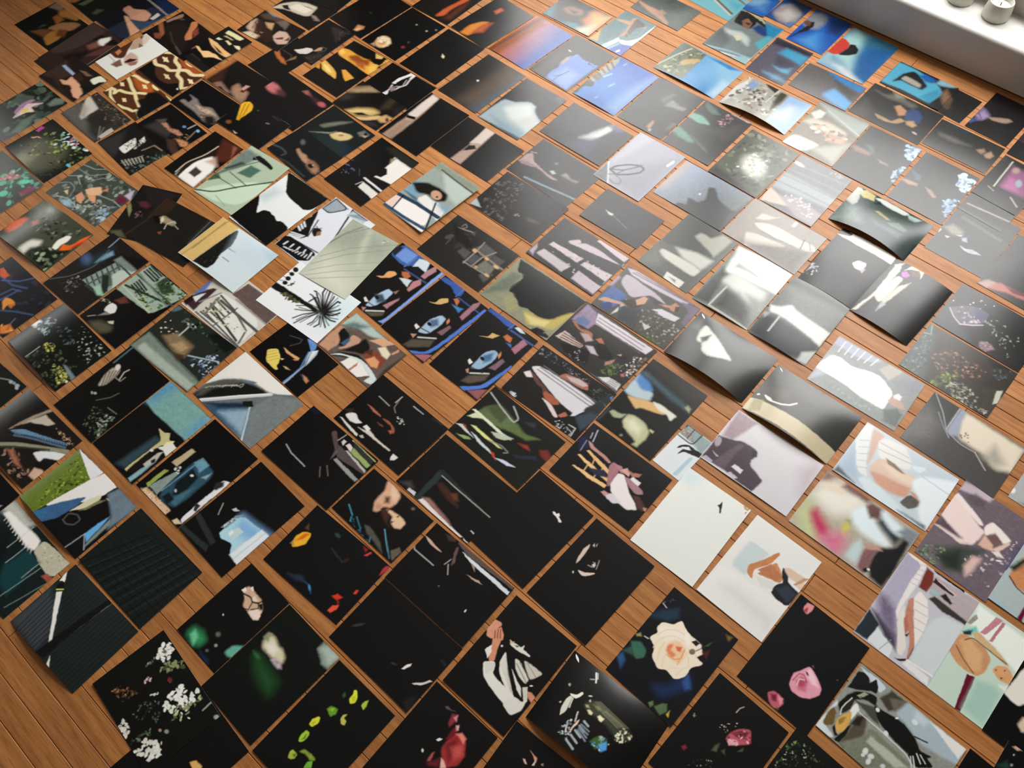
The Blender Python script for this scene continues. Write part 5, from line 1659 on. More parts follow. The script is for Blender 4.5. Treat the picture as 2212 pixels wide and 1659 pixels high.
s 44 38 88 c8e0f4,88a8c8,e0f0f8 340 579 384 691 512 653 530 486 429 472
s 24 33 89 a8c8e8,7c9cc0 389 256 500 374 501 246 492 97
s 14 28 90 90b0d0 439 157 488 271 504 73
# 0.4909 0.9014 -0.45 508 711 0 98 95 f 0 0.63|grey print of two half-closed eyes with bright lids
b 262624
p 908880 17 315 63 389 158 368 181 307 98 282 ~26
p e0dcd4 61 230 106 241 90 214 ~4
p e0d8cc 134 293 174 321 169 297 ~4
p a0b4c8 185 290 214 322 241 278 202 264 ~9
p c8d0d4 206 207 262 203 309 231 394 225 355 204 295 178 252 181 ~9
p a0b4bc 275 201 309 231 350 214 298 188 ~9
l 181816 9 8 565 504 500
l 545450 35 85 512 435 474
p dcd8d0 1 232 4 283 14 264 10 233 ~4
# 0.4815 1.0313 -3.81 406 610 1 76 79 f 0 0.60|grey hazy striped print mostly hidden under the pink poster print
b 262624
l a8a49c 18 43 106 401 159
l 484844 37 34 7 518 21
# 0.4819 1.0941 -2.96 406 610 2 75 77 r 919 0.59|print of a pink figure poster behind a thin white bar, cut by the right edge
b 20201e
p 0c0c0c -1 611 210 619 217 562 27 565 ~14
l e8ecdc 11 88 575 112 193
p 9c5c88 149 236 116 530 278 527 381 244 284 226 ~38
p c070a8 172 234 161 378 238 396 285 265 ~38
e a8b4c8 254 365 20 19 21 -41 ~14
e c0a090 161 494 23 22 16 -31 ~19
l b8b4b0 9 77 160 136 139
l c0bcb8 14 282 165 371 100
l a8a49c 19 51 -143 410 -96
# 0.6184 0.8819 -2.00 508 711 0 103 98 r 181 0.68|black print of a red-lit hand, cut by the right edge
b 121212
p c07068 5 5 47 56 133 122 209 128 334 129 403 130 400 96 312 78 204 60 105 20 ~17
p 6c1c18 183 117 333 154 366 127 248 89 ~13
p b89890 -2 11 49 91 105 97 74 4 ~21
# 0.4989 1.2698 -1.00 508 711 0 92 82 r 838 0.58|dark print with a dim purple patch at the right edge
b 0e0e10
p 3c1c2c -16 271 4 377 147 295 60 202 ~30
l 4c4858 7 -15 232 67 224
# 0.6180 0.7111 -1.28 711 508 0 148 77 r 723 0.73|print of lilac roses among dark leaves, lying by the right edge
b 131413
p 34343f 6 -4 11 266 307 26 245 -14 ~43
p 5c5868 41 210 88 285 181 353 296 356 307 252 259 160 176 117 105 151 ~11
p 44466c 187 341 296 356 301 263 238 222 ~13
l c8bcc0 10 41 210 105 151 176 117
l d0c0c4 11 176 117 254 171 311 223
s 30 15 91 b0a0ac,8c7c8c,d8d0d4,504c5c 56 223 108 287 314 258 205 143
p 8c7078 362 61 412 105 487 79 442 6 385 17 ~9
s 20 13 92 b89ca4,705860 361 43 419 112 492 68 422 4
s 60 11 93 5c6850,2c3424,98a094,c8ccc8 283 279 375 345 585 294 607 63 496 102 342 202
l 7c8c74 11 301 263 381 270
s 8 9 94 e0e0e0 20 291 134 361 234 501 385 388
# 0.6171 0.5792 -0.21 711 508 0 153 81 r 701 0.78|print of a russet autumn garden bed with green shrubs and a path
b 342c26
p 46504c 13 -7 1 512 80 422 206 -18 ~41
s 100 16 95 5c7070,3c4c50,788888,2c3434 20 -1 -10 391 82 377 137 192 142 -14
s 160 17 96 6c4434,3c241c,8c6444,4c3c2c,a0805c 120 224 227 379 544 397 500 240 297 121
s 80 16 97 6c7c34,4c5c24,98a45c 248 19 295 165 396 207 397 105 316 5
s 90 15 98 a0a088,c8bc9c,78806c,889898 332 34 416 166 598 121 601 -5 488 -18
s 60 14 99 34444a,5c7070,1c2424 524 439 633 504 702 505 659 364 583 357
p 3c342c 565 209 623 274 672 273 705 101 635 25 625 145 ~8
p c8c8b8 658 261 693 291 714 165 691 131 ~6
l 8c9c98 9 20 496 52 414 -17 385
s 30 10 100 c0b8ac,8c8478 567 23 688 16 688 57
p 1c1814 449 511 546 519 697 515 553 420 ~25
# 0.5012 0.4410 2.12 711 508 0 150 84 r 860 0.79|print of a person in a flowing white dress on a pale lawn
b 909494
p b0b4c0 11 15 15 297 114 332 198 253 92 138 ~20
p f0f0ee -16 139 38 315 114 332 212 307 351 361 435 357 544 303 564 262 569 114 542 106 382 102 263 132 71 136 ~6
p a8aec0 3 498 282 496 368 491 314 433 177 412 2 421 ~8
t e8ecf0 7 6 64 486 64 366 335 494 317 407
p b8b0a8 384 417 422 506 534 508 482 366 ~10
p 8c8c94 519 395 596 486 701 499 675 324 566 320 ~16
p c09c8c 556 200 577 258 663 245 690 211 649 192 592 187 ~6
p e8e4e0 568 265 593 307 627 299 627 257 585 251 ~5
p 88908c 110 66 382 102 547 96 672 87 710 11 341 -15 ~31
s 26 12 101 a8b0ac,788480 150 70 397 72 610 51 379 29
p 606a68 569 114 642 187 695 161 707 36 613 26 ~16
# 0.4462 0.3047 0.37 711 508 0 150 89 a 13 0.84|curled print of a white calligraphic squiggle above a cream band
b 383834
p c8bc9c 4 6 -14 118 60 139 374 155 721 128 713 2 567 8 298 20 ~6
p a89c78 43 -3 26 124 87 148 119 48 ~10
l f0ece0 12 78 197 116 172 202 190 257 223 291 273
p e8e4d8 68 196 108 202 140 186 106 171 ~5
e e8e8e0 30 178 9 7 4 -7 ~4
p 50483c 63 272 182 344 217 288 165 215 ~40
# 0.2321 0.1323 0.02 508 711 0 102 127 r 217 0.87|print of a white cloth bundle, a blue jeans leg and a pale yellow pear shape
b 0f100f
p 34444c 8 5 8 154 22 152 22 17 ~13
p 3c5460 -11 550 32 587 479 535 484 496 342 502 ~22
p b0b088 437 513 446 549 479 535 487 499 ~13
p 24241f -2 649 -4 708 511 707 513 550 324 559 ~96
p b0c0c8 5 341 1 455 3 531 107 473 190 457 208 386 131 348 61 331 ~16
p 4c80b8 15 468 10 538 122 516 176 474 141 444 92 430 ~19
p d0a870 47 318 110 344 208 386 324 401 370 370 294 332 198 305 170 266 115 291 ~10
p d8d8c8 222 398 298 421 406 415 436 413 426 348 377 376 289 370 ~10
p a0a888 35 121 46 152 111 159 147 189 134 129 83 105 ~10
p b8b890 155 126 154 195 216 221 303 213 368 172 379 113 368 21 328 14 336 48 251 70 194 90 ~13
p d8d8bc 172 141 208 186 301 169 319 101 238 101 ~32
p c0bc98 353 200 386 202 389 183 359 185 ~8
e 8c8868 223 21 8 7 6 -7 ~8
# 0.3297 0.0953 -2.33 236 405 0 51 77 f 0 0.91|print of black-stockinged legs and a flower-print stool on white
b d4dadc
p 8c9c9c -23 325 -2 403 236 406 229 267 140 294 ~19
p 14140f -17 288 1 398 14 396 -3 301 ~4
p 8c8c84 -10 309 4 380 70 384 82 310 ~5
s 20 8 102 c8c8c0,5c5c54,c88470 -10 309 7 375 122 362 121 304
l 14140f 9 -7 290 133 288 136 403 -2 403
l 14140f 7 69 312 67 410
p 141414 64 194 67 225 94 265 120 275 178 274 226 285 235 244 183 223 125 210 95 154 99 200 106 234 ~3
p d4dadc 84 220 120 261 152 249 106 220 ~3
p a8c4d0 172 7 176 203 202 213 204 24 ~5
# 0.4459 0.1717 0.90 711 508 1 155 95 b 2 0.90|pale lilac print of a grand piano and its curved shadow
b d0ccd0
p a08c94 26 249 1 504 170 494 104 262 ~17
p 483c44 5 232 111 267 165 300 280 303 314 266 296 211 311 172 406 136 447 120 429 3 294 3 197 23 96 16 6 5 ~9
p 34303a 253 280 289 297 313 251 280 237 ~6
p b8b0bc 39 100 102 86 88 75 ~5
p b0a8b8 6 5 28 37 85 32 89 10 ~5
p d8d4dc 215 77 224 111 295 106 294 67 ~5
p c0b8c4 215 12 230 38 297 31 282 5 ~5
p 605058 90 24 156 265 189 279 185 26 ~12
e a898a0 31 186 22 7 12 -40 ~8
p b8a8b0 610 373 650 510 713 472 700 221 ~98
# -0.1128 -0.2124 -0.57 711 508 0 129 102 r 477 1.01|black print of a person in white at a lit table, with red arms
b 0c0c0c
p d0c8c0 26 39 52 47 240 29 244 13 174 13 ~4
p d8d4cc 41 81 58 118 105 138 144 115 197 119 158 78 103 64 ~6
p c8c0b4 185 66 258 88 286 113 361 95 520 98 520 85 391 80 259 75 ~5
p e0e0dc 224 100 230 127 278 120 280 93 ~5
p d8d4cc 557 63 552 93 602 96 596 64 575 45 ~4
p b0a898 254 29 271 51 298 39 284 27 ~4
p a06048 101 251 172 256 248 250 260 239 181 235 ~5
p 905038 271 242 336 257 403 246 434 217 421 191 382 240 319 235 ~5
p 7c4030 270 191 329 200 337 193 304 185 ~6
p a05840 384 200 412 225 421 191 ~5
l a8a8a8 6 120 356 238 350
l b8b8b8 6 380 469 480 471
l c8c4bc 5 256 470 253 401
l 807870 6 259 435 278 364 317 340
s 20 8 103 d8d8d8,888888 333 326 428 338 452 303 379 281
p 3c2c24 567 491 653 510 654 497 ~12
p 302420 2 104 59 155 62 114 ~16
# -0.1617 -0.3447 0.43 711 508 0 130 107 r 720 1.07|black print of a draped chair back with a sunlit window sill
b 0b0b0b
p 141428 3 471 12 507 86 499 65 467 ~19
l a8a8a8 7 95 157 178 134 333 126
p 504040 271 446 291 478 369 420 431 350 434 286 408 358 333 402 ~6
p 5c5054 434 286 415 364 399 404 438 356 ~5
p 4c4444 384 405 465 407 709 390 703 359 454 330 ~6
p 8c8c8c 451 301 461 323 705 308 699 277 ~5
p b0aaa8 465 407 479 419 695 391 703 371 ~4
p c0bcb8 390 438 388 464 418 462 420 423 ~4
p d0c4c0 434 435 444 463 491 457 500 424 ~4
p 8c9c60 500 424 498 463 693 443 691 407 ~6
l b8c080 6 446 499 699 487
p 2c2c2a 460 498 692 481 693 443 498 463 ~5
l b0b0b0 5 361 427 375 501
l 6c6460 6 480 141 424 197
l 7c5c50 6 518 186 454 237
# 0.0074 -0.3478 -0.30 610 406 0 121 90 r 839 1.09|portrait print of a bare-shouldered woman lit from one side, eyes closed
b 0d0c0c
p c89c80 150 397 160 419 257 400 305 379 320 328 315 272 268 243 269 194 236 177 193 241 190 341 ~13
p d8b498 202 404 292 379 314 322 252 331 ~18
p 4c2c22 225 308 252 331 280 292 254 269 ~18
p b88870 214 233 254 256 275 212 242 195 ~10
p 3c241c 268 219 295 254 356 233 377 177 423 169 350 178 ~15
p d8b090 302 248 355 270 442 272 475 264 482 209 443 186 390 201 376 238 335 240 ~10
p 2c1814 389 250 402 274 409 255 ~5
p 2c1814 386 198 406 221 406 197 ~6
p 6c3c30 302 242 315 260 322 241 ~6
l 3c88a0 9 74 97 147 61 173 20
l 346c80 8 185 69 267 29 280 5
l 3c809c 7 387 1 366 32
l 5ca0b0 7 401 136 467 85 536 38
l 3c6c7c 8 477 82 575 13
p 4c4c44 266 66 312 82 452 47 511 3 426 24 326 33 ~10
p 5c5448 543 56 568 114 601 95 601 12 ~7
s 30 11 104 2c5060,1c343c,0c0c0c 75 85 192 38 413 -11 334 -9 193 14
e 705c50 437 374 8 7 7 -7 ~10
# 0.0672 -0.0904 -1.34 711 508 0 136 100 r 548 0.96|print of green pointed plant stalks with red tips
b 111310
p 586840 47 222 71 332 148 416 334 382 483 347 378 308 246 259 ~16
p 404c30 79 324 133 418 256 383 251 307 ~20
l a0a0a0 12 15 444 177 399 320 370 326 418 225 472
p d0d8c0 10 246 31 265 407 250 373 233 190 236 ~5
p c8d0a8 20 183 54 242 140 248 70 199 ~6
p b0b8a0 248 203 303 240 414 270 366 213 311 191 ~6
p c8c8c0 3 80 45 104 188 79 111 78 ~5
p d0d488 97 145 132 162 409 154 382 143 236 136 ~5
p c0ccd0 138 103 187 106 349 85 377 69 245 74 ~5
l 7c7c78 9 285 138 381 171 464 163 437 138
p b8382c 349 85 383 89 439 57 398 61 ~5
p c8ccdc 418 66 465 95 580 112 520 77 ~5
p 8c9c60 63 21 154 61 179 56 138 25 ~5
p a03c24 38 112 73 116 103 99 ~5
p 8c2c24 455 266 525 302 565 283 517 267 ~10
p 6c2820 612 326 659 369 713 349 713 295 646 302 ~14
p 24283c 505 173 626 270 649 257 532 170 ~14
p 303440 382 426 451 475 459 439 ~16
p 586c38 273 284 364 324 560 397 489 325 ~14
# 0.0686 -0.2251 -0.40 711 508 0 141 106 f 0 1.03|black print of a dark picture frame corner holding a dim reclining figure
b 0c0c0c
p 24302f 188 2 172 270 203 290 224 243 222 6 ~7
p 1c2424 172 270 217 289 651 249 696 239 651 236 217 250 ~7
l a8a8a0 6 217 250 434 246 690 245
p 3c2018 219 185 266 214 387 192 494 146 401 140 294 161 ~15
p 5c3420 361 194 394 224 441 188 407 172 ~13
p e0d4cc 222 6 241 37 649 11 629 -6 441 -13 ~6
p 8c6860 228 38 275 66 487 40 533 19 375 28 ~13
p e0dcd8 661 11 696 11 712 7 668 4 ~4
p c8c0c8 106 7 105 33 167 35 181 9 ~5
p 3c3836 30 18 77 73 139 50 99 27 ~19
l d0d0d0 7 662 85 688 83
# 0.1843 -0.4872 0.86 711 508 0 160 125 r 277 1.18|black print of two short white wavy marks low on the sheet
b 0c0c0c
p e8e4e0 502 167 507 196 529 230 534 214 517 174 ~2
p c8c4c0 613 145 640 174 673 207 683 231 704 239 690 212 667 179 630 150 ~2
e 303030 441 155 17 7 2 -6 ~8
e 303232 91 179 24 29 7 -5 ~10
p 1c2020 649 364 661 375 704 370 697 354 ~8
p 1c1c1c 648 32 687 115 705 62 712 0 ~19
# 0.1807 -0.3586 0.97 711 508 0 154 117 r 178 1.11|black print of a draped bench edge with a pale diagonal sill
b 0b0b0b
l a8a8a8 7 -11 295 15 270 190 273
p c09c8c 1 389 37 395 107 384 174 376 145 369 75 368 ~3
p 3c2c28 104 488 182 518 194 493 148 466 ~8
p 544844 213 497 227 533 706 519 707 492 307 471 ~4
p d0d8dc 276 468 307 471 705 468 706 441 375 448 ~3
p 604844 225 460 232 477 291 376 283 347 ~5
p a07c70 375 448 412 445 435 419 408 430 ~3
p b09488 402 368 439 377 495 390 534 384 488 373 ~3
l b8b0a8 5 264 342 309 288
l a8a0a0 5 245 326 253 379
e d8d8d8 565 184 5 1 2 -10 ~3
e 606060 318 192 4 3 4 -4 ~3
# -0.0003 -0.4714 2.40 711 508 0 145 118 r 512 1.15|black print of one yellow petal and scattered red petals
b 0c0c0d
p e0a028 65 198 52 258 72 310 120 336 140 305 146 252 116 210 92 185 ~5
p c86018 72 227 86 309 120 324 106 266 ~10
p 8c7860 58 193 65 222 92 197 ~7
p 4c3c20 59 334 52 376 93 338 ~9
p c03838 517 448 535 496 548 495 537 458 ~4
p 8c2428 473 492 509 498 509 475 ~9
p a82c34 699 414 688 450 684 491 707 504 715 483 707 442 ~4
p c03024 551 118 571 150 613 156 595 115 ~7
p d84c34 595 34 603 73 632 102 640 71 623 30 ~5
p c83c28 650 219 648 251 663 257 669 229 ~4
p 902018 592 118 617 117 629 94 ~7
l 24406c 7 276 61 342 69 387 72 428 40
e 3c7cb0 393 61 5 6 18 -12 ~7
p 202c40 204 36 296 88 342 69 283 43 ~17
p 34343a 308 348 413 329 439 327 387 331 ~12
e 2c3c40 276 439 23 0 1 -12 ~10
p 3c2018 432 322 453 373 459 343 ~9
# -0.0466 -0.6339 -1.30 406 610 0 86 151 r 585 1.23|black print of a reticulated tortoiseshell-like shape and green glow
b 0c0c0c
p b89880 107 459 117 504 203 501 261 497 311 464 343 403 318 380 254 388 193 388 161 428 ~8
p e8d8c4 101 453 105 481 132 471 127 449 ~4
p e8d8c8 134 501 139 518 167 502 157 494 ~4
p e0c8b8 254 388 271 438 318 448 343 403 318 380 ~8
p d8c0ac 206 446 197 484 240 478 234 455 ~4
p f0c8b8 298 406 303 434 335 429 337 397 ~5
l 140c08 10 128 443 185 462 219 447 256 470 264 500
l 140c08 8 222 444 241 399 209 381
l 140c08 8 256 470 283 449 253 410
p 140c08 263 465 278 490 311 464 296 450 ~7
p 2c7c50 70 28 65 90 142 106 201 83 191 30 128 16 ~33
p 68b48c 95 40 92 82 144 64 160 13 ~17
p 5c9c8c 350 123 353 180 401 225 420 221 414 135 381 120 ~12
e 5c5c54 225 165 11 10 12 -9 ~10
e 90908c 272 112 7 7 8 -6 ~5
e 5c5c5c 256 53 7 7 7 -5 ~7
e c8c8c8 145 265 3 3 5 -4 ~2
p 182840 223 17 311 23 330 9 268 4 ~17
# 0.0688 -0.6500 -1.46 508 711 0 115 183 r 673 1.25|dark green print of a blurred pale petal cluster and grey wedge
b 0b0f0c
p c8bc9c 65 444 57 502 119 505 169 486 199 492 249 473 268 438 214 420 141 416 91 413 ~19
p e0d8c8 97 440 120 483 176 470 183 434 140 426 ~19
p b0a0a8 196 403 207 435 262 432 287 413 269 396 ~14
p 788060 46 459 48 499 75 508 90 456 ~14
p 84705c 220 415 241 429 250 411 ~9
p 1c4420 94 351 124 368 258 354 336 343 355 258 254 267 157 302 ~59
p 305c38 69 360 112 367 136 358 112 347 ~17
p 7c8c80 360 652 359 706 509 716 507 613 451 608 ~14
p 98a89c 384 664 395 707 497 705 492 636 ~19
# 0.2007 -0.6537 0.29 508 711 0 123 191 r 211 1.27|black print of scattered lime-green buds
b 0b0c0b
p d0d440 222 591 223 621 207 647 219 658 256 631 270 599 250 575 ~4
p a8b828 228 606 235 632 262 606 253 588 ~7
p 9cb040 308 617 309 648 319 666 337 632 336 607 ~4
p 5c8c28 163 460 172 488 213 504 228 469 210 443 ~7
p 88a838 177 473 198 496 200 473 ~7
p d0cc38 147 329 140 361 158 397 172 395 185 363 172 332 ~4
p a0a828 150 342 163 372 173 342 ~6
p a8a850 271 477 264 505 281 525 280 495 308 490 313 465 290 455 ~4
p 94b838 166 222 153 258 160 297 185 296 198 259 183 222 ~4
p 48681c 175 239 176 278 192 254 ~6
p 98a440 192 114 177 147 181 169 225 166 232 139 215 124 ~4
p 4c5c20 199 148 219 165 227 144 ~6
p 788830 220 185 235 217 296 224 329 215 306 195 262 203 ~6
p 68a838 308 143 300 180 320 203 343 173 ~4
p 2c4c2c 173 577 170 600 193 585 192 570 ~6
# 0.3418 -0.5729 1.33 508 711 0 130 191 r 14 1.25|black print of a deep red rose with curling petals
b 0c0c0c
p 8c2c2c 293 435 283 490 300 561 335 591 371 574 422 507 430 442 382 384 337 399 ~9
p d87870 300 561 325 591 366 580 373 549 332 560 ~9
p 5c1418 297 475 320 540 378 488 366 423 ~26
p b04844 330 484 372 539 416 502 389 443 ~22
p e0a89c 356 362 322 404 343 404 382 384 ~7
p 7c2c34 221 579 204 631 233 646 247 619 242 568 ~9
p c87c80 225 620 236 648 252 614 ~7
p d8a0a0 266 598 281 611 297 587 288 574 ~6
p 6c1820 273 501 271 593 292 582 296 520 ~11
p 98484c 268 340 262 390 269 405 285 355 ~7
p 5c1c24 277 330 316 399 343 359 298 330 ~13
p e0e0dc 229 459 239 481 255 486 245 463 ~3
e c8c8c0 209 363 5 4 7 -7 ~4
l 4c3c44 4 145 639 184 642 209 655
p 5c4c58 145 639 154 651 184 642 161 633 ~6
# 0.2596 -0.0269 0.31 711 508 0 148 100 r 221 0.96|print of a dancer in a pink and white dress folded on a wooden ladder chair
b 0b0b0d
p 14183a 5 317 21 385 100 345 71 265 ~19
l 8c8ca0 6 71 265 54 359
p b08478 61 365 94 367 127 354 247 350 302 331 285 316 206 328 113 329 ~5
p d8b078 105 295 116 311 328 275 340 246 249 259 ~3
p e0b880 79 226 90 241 377 213 369 194 188 206 ~3
p e0b880 96 134 110 146 387 171 386 144 250 129 ~3
p d8b078 202 218 365 228 383 205 214 203 ~3
l d0a870 9 182 214 192 151
l d0a870 8 185 297 206 235
l d0a870 8 270 205 280 156
l d0a870 7 273 287 287 233
p 20243c 200 191 301 252 358 223 278 180 ~7
p 9c6c74 304 306 312 354 382 322 409 215 400 169 375 186 ~6
p a87880 319 346 378 357 434 328 401 312 ~5
p c89c90 389 328 411 373 455 359 460 324 ~5
p e0d8d8 396 204 388 300 434 314 543 229 634 182 660 155 598 114 505 120 431 158 ~6
p d0c8cc 416 106 457 154 543 128 503 94 447 95 ~6
p d8d4d8 478 300 487 347 556 343 554 302 ~5
p 9c747c 439 306 485 320 598 302 622 285 582 250 501 269 ~6
p 4c2c2c 575 231 614 252 698 212 695 173 652 173 ~7
p a06c5c 417 365 469 370 522 403 523 372 480 341 ~5
p c08c7c 384 104 398 129 442 129 422 99 ~4
p b07c68 682 205 705 218 715 190 696 186 ~5
l a8a8b8 7 49 437 62 393
l b8b8c8 7 64 478 95 381
l 7c7c8c 6 -12 440 -4 460
# 0.2193 -0.1936 -2.16 508 711 1 109 150 r 508 1.04|black print of one small white bird-like squiggle
b 0c0c0c
p e8e4e4 280 540 293 546 312 538 321 560 337 549 337 536 381 520 368 508 327 527 299 526 ~2
# 0.3541 -0.1981 -1.40 508 711 0 117 155 r 752 1.06|black print of a face picked out in thin slivers of light
b 0c0c0c
p c8b4a8 113 365 93 407 78 477 89 542 100 516 112 424 ~4
p c8c0b8 110 543 111 562 128 542 ~3
p b0a8a0 126 558 124 577 135 554 ~3
p d8c0b4 148 344 172 354 196 365 245 404 248 395 216 354 195 334 165 336 ~3
l a89c94 4 234 430 221 465 210 491
l b8b0a8 4 175 416 202 423 203 448
p c8c0b8 193 439 200 457 212 450 205 432 ~3
e c0c0bc 133 312 4 3 5 -6 ~3
s 8 5 105 d8d8d0,888480 166 426 197 467 220 440 201 411
# 0.4223 -0.0105 0.99 508 711 0 116 142 r 147 0.99|pale print of one small black bird in flight
b dadcd6
p c4d4d8 -2 603 -3 705 120 705 91 592 ~71
p 1a1a16 306 593 320 610 316 639 328 630 345 595 362 554 353 553 332 584 ~3
p a8985c 453 705 464 720 499 713 493 690 469 688 ~5
p 8c7c3c 483 675 495 679 493 659 ~4
p d8c880 466 709 484 713 482 699 ~4
# 0.5595 -0.0093 -0.75 508 711 0 124 148 r 309 1.03|print of a person in black with crossed arms beside a wide white panel
b dedcd6
p b8c4c4 60 297 68 567 97 629 238 612 188 330 178 287 ~17
p d8dad4 -2 701 507 712 507 573 326 537 29 519 ~5
p b4784c 175 319 158 374 199 446 258 582 279 565 257 463 202 367 229 298 ~4
p b87c50 229 356 263 410 375 418 269 474 285 511 381 447 384 404 321 381 ~4
p a86c48 221 384 265 481 367 446 361 395 265 377 ~8
p d0ccc4 222 338 320 369 355 389 365 330 296 301 ~7
p 181a22 373 303 362 349 372 393 396 415 348 475 335 510 384 508 416 444 512 429 509 314 485 293 ~5
p 28303c 378 353 430 423 505 411 488 318 ~12
p c8b09c 346 508 366 537 471 540 498 542 480 479 408 472 ~8
p b08468 450 452 481 538 508 556 473 461 ~4
p d0b8a0 466 456 495 516 515 500 509 449 ~5
p e4e2de -3 2 22 251 500 300 511 0 ~3
p cac8c4 102 137 173 179 487 173 500 97 ~76
# 0.6369 0.3037 0.69 711 508 0 164 93 r 338 0.90|print of a person in a ribbed white gown seen from behind
b c0ccd4
p a0b4c4 10 13 -4 304 75 252 197 32 125 21 ~65
p 4c5054 6 3 15 56 170 9 141 9 ~16
p d8dcdc 9 316 -2 483 50 499 91 386 131 259 178 156 213 109 159 101 104 145 ~10
t b0b8bc 6 5 30 333 85 380 121 134 179 170
p c8a898 55 490 147 487 149 408 169 279 170 188 137 265 ~13
p dcdcd8 137 411 164 474 312 493 411 394 410 341 322 305 196 302 ~10
l b8b8b4 8 156 414 363 431
l b8b8b4 8 167 357 400 397
p d4b8a4 184 162 199 279 260 330 399 306 477 322 498 226 441 189 325 154 ~13
p c89880 196 159 284 195 396 202 487 229 503 143 429 104 299 94 ~18
p e0ccb8 241 275 350 290 464 310 471 241 335 226 ~26
p 806c5c 242 328 313 323 404 297 379 289 279 294 ~7
p 5c5450 474 80 503 180 578 181 593 133 550 71 504 69 ~7
p c09884 483 200 531 216 575 167 510 185 ~7
p d0dce0 165 55 213 109 425 75 522 35 498 -10 419 -4 313 -20 ~13
p e0e8ec 460 281 513 365 716 487 711 28 647 45 591 119 588 178 505 231 ~20
l b0bcc4 6 506 359 717 350
p d4e0e4 411 394 487 433 503 421 479 374 425 367 ~7
p 5c686c 491 21 690 34 704 4 625 15 ~16
# 0.6963 0.4381 -1.01 711 508 0 163 88 r 23 0.86|grey print of windblown hair against a cream cloud
b 484644
p 343834 0 287 -4 501 207 502 214 281 ~29
p e0d4c0 252 414 244 506 706 492 720 264 616 210 520 270 426 266 308 269 ~29
p 98a0b4 214 281 214 508 258 519 272 376 303 278 258 252 ~20
l a8a8ac 7 15 503 139 383 219 271 346 234 458 241
l a0a0a4 7 107 369 173 301 262 227
l c0bcbc 6 214 281 207 502
l b8b0a8 8 458 241 575 160
s 14 11 106 5c5850,807868 298 288 330 358 412 294 381 279
p a8a498 511 248 535 392 656 299 618 225 ~49
p 605e5c 10 14 27 368 178 291 165 113 ~74
# 0.6324 0.1685 -0.49 711 508 0 169 99 r 827 0.96|blurred print of a dark-haired face behind white petals and a crimson bloom
b a8a090
p 704c40 -3 415 -12 512 72 507 71 442 ~33
p d8d4c8 13 274 24 387 123 423 241 490 309 475 335 447 311 338 218 231 115 239 ~67
p d8c8b0 24 387 68 464 152 475 164 421 ~50
p 6a4238 139 463 159 546 354 515 332 470 ~26
p b8c48c 19 103 20 230 121 132 230 -14 106 -4 ~100
p b02c54 66 157 89 216 149 182 236 137 268 68 208 39 128 89 ~43
p c86888 207 25 255 105 326 181 378 94 372 7 299 0 ~67
p c8b848 290 209 303 269 337 227 325 167 ~33
p 647c3c 296 264 323 300 330 257 ~24
p d4e0e4 277 346 330 456 405 410 489 362 600 317 599 268 514 252 402 248 331 270 ~33
p 5c3c38 335 447 357 492 443 494 451 414 401 382 ~20
p 24343c 458 384 446 472 596 409 659 429 627 317 ~33
p d0dce0 435 474 456 505 538 479 641 462 628 401 555 397 465 439 ~26
p 141616 562 71 551 154 545 232 636 302 651 410 695 414 719 119 709 -1 613 13 ~20
p 7c5458 512 26 489 99 487 168 566 227 555 147 574 82 564 3 ~17
p b08c80 462 194 540 239 583 230 516 182 ~13
p b8c8cc 410 40 418 155 431 214 479 149 497 36 464 29 ~24
e e8e8e8 578 50 11 7 3 -8 ~5
e 141010 568 40 14 12 8 -14 ~7
e e8e8e8 578 56 6 5 3 -5 ~5
p 788088 591 417 617 489 716 505 708 390 651 410 ~24
# 0.7955 0.2840 -1.42 508 711 0 129 134 r 980 0.98|print of a pink-gowned dancer bending in a misty garden
b 685c64
p b8a8b4 -3 613 1 695 214 735 194 665 85 642 ~16
p 5c5054 73 593 104 659 186 645 201 596 149 573 ~26
p e0ccc8 0 360 -15 563 88 529 226 457 279 444 277 394 258 291 181 281 63 331 ~10
p e0d4d0 -10 554 11 586 196 516 251 480 222 465 96 512 ~8
p dcc8c4 -6 268 30 288 248 293 194 256 60 266 ~8
p 54464e -4 282 20 341 189 300 160 286 51 283 ~18
p e4d8d4 256 472 282 545 330 540 406 513 441 496 406 440 343 478 292 419 ~8
p 705850 292 419 332 481 392 451 378 390 321 397 ~13
p d0a898 284 327 287 427 358 395 382 346 327 331 ~10
p d8b8ac 368 357 429 485 443 474 407 368 ~8
p dcd0cc 376 340 409 382 457 356 423 336 ~7
p 3c443c 80 127 240 274 342 320 287 80 194 18 ~39
s 60 16 107 5c6c50,788870,404c3c 2 18 35 109 138 156 149 0
p 242a26 123 82 216 216 287 80 214 48 ~39
s 50 16 108 b0a0ac,5c5468,807488,c8b8c0 261 198 386 338 470 510 447 611 513 243 467 74 317 108
p d0b0a8 288 129 298 232 348 255 347 136 327 71 ~21
p 484c68 487 313 500 539 507 617 527 303 ~52
e e0dcd8 441 317 17 11 2 -6 ~5
# 0.8675 0.4807 -1.00 508 711 0 127 124 r 373 0.93|plain pale grey print poking in at the right edge
b a8acac
e e8e8e8 5 66 12 11 9 -20 ~10
p 808484 73 10 150 57 173 8 ~20
# 0.9212 0.2904 -1.00 508 711 0 138 139 r 861 1.03|print of a folded bare arm above a crimson strap, cut by the right edge
b a0acac
p b87c50 33 226 39 360 99 437 213 327 210 200 157 193 103 193 ~9
p c8b080 42 320 44 430 70 498 95 411 ~12
p 24241c 8 290 51 415 83 401 45 280 ~18
l 3c2014 9 37 230 105 188 163 178
p 5c0c28 199 -54 197 127 221 108 232 -44 ~6
p 6c98a8 236 -52 242 65 315 -27 ~12
p 8cb0b8 4 4 106 23 190 -22 62 -17 ~36
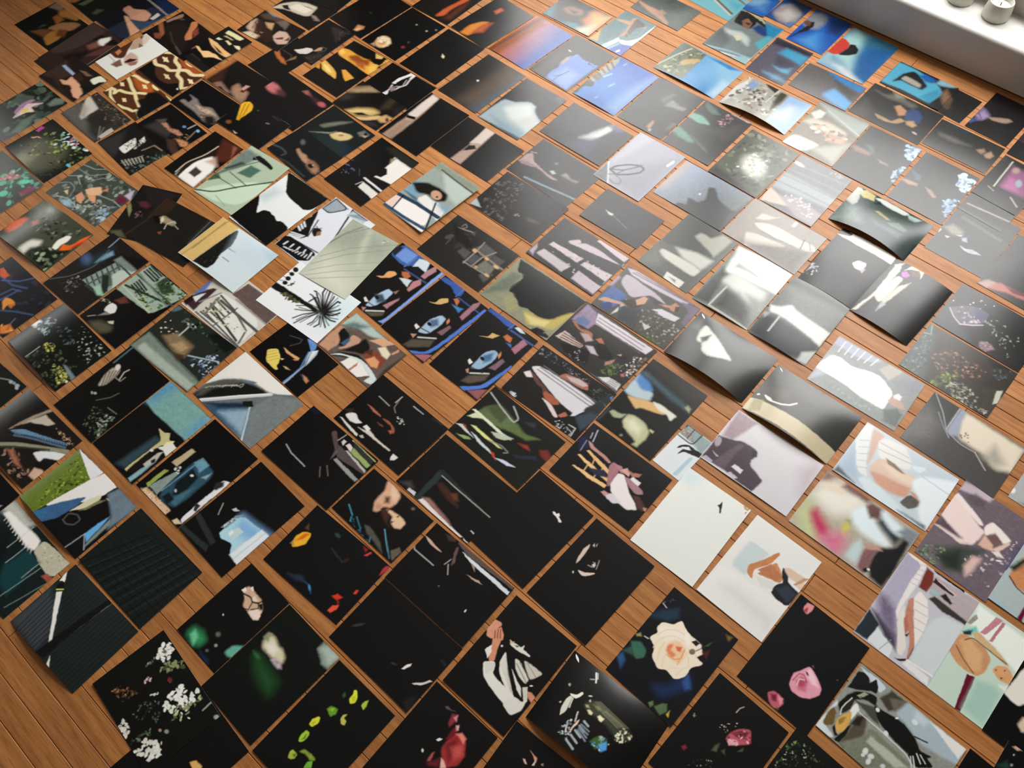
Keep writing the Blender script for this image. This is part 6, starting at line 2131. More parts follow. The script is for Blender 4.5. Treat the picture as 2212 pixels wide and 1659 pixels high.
# 0.7854 0.1001 -0.03 508 711 0 136 148 r 980 1.05|print of a person curled in a white ribbed shell chair beside a grey sofa
b b4b4bc
p a09cb0 12 232 0 703 85 714 122 678 118 515 132 306 250 90 89 159 ~16
p 34303c 4 214 70 207 211 160 261 68 166 99 ~19
p 6c6078 -14 342 50 342 132 306 231 125 70 207 ~40
p 20282e 0 6 2 201 103 149 91 12 ~8
p ccd4d8 91 12 102 127 232 74 245 2 ~5
l 7c8488 5 177 15 203 111
p e0d8d4 12 696 35 740 124 725 141 694 155 547 151 354 170 252 132 306 110 530 116 672 87 693 ~6
t b0a8ac 5 5 110 530 159 539 102 682 137 702
p 6c2c24 169 537 147 699 198 687 234 617 222 539 ~8
p e4dcd4 181 447 187 520 252 499 308 407 332 310 336 187 320 152 262 312 ~5
t b0a498 6 4 198 440 282 449 277 282 344 288
p d8d0c4 166 260 155 380 214 269 297 131 306 66 271 67 ~6
p b07864 194 306 161 418 177 455 256 306 323 196 350 96 335 61 299 175 255 242 ~5
p a86458 196 286 202 324 258 244 253 197 ~6
p 2c1410 262 28 290 32 337 73 332 162 319 203 343 141 338 54 303 23 ~3
p 2c1814 250 195 269 232 272 193 ~5
p a89ca0 213 677 510 704 512 533 343 525 238 542 ~5
p 0f0d0f 190 703 201 718 402 720 406 696 ~2
p d8c8c0 235 651 247 662 379 644 369 630 ~3
p 301c1c 220 627 227 667 249 658 373 639 361 628 ~4
p 8cb0ac 240 555 242 585 296 593 292 557 ~3
p 241c20 300 575 317 612 384 582 376 564 ~6
p 34302c 254 512 276 553 512 533 508 507 363 487 ~8
p c0c8cc 346 153 333 375 374 465 511 500 514 189 510 84 346 71 ~16
p dcdcdc 335 61 490 57 507 7 328 25 ~6
l e8e4e4 11 340 66 504 79
# 0.9121 0.0992 -0.55 508 711 0 146 154 f 0 1.09|print of a reclining bare torso against mint curtain with crimson tape
b b4c8b8
p e4ece0 29 535 4 688 396 675 372 447 186 507 ~15
p 8c8478 4 534 19 624 43 602 29 535 ~4
p b07880 92 528 125 686 171 696 123 534 ~4
p a86878 158 513 169 683 190 691 179 522 ~3
p 6cb4ac 14 479 56 549 86 523 37 468 ~12
p 202838 6 461 50 511 58 476 23 445 ~9
p b88860 -2 295 2 436 41 460 159 461 223 415 229 318 207 262 140 247 78 253 ~6
p c89c70 21 400 54 451 168 407 206 297 144 272 ~15
p c0a078 51 491 92 528 209 495 305 468 324 444 230 452 96 468 ~5
l 4c3420 7 44 421 72 467 159 461 302 455
l 4c3420 6 18 355 83 309 181 264
p c89468 251 358 266 412 324 444 402 383 365 340 303 334 ~5
p 5c2c20 266 377 273 388 277 371 ~2
p 5c2c20 310 406 319 420 320 400 ~2
p 5c3020 311 351 327 361 324 342 ~2
p 241c10 373 357 392 394 408 369 ~3
p d8dcd0 311 301 380 343 394 507 423 616 489 303 374 288 ~6
p 5c1024 152 238 198 254 224 0 188 -3 ~3
p 98b8ac 223 33 210 240 318 287 364 259 368 19 ~30
# 1.0044 0.0959 -1.00 508 711 1 154 159 f 0 1.13|black print of a pale face under a white headwrap, cut by the right edge
b 0b0b0c
p d8d4c4 0 289 8 377 26 526 116 495 149 360 100 278 57 275 ~8
p c8b09c 143 174 150 234 196 259 221 175 175 150 ~11
# 1.0392 -0.0684 0.00 508 711 2 166 178 f 0 1.21|dark print of a hand and green glints in the bottom right corner
b 0b0c0d
p b89480 33 696 54 731 111 762 120 743 64 696 ~7
e 788484 71 595 6 5 3 -7 ~5
e 909898 57 656 4 4 2 -5 ~2
p 18342c 9 533 44 598 76 559 ~15
# 0.9982 -0.1188 -2.00 508 711 3 165 180 r 244 1.22|plain black print at the bottom edge, right of the crow print
b 0b0b0b
# 0.8428 -0.0913 -2.83 711 508 0 206 122 r 37 1.15|print of a black crow over a bathtub with yellow leaves
b 80847c
p c0ccd0 -4 0 12 215 31 199 10 137 23 51 113 21 92 0 ~7
p b4bcc4 5 487 46 491 114 495 190 486 173 429 109 448 63 465 ~6
p 0e0f0e 15 325 8 454 40 474 78 469 98 437 118 489 148 455 166 412 122 399 58 347 ~4
p 0e0f0e 25 202 37 285 62 341 115 382 174 399 200 344 148 344 91 297 58 225 61 167 ~6
p 8c9278 84 321 104 372 128 375 108 324 ~4
p d8dcd8 100 256 108 284 142 257 132 178 107 203 ~4
l 14150f 7 95 291 196 309
l 14150f 6 104 331 202 355
p 3c4034 99 285 195 339 278 261 214 267 ~9
p 0e0f0e 182 346 253 356 320 371 385 376 455 357 502 326 509 266 474 241 386 250 310 263 244 287 ~6
p 3a3428 189 404 219 494 319 500 297 409 269 371 ~11
p 5c584c 232 446 319 500 320 441 292 404 ~11
p 98a8b0 299 391 333 504 480 498 711 507 718 395 599 363 494 347 386 387 ~14
p b0bcc4 388 498 480 498 468 447 403 443 ~17
p dcdcd8 480 498 711 507 701 425 600 460 ~7
e c8d4d8 415 430 18 0 -1 -15 ~4
e d0d8d8 326 375 7 7 3 -5 ~3
e c8d0d0 218 336 4 11 11 -5 ~4
e c8d0d0 326 254 4 12 14 -6 ~4
l 0e0f0e 9 455 357 528 380
p 0e0f0e 474 241 492 335 524 309 592 333 570 301 628 285 545 204 ~4
l d8dcdc 5 507 254 545 204
l d8dcdc 5 516 282 560 249
l d8dcdc 4 535 291 580 269
l d8dcdc 4 497 244 533 192
p 604c28 22 40 7 115 23 171 49 145 74 81 46 43 ~6
p c0984c 79 86 71 138 97 192 114 220 135 160 141 97 117 54 97 65 ~4
p 8c6c30 79 126 103 169 112 128 95 101 ~7
p 14120f 80 57 79 86 112 49 128 45 116 29 ~3
l 14120f 6 79 66 108 36
p 221f1a 65 161 53 220 85 292 101 227 81 177 ~4
l d0d4c0 5 71 158 57 193 60 236 70 288
p 4a4436 153 12 159 204 170 254 202 245 245 150 197 -2 ~11
p 221c16 143 148 147 222 183 247 193 178 ~10
p 6c705f 153 12 245 150 235 219 461 209 540 199 329 -9 ~11
l d0d4cc 5 141 246 321 245 478 235 527 208
p a0a898 265 132 271 176 394 181 515 174 463 123 ~10
e c8d0cc 292 82 14 6 5 -20 ~6
e c0c8c4 331 81 16 7 3 -15 ~6
e c8ccc8 335 47 12 6 4 -19 ~6
e b8c0bc 409 83 12 6 3 -12 ~6
e c0c8c4 293 54 10 4 2 -10 ~4
p 121210 121 9 140 126 153 159 160 68 153 12 ~4
# 0.6879 -0.0816 -1.66 508 711 0 136 159 r 170 1.09|black print of three pink roses
b 0b0c0d
p d890a0 258 189 247 261 278 311 294 357 338 346 380 323 423 292 435 252 408 196 359 161 299 155 ~5
p f0b8c0 298 309 308 350 360 326 405 285 368 271 ~11
p b86478 278 228 290 280 343 268 365 207 323 188 ~12
e a04058 317 238 15 14 13 -19 ~11
l 7c2c40 5 267 217 272 279 301 291 337 263
l f0c0c8 5 301 208 291 250 318 265
p 1c1216 294 315 309 319 328 305 312 301 ~5
p b05868 197 49 213 79 261 89 291 86 302 56 296 11 269 -4 232 11 ~6
p 6c1c30 212 53 244 73 265 42 239 28 ~9
p d88890 250 78 288 84 295 40 ~6
p d88488 59 659 65 693 106 704 113 665 103 622 67 633 ~5
p 803c44 67 633 81 669 98 629 ~6
p 3c5030 279 15 303 13 297 2 ~4
p 604850 305 368 310 382 325 366 ~3
e 50504c 467 405 3 3 2 -3 ~2
# 0.5273 -0.2077 -0.87 508 711 0 129 163 r 277 1.11|print of one large cream rose on dark blue leaves
b 0d0f14
p 1c3040 -9 445 32 537 112 621 145 563 107 506 ~24
p 28507c -3 115 16 154 54 125 63 71 ~16
p 34604c 7 242 55 285 115 265 136 220 99 177 48 204 ~8
p 2c4c44 1 161 33 222 73 185 ~11
p 18284c 268 114 360 198 361 301 429 312 464 252 410 183 360 96 ~39
p 2c4c84 403 257 395 332 465 264 441 231 ~16
p 5c7048 321 21 337 50 352 30 342 6 ~6
p 4c6444 360 27 385 75 410 93 434 55 416 10 ~6
p b0a044 440 41 446 71 465 34 ~5
p f0dcc0 78 425 88 478 152 514 170 569 225 537 283 525 352 524 395 478 375 439 435 436 389 368 397 303 372 260 349 239 288 255 242 224 171 252 139 319 79 339 103 405 ~4
p f4e4cc 84 430 155 495 222 513 275 496 204 431 135 390 ~16
p f0d8b8 144 313 161 382 226 324 290 278 245 247 ~16
p e8b890 201 343 190 397 227 453 291 447 323 391 321 327 257 321 ~16
p e07858 211 342 199 384 218 412 230 370 272 366 269 332 ~8
p d85c48 239 410 273 431 286 400 264 390 ~6
l e08058 6 231 329 279 331 310 369 295 429
l e09068 5 315 322 305 375
p f8ead8 225 537 286 507 303 458 257 480 ~8
l d8c09c 5 107 387 129 450 177 493 238 505
l dcc4a0 5 138 307 133 367 160 423 201 461 262 473
l d8bc94 5 204 261 177 322 172 381
l dcc4a0 5 255 246 228 294 222 341
l d8bc94 5 377 357 345 401 310 422
l dcc4a0 5 347 267 351 313 371 352
l d8c09c 5 375 439 345 454 312 445
l e0c8a8 5 293 260 307 294 335 309
p ecd8c8 283 525 352 524 391 485 347 477 ~8
p 20141c 296 494 312 525 342 525 336 493 ~3
l 20201c 6 352 471 380 539 396 585
e 6c6450 337 451 15 14 11 -15 ~5
p 3c4c34 369 528 396 585 392 550 ~4
p 4c1c20 386 491 416 529 426 475 ~11
p 6c5c28 433 683 472 697 468 661 ~11
p 8c8048 1 301 20 329 41 315 17 294 ~6
l c8b8b8 5 13 576 46 567
s 16 7 110 34444c,203038,58605c 1 565 56 682 84 618
l c8ccc4 5 53 326 80 330
# 0.3439 -0.3879 1.09 508 711 0 123 171 r 161 1.15|print of a figure in a striped white shirt, hand to the chin
b 0c0c0c
p c88c70 23 388 -7 427 -9 472 -5 499 40 514 57 500 47 473 72 402 48 387 ~4
p c88468 138 274 75 387 42 441 55 443 47 473 60 475 56 490 78 481 109 461 122 436 118 414 142 354 170 301 ~4
l 2a1410 5 77 407 47 446
l 2a1410 5 90 418 57 464
l 2a1410 5 104 430 70 474
p e0dcd0 75 314 88 362 116 331 124 285 ~3
p e0dcd0 117 251 170 301 201 261 206 239 244 228 334 218 406 219 468 146 365 142 234 167 170 191 ~4
t 8c887e 3 5 134 257 179 207 171 289 193 254
p dedace 198 312 185 395 261 313 334 261 427 194 343 208 233 271 ~3
t 9c988c 3 4 210 313 364 226 200 367 387 220
p d8d4c8 285 333 352 302 407 280 441 240 386 262 ~3
p ccc8bc 257 397 304 401 368 368 409 351 411 318 359 326 303 348 ~4
p bcb8ac 311 425 360 432 447 435 450 421 415 356 365 383 ~5
l 55524a 5 287 378 412 327
l 55524a 5 298 397 401 361
l 6c685e 4 340 423 428 393
p d8d4c8 411 292 432 314 486 245 468 230 ~3
t 9c988c 3 4 414 295 461 240 428 308 475 253
p c08068 449 294 476 304 531 292 517 255 472 267 ~4
p c8a898 157 465 179 466 187 473 195 453 179 439 ~3
p d8d0c4 179 439 192 468 246 469 248 488 259 470 320 469 320 458 259 444 224 441 ~3
p 4c4840 201 457 236 470 225 451 ~4
l d8d4cc 5 259 470 252 492
e d8d8d4 144 400 5 4 4 -5 ~3
e e0e0dc 445 334 7 6 3 -3 ~2
p d8d4c8 365 142 406 219 458 221 480 257 491 182 460 114 ~4
# 0.4792 -0.5293 4.39 508 711 0 138 195 r 779 1.25|black print of small flesh-toned slivers at the bottom edge
b 0c0c0c
p c08874 164 626 199 618 225 620 233 591 200 610 ~3
p c8a090 156 563 170 569 195 554 179 550 ~3
p d8b8a8 223 566 220 608 235 575 ~3
s 6 6 111 a89890,806860 254 607 263 632 278 599
# 0.5002 -0.3635 3.38 711 508 0 183 129 a 15 1.17|curled black print of a glass jar full of reflected window light
b 0c0c0b
p c8c4b4 161 125 141 172 134 230 141 261 159 265 173 197 174 156 ~3
p e0dccc 132 272 174 294 186 328 200 321 192 290 177 271 145 264 ~3
l e0dccc 6 165 262 180 203
l e8e8e4 8 190 477 223 426
l d0d0cc 4 200 481 218 451
l b0b0aa 5 183 423 203 436
p b8b8ac 112 192 118 203 123 197 117 190 ~2
e c0c0b8 243 337 10 6 2 -4 ~3
e d0d0c8 259 311 5 4 5 -6 ~3
p 34382c 244 268 260 315 300 340 367 336 465 316 565 312 579 282 531 231 486 236 382 264 293 250 ~17
p d8d0a0 276 258 286 269 311 264 312 248 292 246 ~6
p e8e0b8 345 266 353 280 383 279 382 254 361 254 ~6
p a8a074 252 277 267 286 280 278 264 269 ~7
p 787858 287 308 329 320 363 312 329 299 ~11
t 6c6c50 3 5 282 325 506 307 309 347 533 328
t 8c8870 3 4 357 300 479 286 369 323 500 316
s 46 11 201 d8d4b0,a09c78,686450,f0ecd0 498 219 492 268 511 311 571 303 573 251 518 221
l c0c4bc 7 237 213 256 158
p d8b8a4 262 87 256 124 267 187 275 166 267 118 269 86 ~3
l d0d0c8 8 230 110 246 74
t 98a4a4 13 5 274 42 336 24 299 192 333 184
t 74808c 9 4 296 128 370 104 295 168 356 162
s 40 10 202 5c6468,98a0a4,2c3438,b8bcb8 208 44 216 120 228 171 276 57 260 31
p 3c5c2c 392 122 414 180 467 194 478 149 439 105 ~8
p a8b488 419 177 427 190 458 187 444 166 ~6
s 26 11 203 4888c0,5c8c44,98a86c,24405c,c8d8d8 406 112 427 190 486 196 502 134 445 96
p 4c94d0 442 140 473 185 493 147 475 113 ~6
s 14 6 204 c8ccc8,808884 94 314 100 326 109 304
# 0.6600 -0.2726 -1.86 508 711 0 142 176 r 272 1.17|black print of a crumpled pink rose and dim leaves
b 0c0c0c
p a8505c 255 420 253 467 279 521 338 567 381 500 349 461 301 415 ~6
p d898a0 272 416 285 448 321 463 320 438 290 404 ~6
p 5c2028 259 472 294 525 341 550 334 495 288 470 ~10
s 22 12 115 c87c88,7c303c,e0a8b0 258 422 260 483 342 561 378 498 306 420
s 12 6 116 c8b8b8,907c80 146 423 237 451 302 592 226 530
p 6c2430 87 203 95 229 119 223 111 196 ~4
p 48503c 230 310 230 348 245 377 256 325 ~7
p 4c4c40 348 412 363 455 370 432 ~6
p 44443c 274 351 286 372 306 344 ~6
l c8a8a8 4 213 587 215 623 227 645
s 8 5 117 a8b0a0,606858 25 408 50 412 42 385
s 20 6 118 3c4438,8c9484,20241f 177 135 180 204 285 285 299 242
# 0.7915 -0.2622 -2.32 508 711 0 153 182 r 893 1.21|dark print of small glossy leaves and berries at the bottom edge
b 0c0e0c
s 60 10 119 24381f,3c5030,141c12,5c6c4c 31 427 3 609 77 671 174 658 286 672
s 14 6 120 c8ccb0,a8b898 24 437 18 614 128 701 139 605
p 6c8c44 29 624 41 646 47 623 ~4
# -0.2313 -0.8188 1.56 711 508 0 141 134 a 7 1.32|print of a dark corrugated wall with a white striped pole
b 1a201e
p 34383c 2 4 3 302 182 252 293 129 315 1 ~41
t 0f1413 5 22 79 -7 41 436 680 2 693 506
p d8d8d0 69 312 99 337 328 116 363 83 344 77 ~3
p e0e0dc 18 371 -10 450 52 388 31 382 ~3
p 0c0d0c 36 330 33 361 52 388 90 352 72 326 ~4
l c8c860 7 54 322 90 352
p d8d0c8 438 1 409 48 447 18 468 -5 ~3
l c8ccc8 5 379 44 419 504
p 0c0e0d 316 -9 377 514 425 510 388 10 ~8
# -0.2347 -0.6860 0.05 711 508 0 136 125 r 71 1.24|dark print of grey-green roof tiles in diagonal rows
b 151a18
t 0b0e0d 8 9 30 8 216 436 625 6 714 503
t 1f2624 10 8 87 11 254 409 571 13 689 469
t 0d1110 5 12 9 2 701 2 4 501 700 503
# 0.0643 -0.8307 -4.54 508 711 0 122 202 f 0 1.35|black print of a small orange shape, tucked under the white azalea print
b 0c0c0b
p d09858 309 420 326 448 377 460 401 436 364 407 ~6
# -0.0340 -0.7973 -6.57 711 508 1 158 140 r 64 1.32|print of white azalea clusters and dark leaves on black
b 0c0d0b
s 40 20 122 d8d8cc,c8ccc0,e8e8e0 127 386 78 450 102 501 161 495 197 429 171 389
e 5c5c44 131 444 9 10 10 -6 ~5
s 30 20 123 5c6844,788058,3c442c 211 340 182 401 237 497 313 500 281 418
s 70 22 124 e0e0d4,d0d4c4,e8e8e0 415 271 389 321 388 411 470 490 516 463 546 374 602 359 533 293 458 264
s 30 18 125 788058,a8ac80,4c5438 508 254 471 346 512 447 540 512 576 374 561 259
s 50 22 126 d8d8c8,c8c8b8,e0e0d4 542 2 520 82 605 156 658 110 648 46
s 26 20 127 d8d4c8,c0c0b0 336 -4 331 46 392 48 441 5
s 50 11 128 5c4030,8c6844,34241c 122 68 125 128 246 196 232 89
s 24 14 129 4c5844,28301f,607060 447 44 487 143 525 131 488 5
s 40 11 130 34402f,5c6854,20281c 338 85 303 191 384 271 491 202 399 122
s 12 11 131 a88c98,c8b0b8 214 240 187 290 236 299
s 10 12 132 6c2c2c,4c2020 285 353 296 400 331 381
s 8 9 133 c8ccc8 308 242 325 295 340 277
e 808478 568 212 9 10 10 -6 ~5
e a07868 534 185 6 7 8 -4 ~4
l 8c9c88 8 609 444 602 503
e 8c9488 700 485 10 12 11 -7 ~6
s 10 14 134 8c9080,3c4434 100 239 122 299 121 380 142 333
"""
UNIT = 0.00025
def seg_dist(X, Y, ax, ay, bx, by):
    dx, dy = bx - ax, by - ay; q = dx * dx + dy * dy or 1e-9
    t = np.clip(((X - ax) * dx + (Y - ay) * dy) / q, 0, 1)
    return np.hypot(X - ax - t * dx, Y - ay - t * dy)
def inside(X, Y, P):
    r = np.zeros(X.shape, bool); n = len(P)
    for i in range(n):
        (ax, ay), (bx, by) = P[i], P[(i + 1) % n]
        if ay == by: continue
        c = ((ay > Y) != (by > Y)) & (X < (bx - ax) * (Y - ay) / (by - ay) + ax); r ^= c
    return r
class Sheet:
    def __init__(self, w, h, nu, nv):
        self.x = np.linspace(0, w, nu); self.y = np.linspace(0, h, nv); self.img = np.zeros((nv, nu, 3)); self.aa = max(w / nu, h / nv) * 0.75
        self.nz = [self.noise(w, h, s, 17 * k + nu) for k, s in enumerate((46, 46, 15, 15, 70, 24, 9))]
    def noise(self, w, h, cell, seed):
        r = np.random.RandomState(seed); a, b = int(w / cell) + 3, int(h / cell) + 3; g = r.rand(b, a) - 0.5
        fx, fy = self.x / cell, self.y / cell; ix, iy = fx.astype(int), fy.astype(int); tx, ty = fx - ix, fy - iy
        tx = tx * tx * (3 - 2 * tx); ty = (ty * ty * (3 - 2 * ty))[:, None]
        A = g[iy][:, ix] * (1 - tx) + g[iy][:, ix + 1] * tx; B = g[iy + 1][:, ix] * (1 - tx) + g[iy + 1][:, ix + 1] * tx
        return A * (1 - ty) + B * ty
    def finish(self):
        # fine tonal mottling of the printed picture, strongest in the mid tones
        l = self.img.mean(-1); amp = np.exp(-((l - 0.14) / 0.22) ** 2) * np.clip((l - 0.022) / 0.06, 0, 1)
        n = self.nz[4] * 0.12 + self.nz[5] * 0.30 + self.nz[6] * 0.45
        self.img *= (1 + amp * n * 0.5)[..., None]
    def win(self, x0, x1, y0, y1, warp=0):
        i0, i1 = np.searchsorted(self.x, [x0, x1]); j0, j1 = np.searchsorted(self.y, [y0, y1])
        if i1 <= i0 or j1 <= j0: return None
        X, Y = np.meshgrid(self.x[i0:i1], self.y[j0:j1])
        if warp:                                  # drawn outlines wander a little, as photographed shapes do
            z = self.nz; X = X + (z[0][j0:j1, i0:i1] * 9 + z[2][j0:j1, i0:i1] * 7) * warp; Y = Y + (z[1][j0:j1, i0:i1] * 9 + z[3][j0:j1, i0:i1] * 7) * warp
        return X, Y, self.img[j0:j1, i0:i1]
    def blend(self, I, a, c): I += (c - I) * a[..., None]
    def poly(self, P, c, soft):
        s = max(soft, self.aa); xs, ys = [p[0] for p in P], [p[1] for p in P]
        w = self.win(min(xs) - s - 8, max(xs) + s + 8, min(ys) - s - 8, max(ys) + s + 8, 0.55)
        if w is None: return
        X, Y, I = w; d = np.full(X.shape, 1e9)
        for i in range(len(P)): d = np.minimum(d, seg_dist(X, Y, *P[i], *P[(i + 1) % len(P)]))
        d = np.where(inside(X, Y, P), -d, d)
        a = np.clip(0.5 - d / (2 * s), 0, 1); self.blend(I, a * a * (3 - 2 * a), c)
    def ell(self, cx, cy, ax, ay, bx, by, c, soft):
        s = max(soft, self.aa); R = math.hypot(ax, ay) + math.hypot(bx, by) + s
        w = self.win(cx - R, cx + R, cy - R, cy + R)
        if w is None: return
        X, Y, I = w; det = ax * by - ay * bx or 1e-9
        p = ((X - cx) * by - (Y - cy) * bx) / det; q = (-(X - cx) * ay + (Y - cy) * ax) / det
        d = (np.hypot(p, q) - 1) * math.sqrt(abs(det)); a = np.clip(0.5 - d / (2 * s), 0, 1); self.blend(I, a * a * (3 - 2 * a), c)
    def line(self, P, c, wd):
        s = self.aa; h = wd / 2; xs, ys = [p[0] for p in P], [p[1] for p in P]; m = h + s
        w = self.win(min(xs) - m - 4, max(xs) + m + 4, min(ys) - m - 4, max(ys) + m + 4, 0.2)
        if w is None: return
        X, Y, I = w; d = np.full(X.shape, 1e9)
        for i in range(len(P) - 1): d = np.minimum(d, seg_dist(X, Y, *P[i], *P[i + 1]))
        a = np.clip(0.5 - (d - h) / (2 * s), 0, 1) * min(1.0, wd / (1.2 * s)); self.blend(I, a, c)
    def scatter(self, n, size, seed, cols, P):
        r = random.Random(seed); xs, ys = [p[0] for p in P], [p[1] for p in P]; k = 0; t = 0
        while k < n and t < n * 12:
            t += 1; x, y = r.uniform(min(xs), max(xs)), r.uniform(min(ys), max(ys))
            if not inside(np.array([x]), np.array([y]), P)[0]: continue
            k += 1; a = r.uniform(0, math.pi); q = size * r.uniform(0.35, 0.85); e = q * r.uniform(0.35, 0.8)
            self.ell(x, y, q * math.cos(a), q * math.sin(a), -e * math.sin(a), e * math.cos(a), r.choice(cols), size * 0.12)
def rounded(P, closed, w, h):
    # corner cutting, so that many-pointed outlines run in curves; corners at the sheet's border stay
    n = len(P); Q = []
    for i, (x, y) in enumerate(P):
        end = not closed and i in (0, n - 1)
        if end or x < w * 0.03 or y < h * 0.03 or x > w * 0.97 or y > h * 0.97: Q.append((x, y)); continue
        (ax, ay), (bx, by) = P[i - 1], P[(i + 1) % n]
        for (cx, cy), k in (((ax, ay), 0.24), ((ax, ay), 0.09), ((bx, by), 0.09), ((bx, by), 0.24)):
            f = 0.0 if k > 0.2 else 0.06
            mx, my = (ax + bx) / 2, (ay + by) / 2
            px, py = x + (cx - x) * k, y + (cy - y) * k
            Q.append((px + (mx - px) * f, py + (my - py) * f))
    return Q
def pts(a):
    v = [float(x) for x in a]; return list(zip(v[::2], v[1::2]))
def paint(S, op):
    k, a = op[0], op[1:]; soft = 0
    if a[-1][0] == '~': soft = float(a[-1][1:]); a = a[:-1]
    if k == 'b': S.img[:] = hexc(a[0])
    elif k == 'p':
        P = pts(a[1:]); S.poly(rounded(P, True, S.x[-1], S.y[-1]) if len(P) >= 6 else P, hexc(a[0]), soft)
    elif k == 'e': S.ell(*[float(x) for x in a[1:]], hexc(a[0]), soft)
    elif k == 'l':
        P = pts(a[2:]); S.line(rounded(P, False, S.x[-1], S.y[-1]) if len(P) >= 4 else P, hexc(a[0]), float(a[1]))
    elif k == 's': S.scatter(int(a[0]), float(a[1]), int(a[2]), [hexc(c) for c in a[3].split(',')], pts(a[4:]))
    elif k == 'g':
        (x0, y0), (x1, y1) = pts(a[1:3])[0], pts(a[4:6])[0]; X, Y = np.meshgrid(S.x, S.y)
        t = np.clip(((X - x0) * (x1 - x0) + (Y - y0) * (y1 - y0)) / ((x1 - x0) ** 2 + (y1 - y0) ** 2), 0, 1)[..., None]
        S.img[:] = hexc(a[0]) * (1 - t) + hexc(a[3]) * t
    elif k == 't':
        n = int(a[2]); p = pts(a[3:])
        for i in range(n):
            t = i / max(1, n - 1); S.line([(p[0][0] + (p[2][0] - p[0][0]) * t, p[0][1] + (p[2][1] - p[0][1]) * t), (p[1][0] + (p[3][0] - p[1][0]) * t, p[1][1] + (p[3][1] - p[1][1]) * t)], hexc(a[0]), float(a[1]))
def relief(kind, val, U, V):
    """height of the sheet above the floor; U, V run 0..1 from the corner nearest the left wall"""
    A = val * 0.001
    if kind == 'f': return U * 0.0
    if kind == 'a': return A * 4 * U * (1 - U) * (1 - 0.25 * V - 0.75 * V ** 3)
    if kind == 'b': return A * (4 * U * (1 - U) * 0.6 + 4 * V * (1 - V) * 0.4)
    if kind == 'w': return A * U ** 2
    if kind == 'l': return A * (1 - (1 - U) ** 4) * (1 - U ** 3)
    r = random.Random(int(val)); a, b, c, d = [r.uniform(0, 1) ** 2 for _ in range(4)]
    return 0.0016 * (a * U ** 4 * (1 - V) ** 3 + b * (1 - U) ** 4 * V ** 3 + c * U ** 3 * V ** 3 + d * (1 - U) ** 3 * (1 - V) ** 3) + 0.0009 * (r.random() * 4 * U * (1 - U) + r.random() * 4 * V * (1 - V))
def falloff_ink(c, g):
    l = c * g                                   # gain offsets window falloff in the colour; bright inks roll off towards paper white
    if g > 1: l = np.where(l > 0.6, 0.6 + (l - 0.6) * 0.6, l)
    return np.clip(l, 0, 0.88)
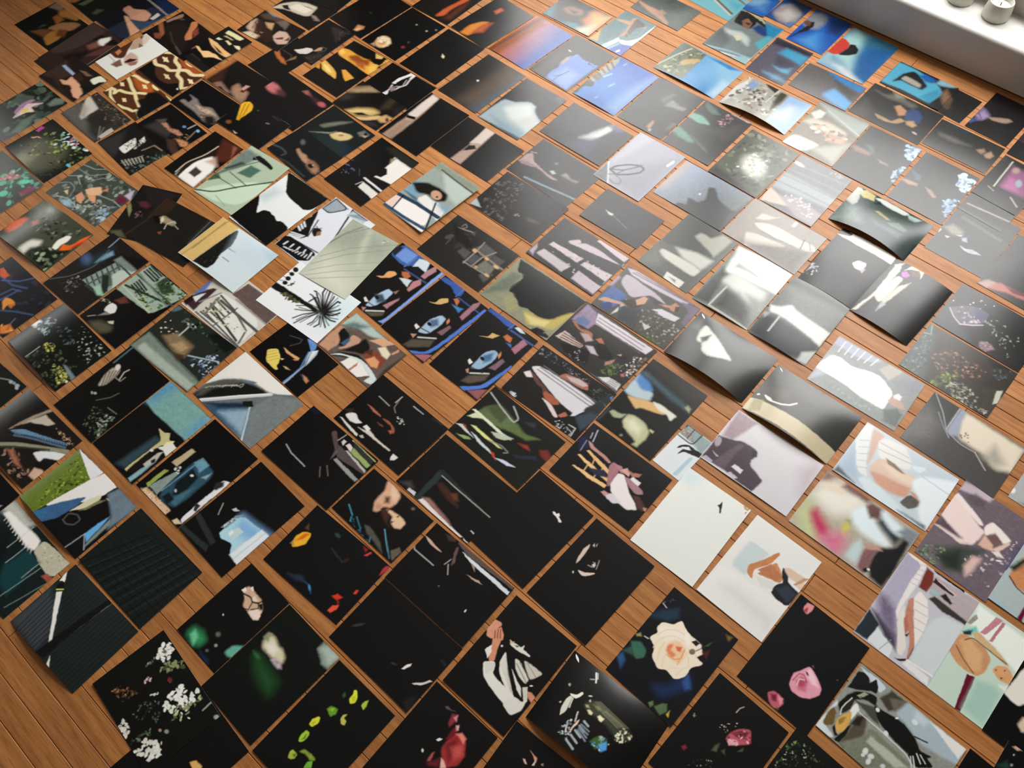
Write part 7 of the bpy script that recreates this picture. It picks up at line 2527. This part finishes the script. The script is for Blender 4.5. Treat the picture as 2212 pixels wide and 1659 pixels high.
def build_print(head, label, ops):
    x, y, deg, w, h, layer, nu, nv = [float(t) for t in head[:8]]; nu, nv = int(nu), int(nv)
    S = Sheet(w, h, nu, nv)
    for op in ops: paint(S, op)
    S.finish()
    W_, H_ = w * UNIT, h * UNIT
    def grid(a, b, dz):
        U, V = np.meshgrid(np.linspace(0, 1, a), np.linspace(0, 1, b))
        Z = relief(head[8], float(head[9]), U, V) + dz
        return np.stack([(U - 0.5) * W_, (V - 0.5) * H_, Z], -1).reshape(-1, 3)
    def quads(a, b, o, flip):
        I = np.arange(a * b).reshape(b, a) + o
        q = np.stack([I[:-1, :-1], I[:-1, 1:], I[1:, 1:], I[1:, :-1]], -1).reshape(-1, 4)
        return q[:, ::-1] if flip else q
    th = 0.00028; m = 9
    top = grid(nu, nv, th); bot = grid(m, m, 0.0)
    I = np.arange(nu * nv).reshape(nv, nu)
    ring = np.concatenate([I[0, :], I[1:, -1], I[-1, -2::-1], I[-2:0:-1, 0]])
    rt_, rb = top[ring], top[ring] - [0, 0, th]
    n0, n1, nr = len(top), len(bot), len(ring)
    verts = np.concatenate([top, bot, rt_, rb]); k = np.arange(nr); j = (k + 1) % nr
    side = np.stack([n0 + n1 + nr + k, n0 + n1 + nr + j, n0 + n1 + j, n0 + n1 + k], -1)
    f = np.concatenate([quads(nu, nv, 0, False), quads(m, m, n0, True), side])
    nt = (nu - 1) * (nv - 1)
    me = bpy.data.meshes.new('photo_print'); me.vertices.add(len(verts)); me.vertices.foreach_set('co', verts.astype(np.float32).ravel())
    me.loops.add(f.size); me.loops.foreach_set('vertex_index', f.astype(np.int32).ravel())
    me.polygons.add(len(f)); me.polygons.foreach_set('loop_start', np.arange(0, f.size, 4, dtype=np.int32)); me.polygons.foreach_set('loop_total', np.full(len(f), 4, np.int32))
    mi = np.ones(len(f), np.int32); mi[:nt] = 0
    me.materials.append(M_PRINT); me.materials.append(M_PAPER); me.polygons.foreach_set('material_index', mi)
    me.polygons.foreach_set('use_smooth', (mi == 0))
    ca = me.color_attributes.new('print_color', 'FLOAT_COLOR', 'POINT')
    c = np.full((len(verts), 4), 0.75, np.float32); c[:, 3] = 1; c[:n0, :3] = falloff_ink(S.img.reshape(-1, 3), float(head[10])); ca.data.foreach_set('color', c.ravel())
    me.update(); me.validate()
    o = bpy.data.objects.new('photo_print', me); COL.objects.link(o)
    o.location = (x, y, 0.0003 + layer * 0.0004); o.rotation_euler = (0, 0, math.radians(deg))
    o['label'] = label; o['category'] = 'photo print'; o['group'] = 'photo prints laid out on the floor'
    return o
cur = None
for ln in DATA.strip().split('\n') + ['# end']:
    if ln[0] == '#':
        if cur: build_print(*cur)
        if ln == '# end': break
        hd, lb = ln[1:].split('|'); cur = (hd.split(), lb, [])
    else: cur[2].append(ln.split())

# ------------------------------------------------------------------ votive candles on the ledge
def votive(x, y, label):
    e = bpy.data.objects.new('votive_candle', None); COL.objects.link(e); e.location = (x, y, LH); e.empty_display_size = 0.03
    e['label'] = label; e['category'] = 'candle holder'; e['group'] = 'votive candles on the white ledge'
    R = 0.031
    pr = [(0.0, 0.0), (R * 0.93, 0.0), (R, 0.003), (R, 0.018), (R * 0.97, 0.024), (R * 0.90, 0.040), (R * 0.86, 0.042), (R * 0.80, 0.040), (R * 0.78, 0.026), (0.0, 0.025)]
    mesh_obj('holder', *lathe(pr), M_CERAMIC, e, True)
    wx = [(0.0, 0.0255), (R * 0.77, 0.0258), (R * 0.77, 0.030), (R * 0.6, 0.031), (0.0, 0.0295)]
    c = mesh_obj('wax', *lathe(wx), M_WAX, e, True)
    mesh_obj('wick', *lathe([(0.0, 0.029), (0.0011, 0.029), (0.0009, 0.037), (0.0, 0.0372)], 8), M_WICK, c)
    return e
votive(0.225, 1.462, 'white frosted votive candle holder on the ledge, fully in view')
votive(0.133, 1.470, 'white frosted votive candle holder on the ledge, cut by the top edge')
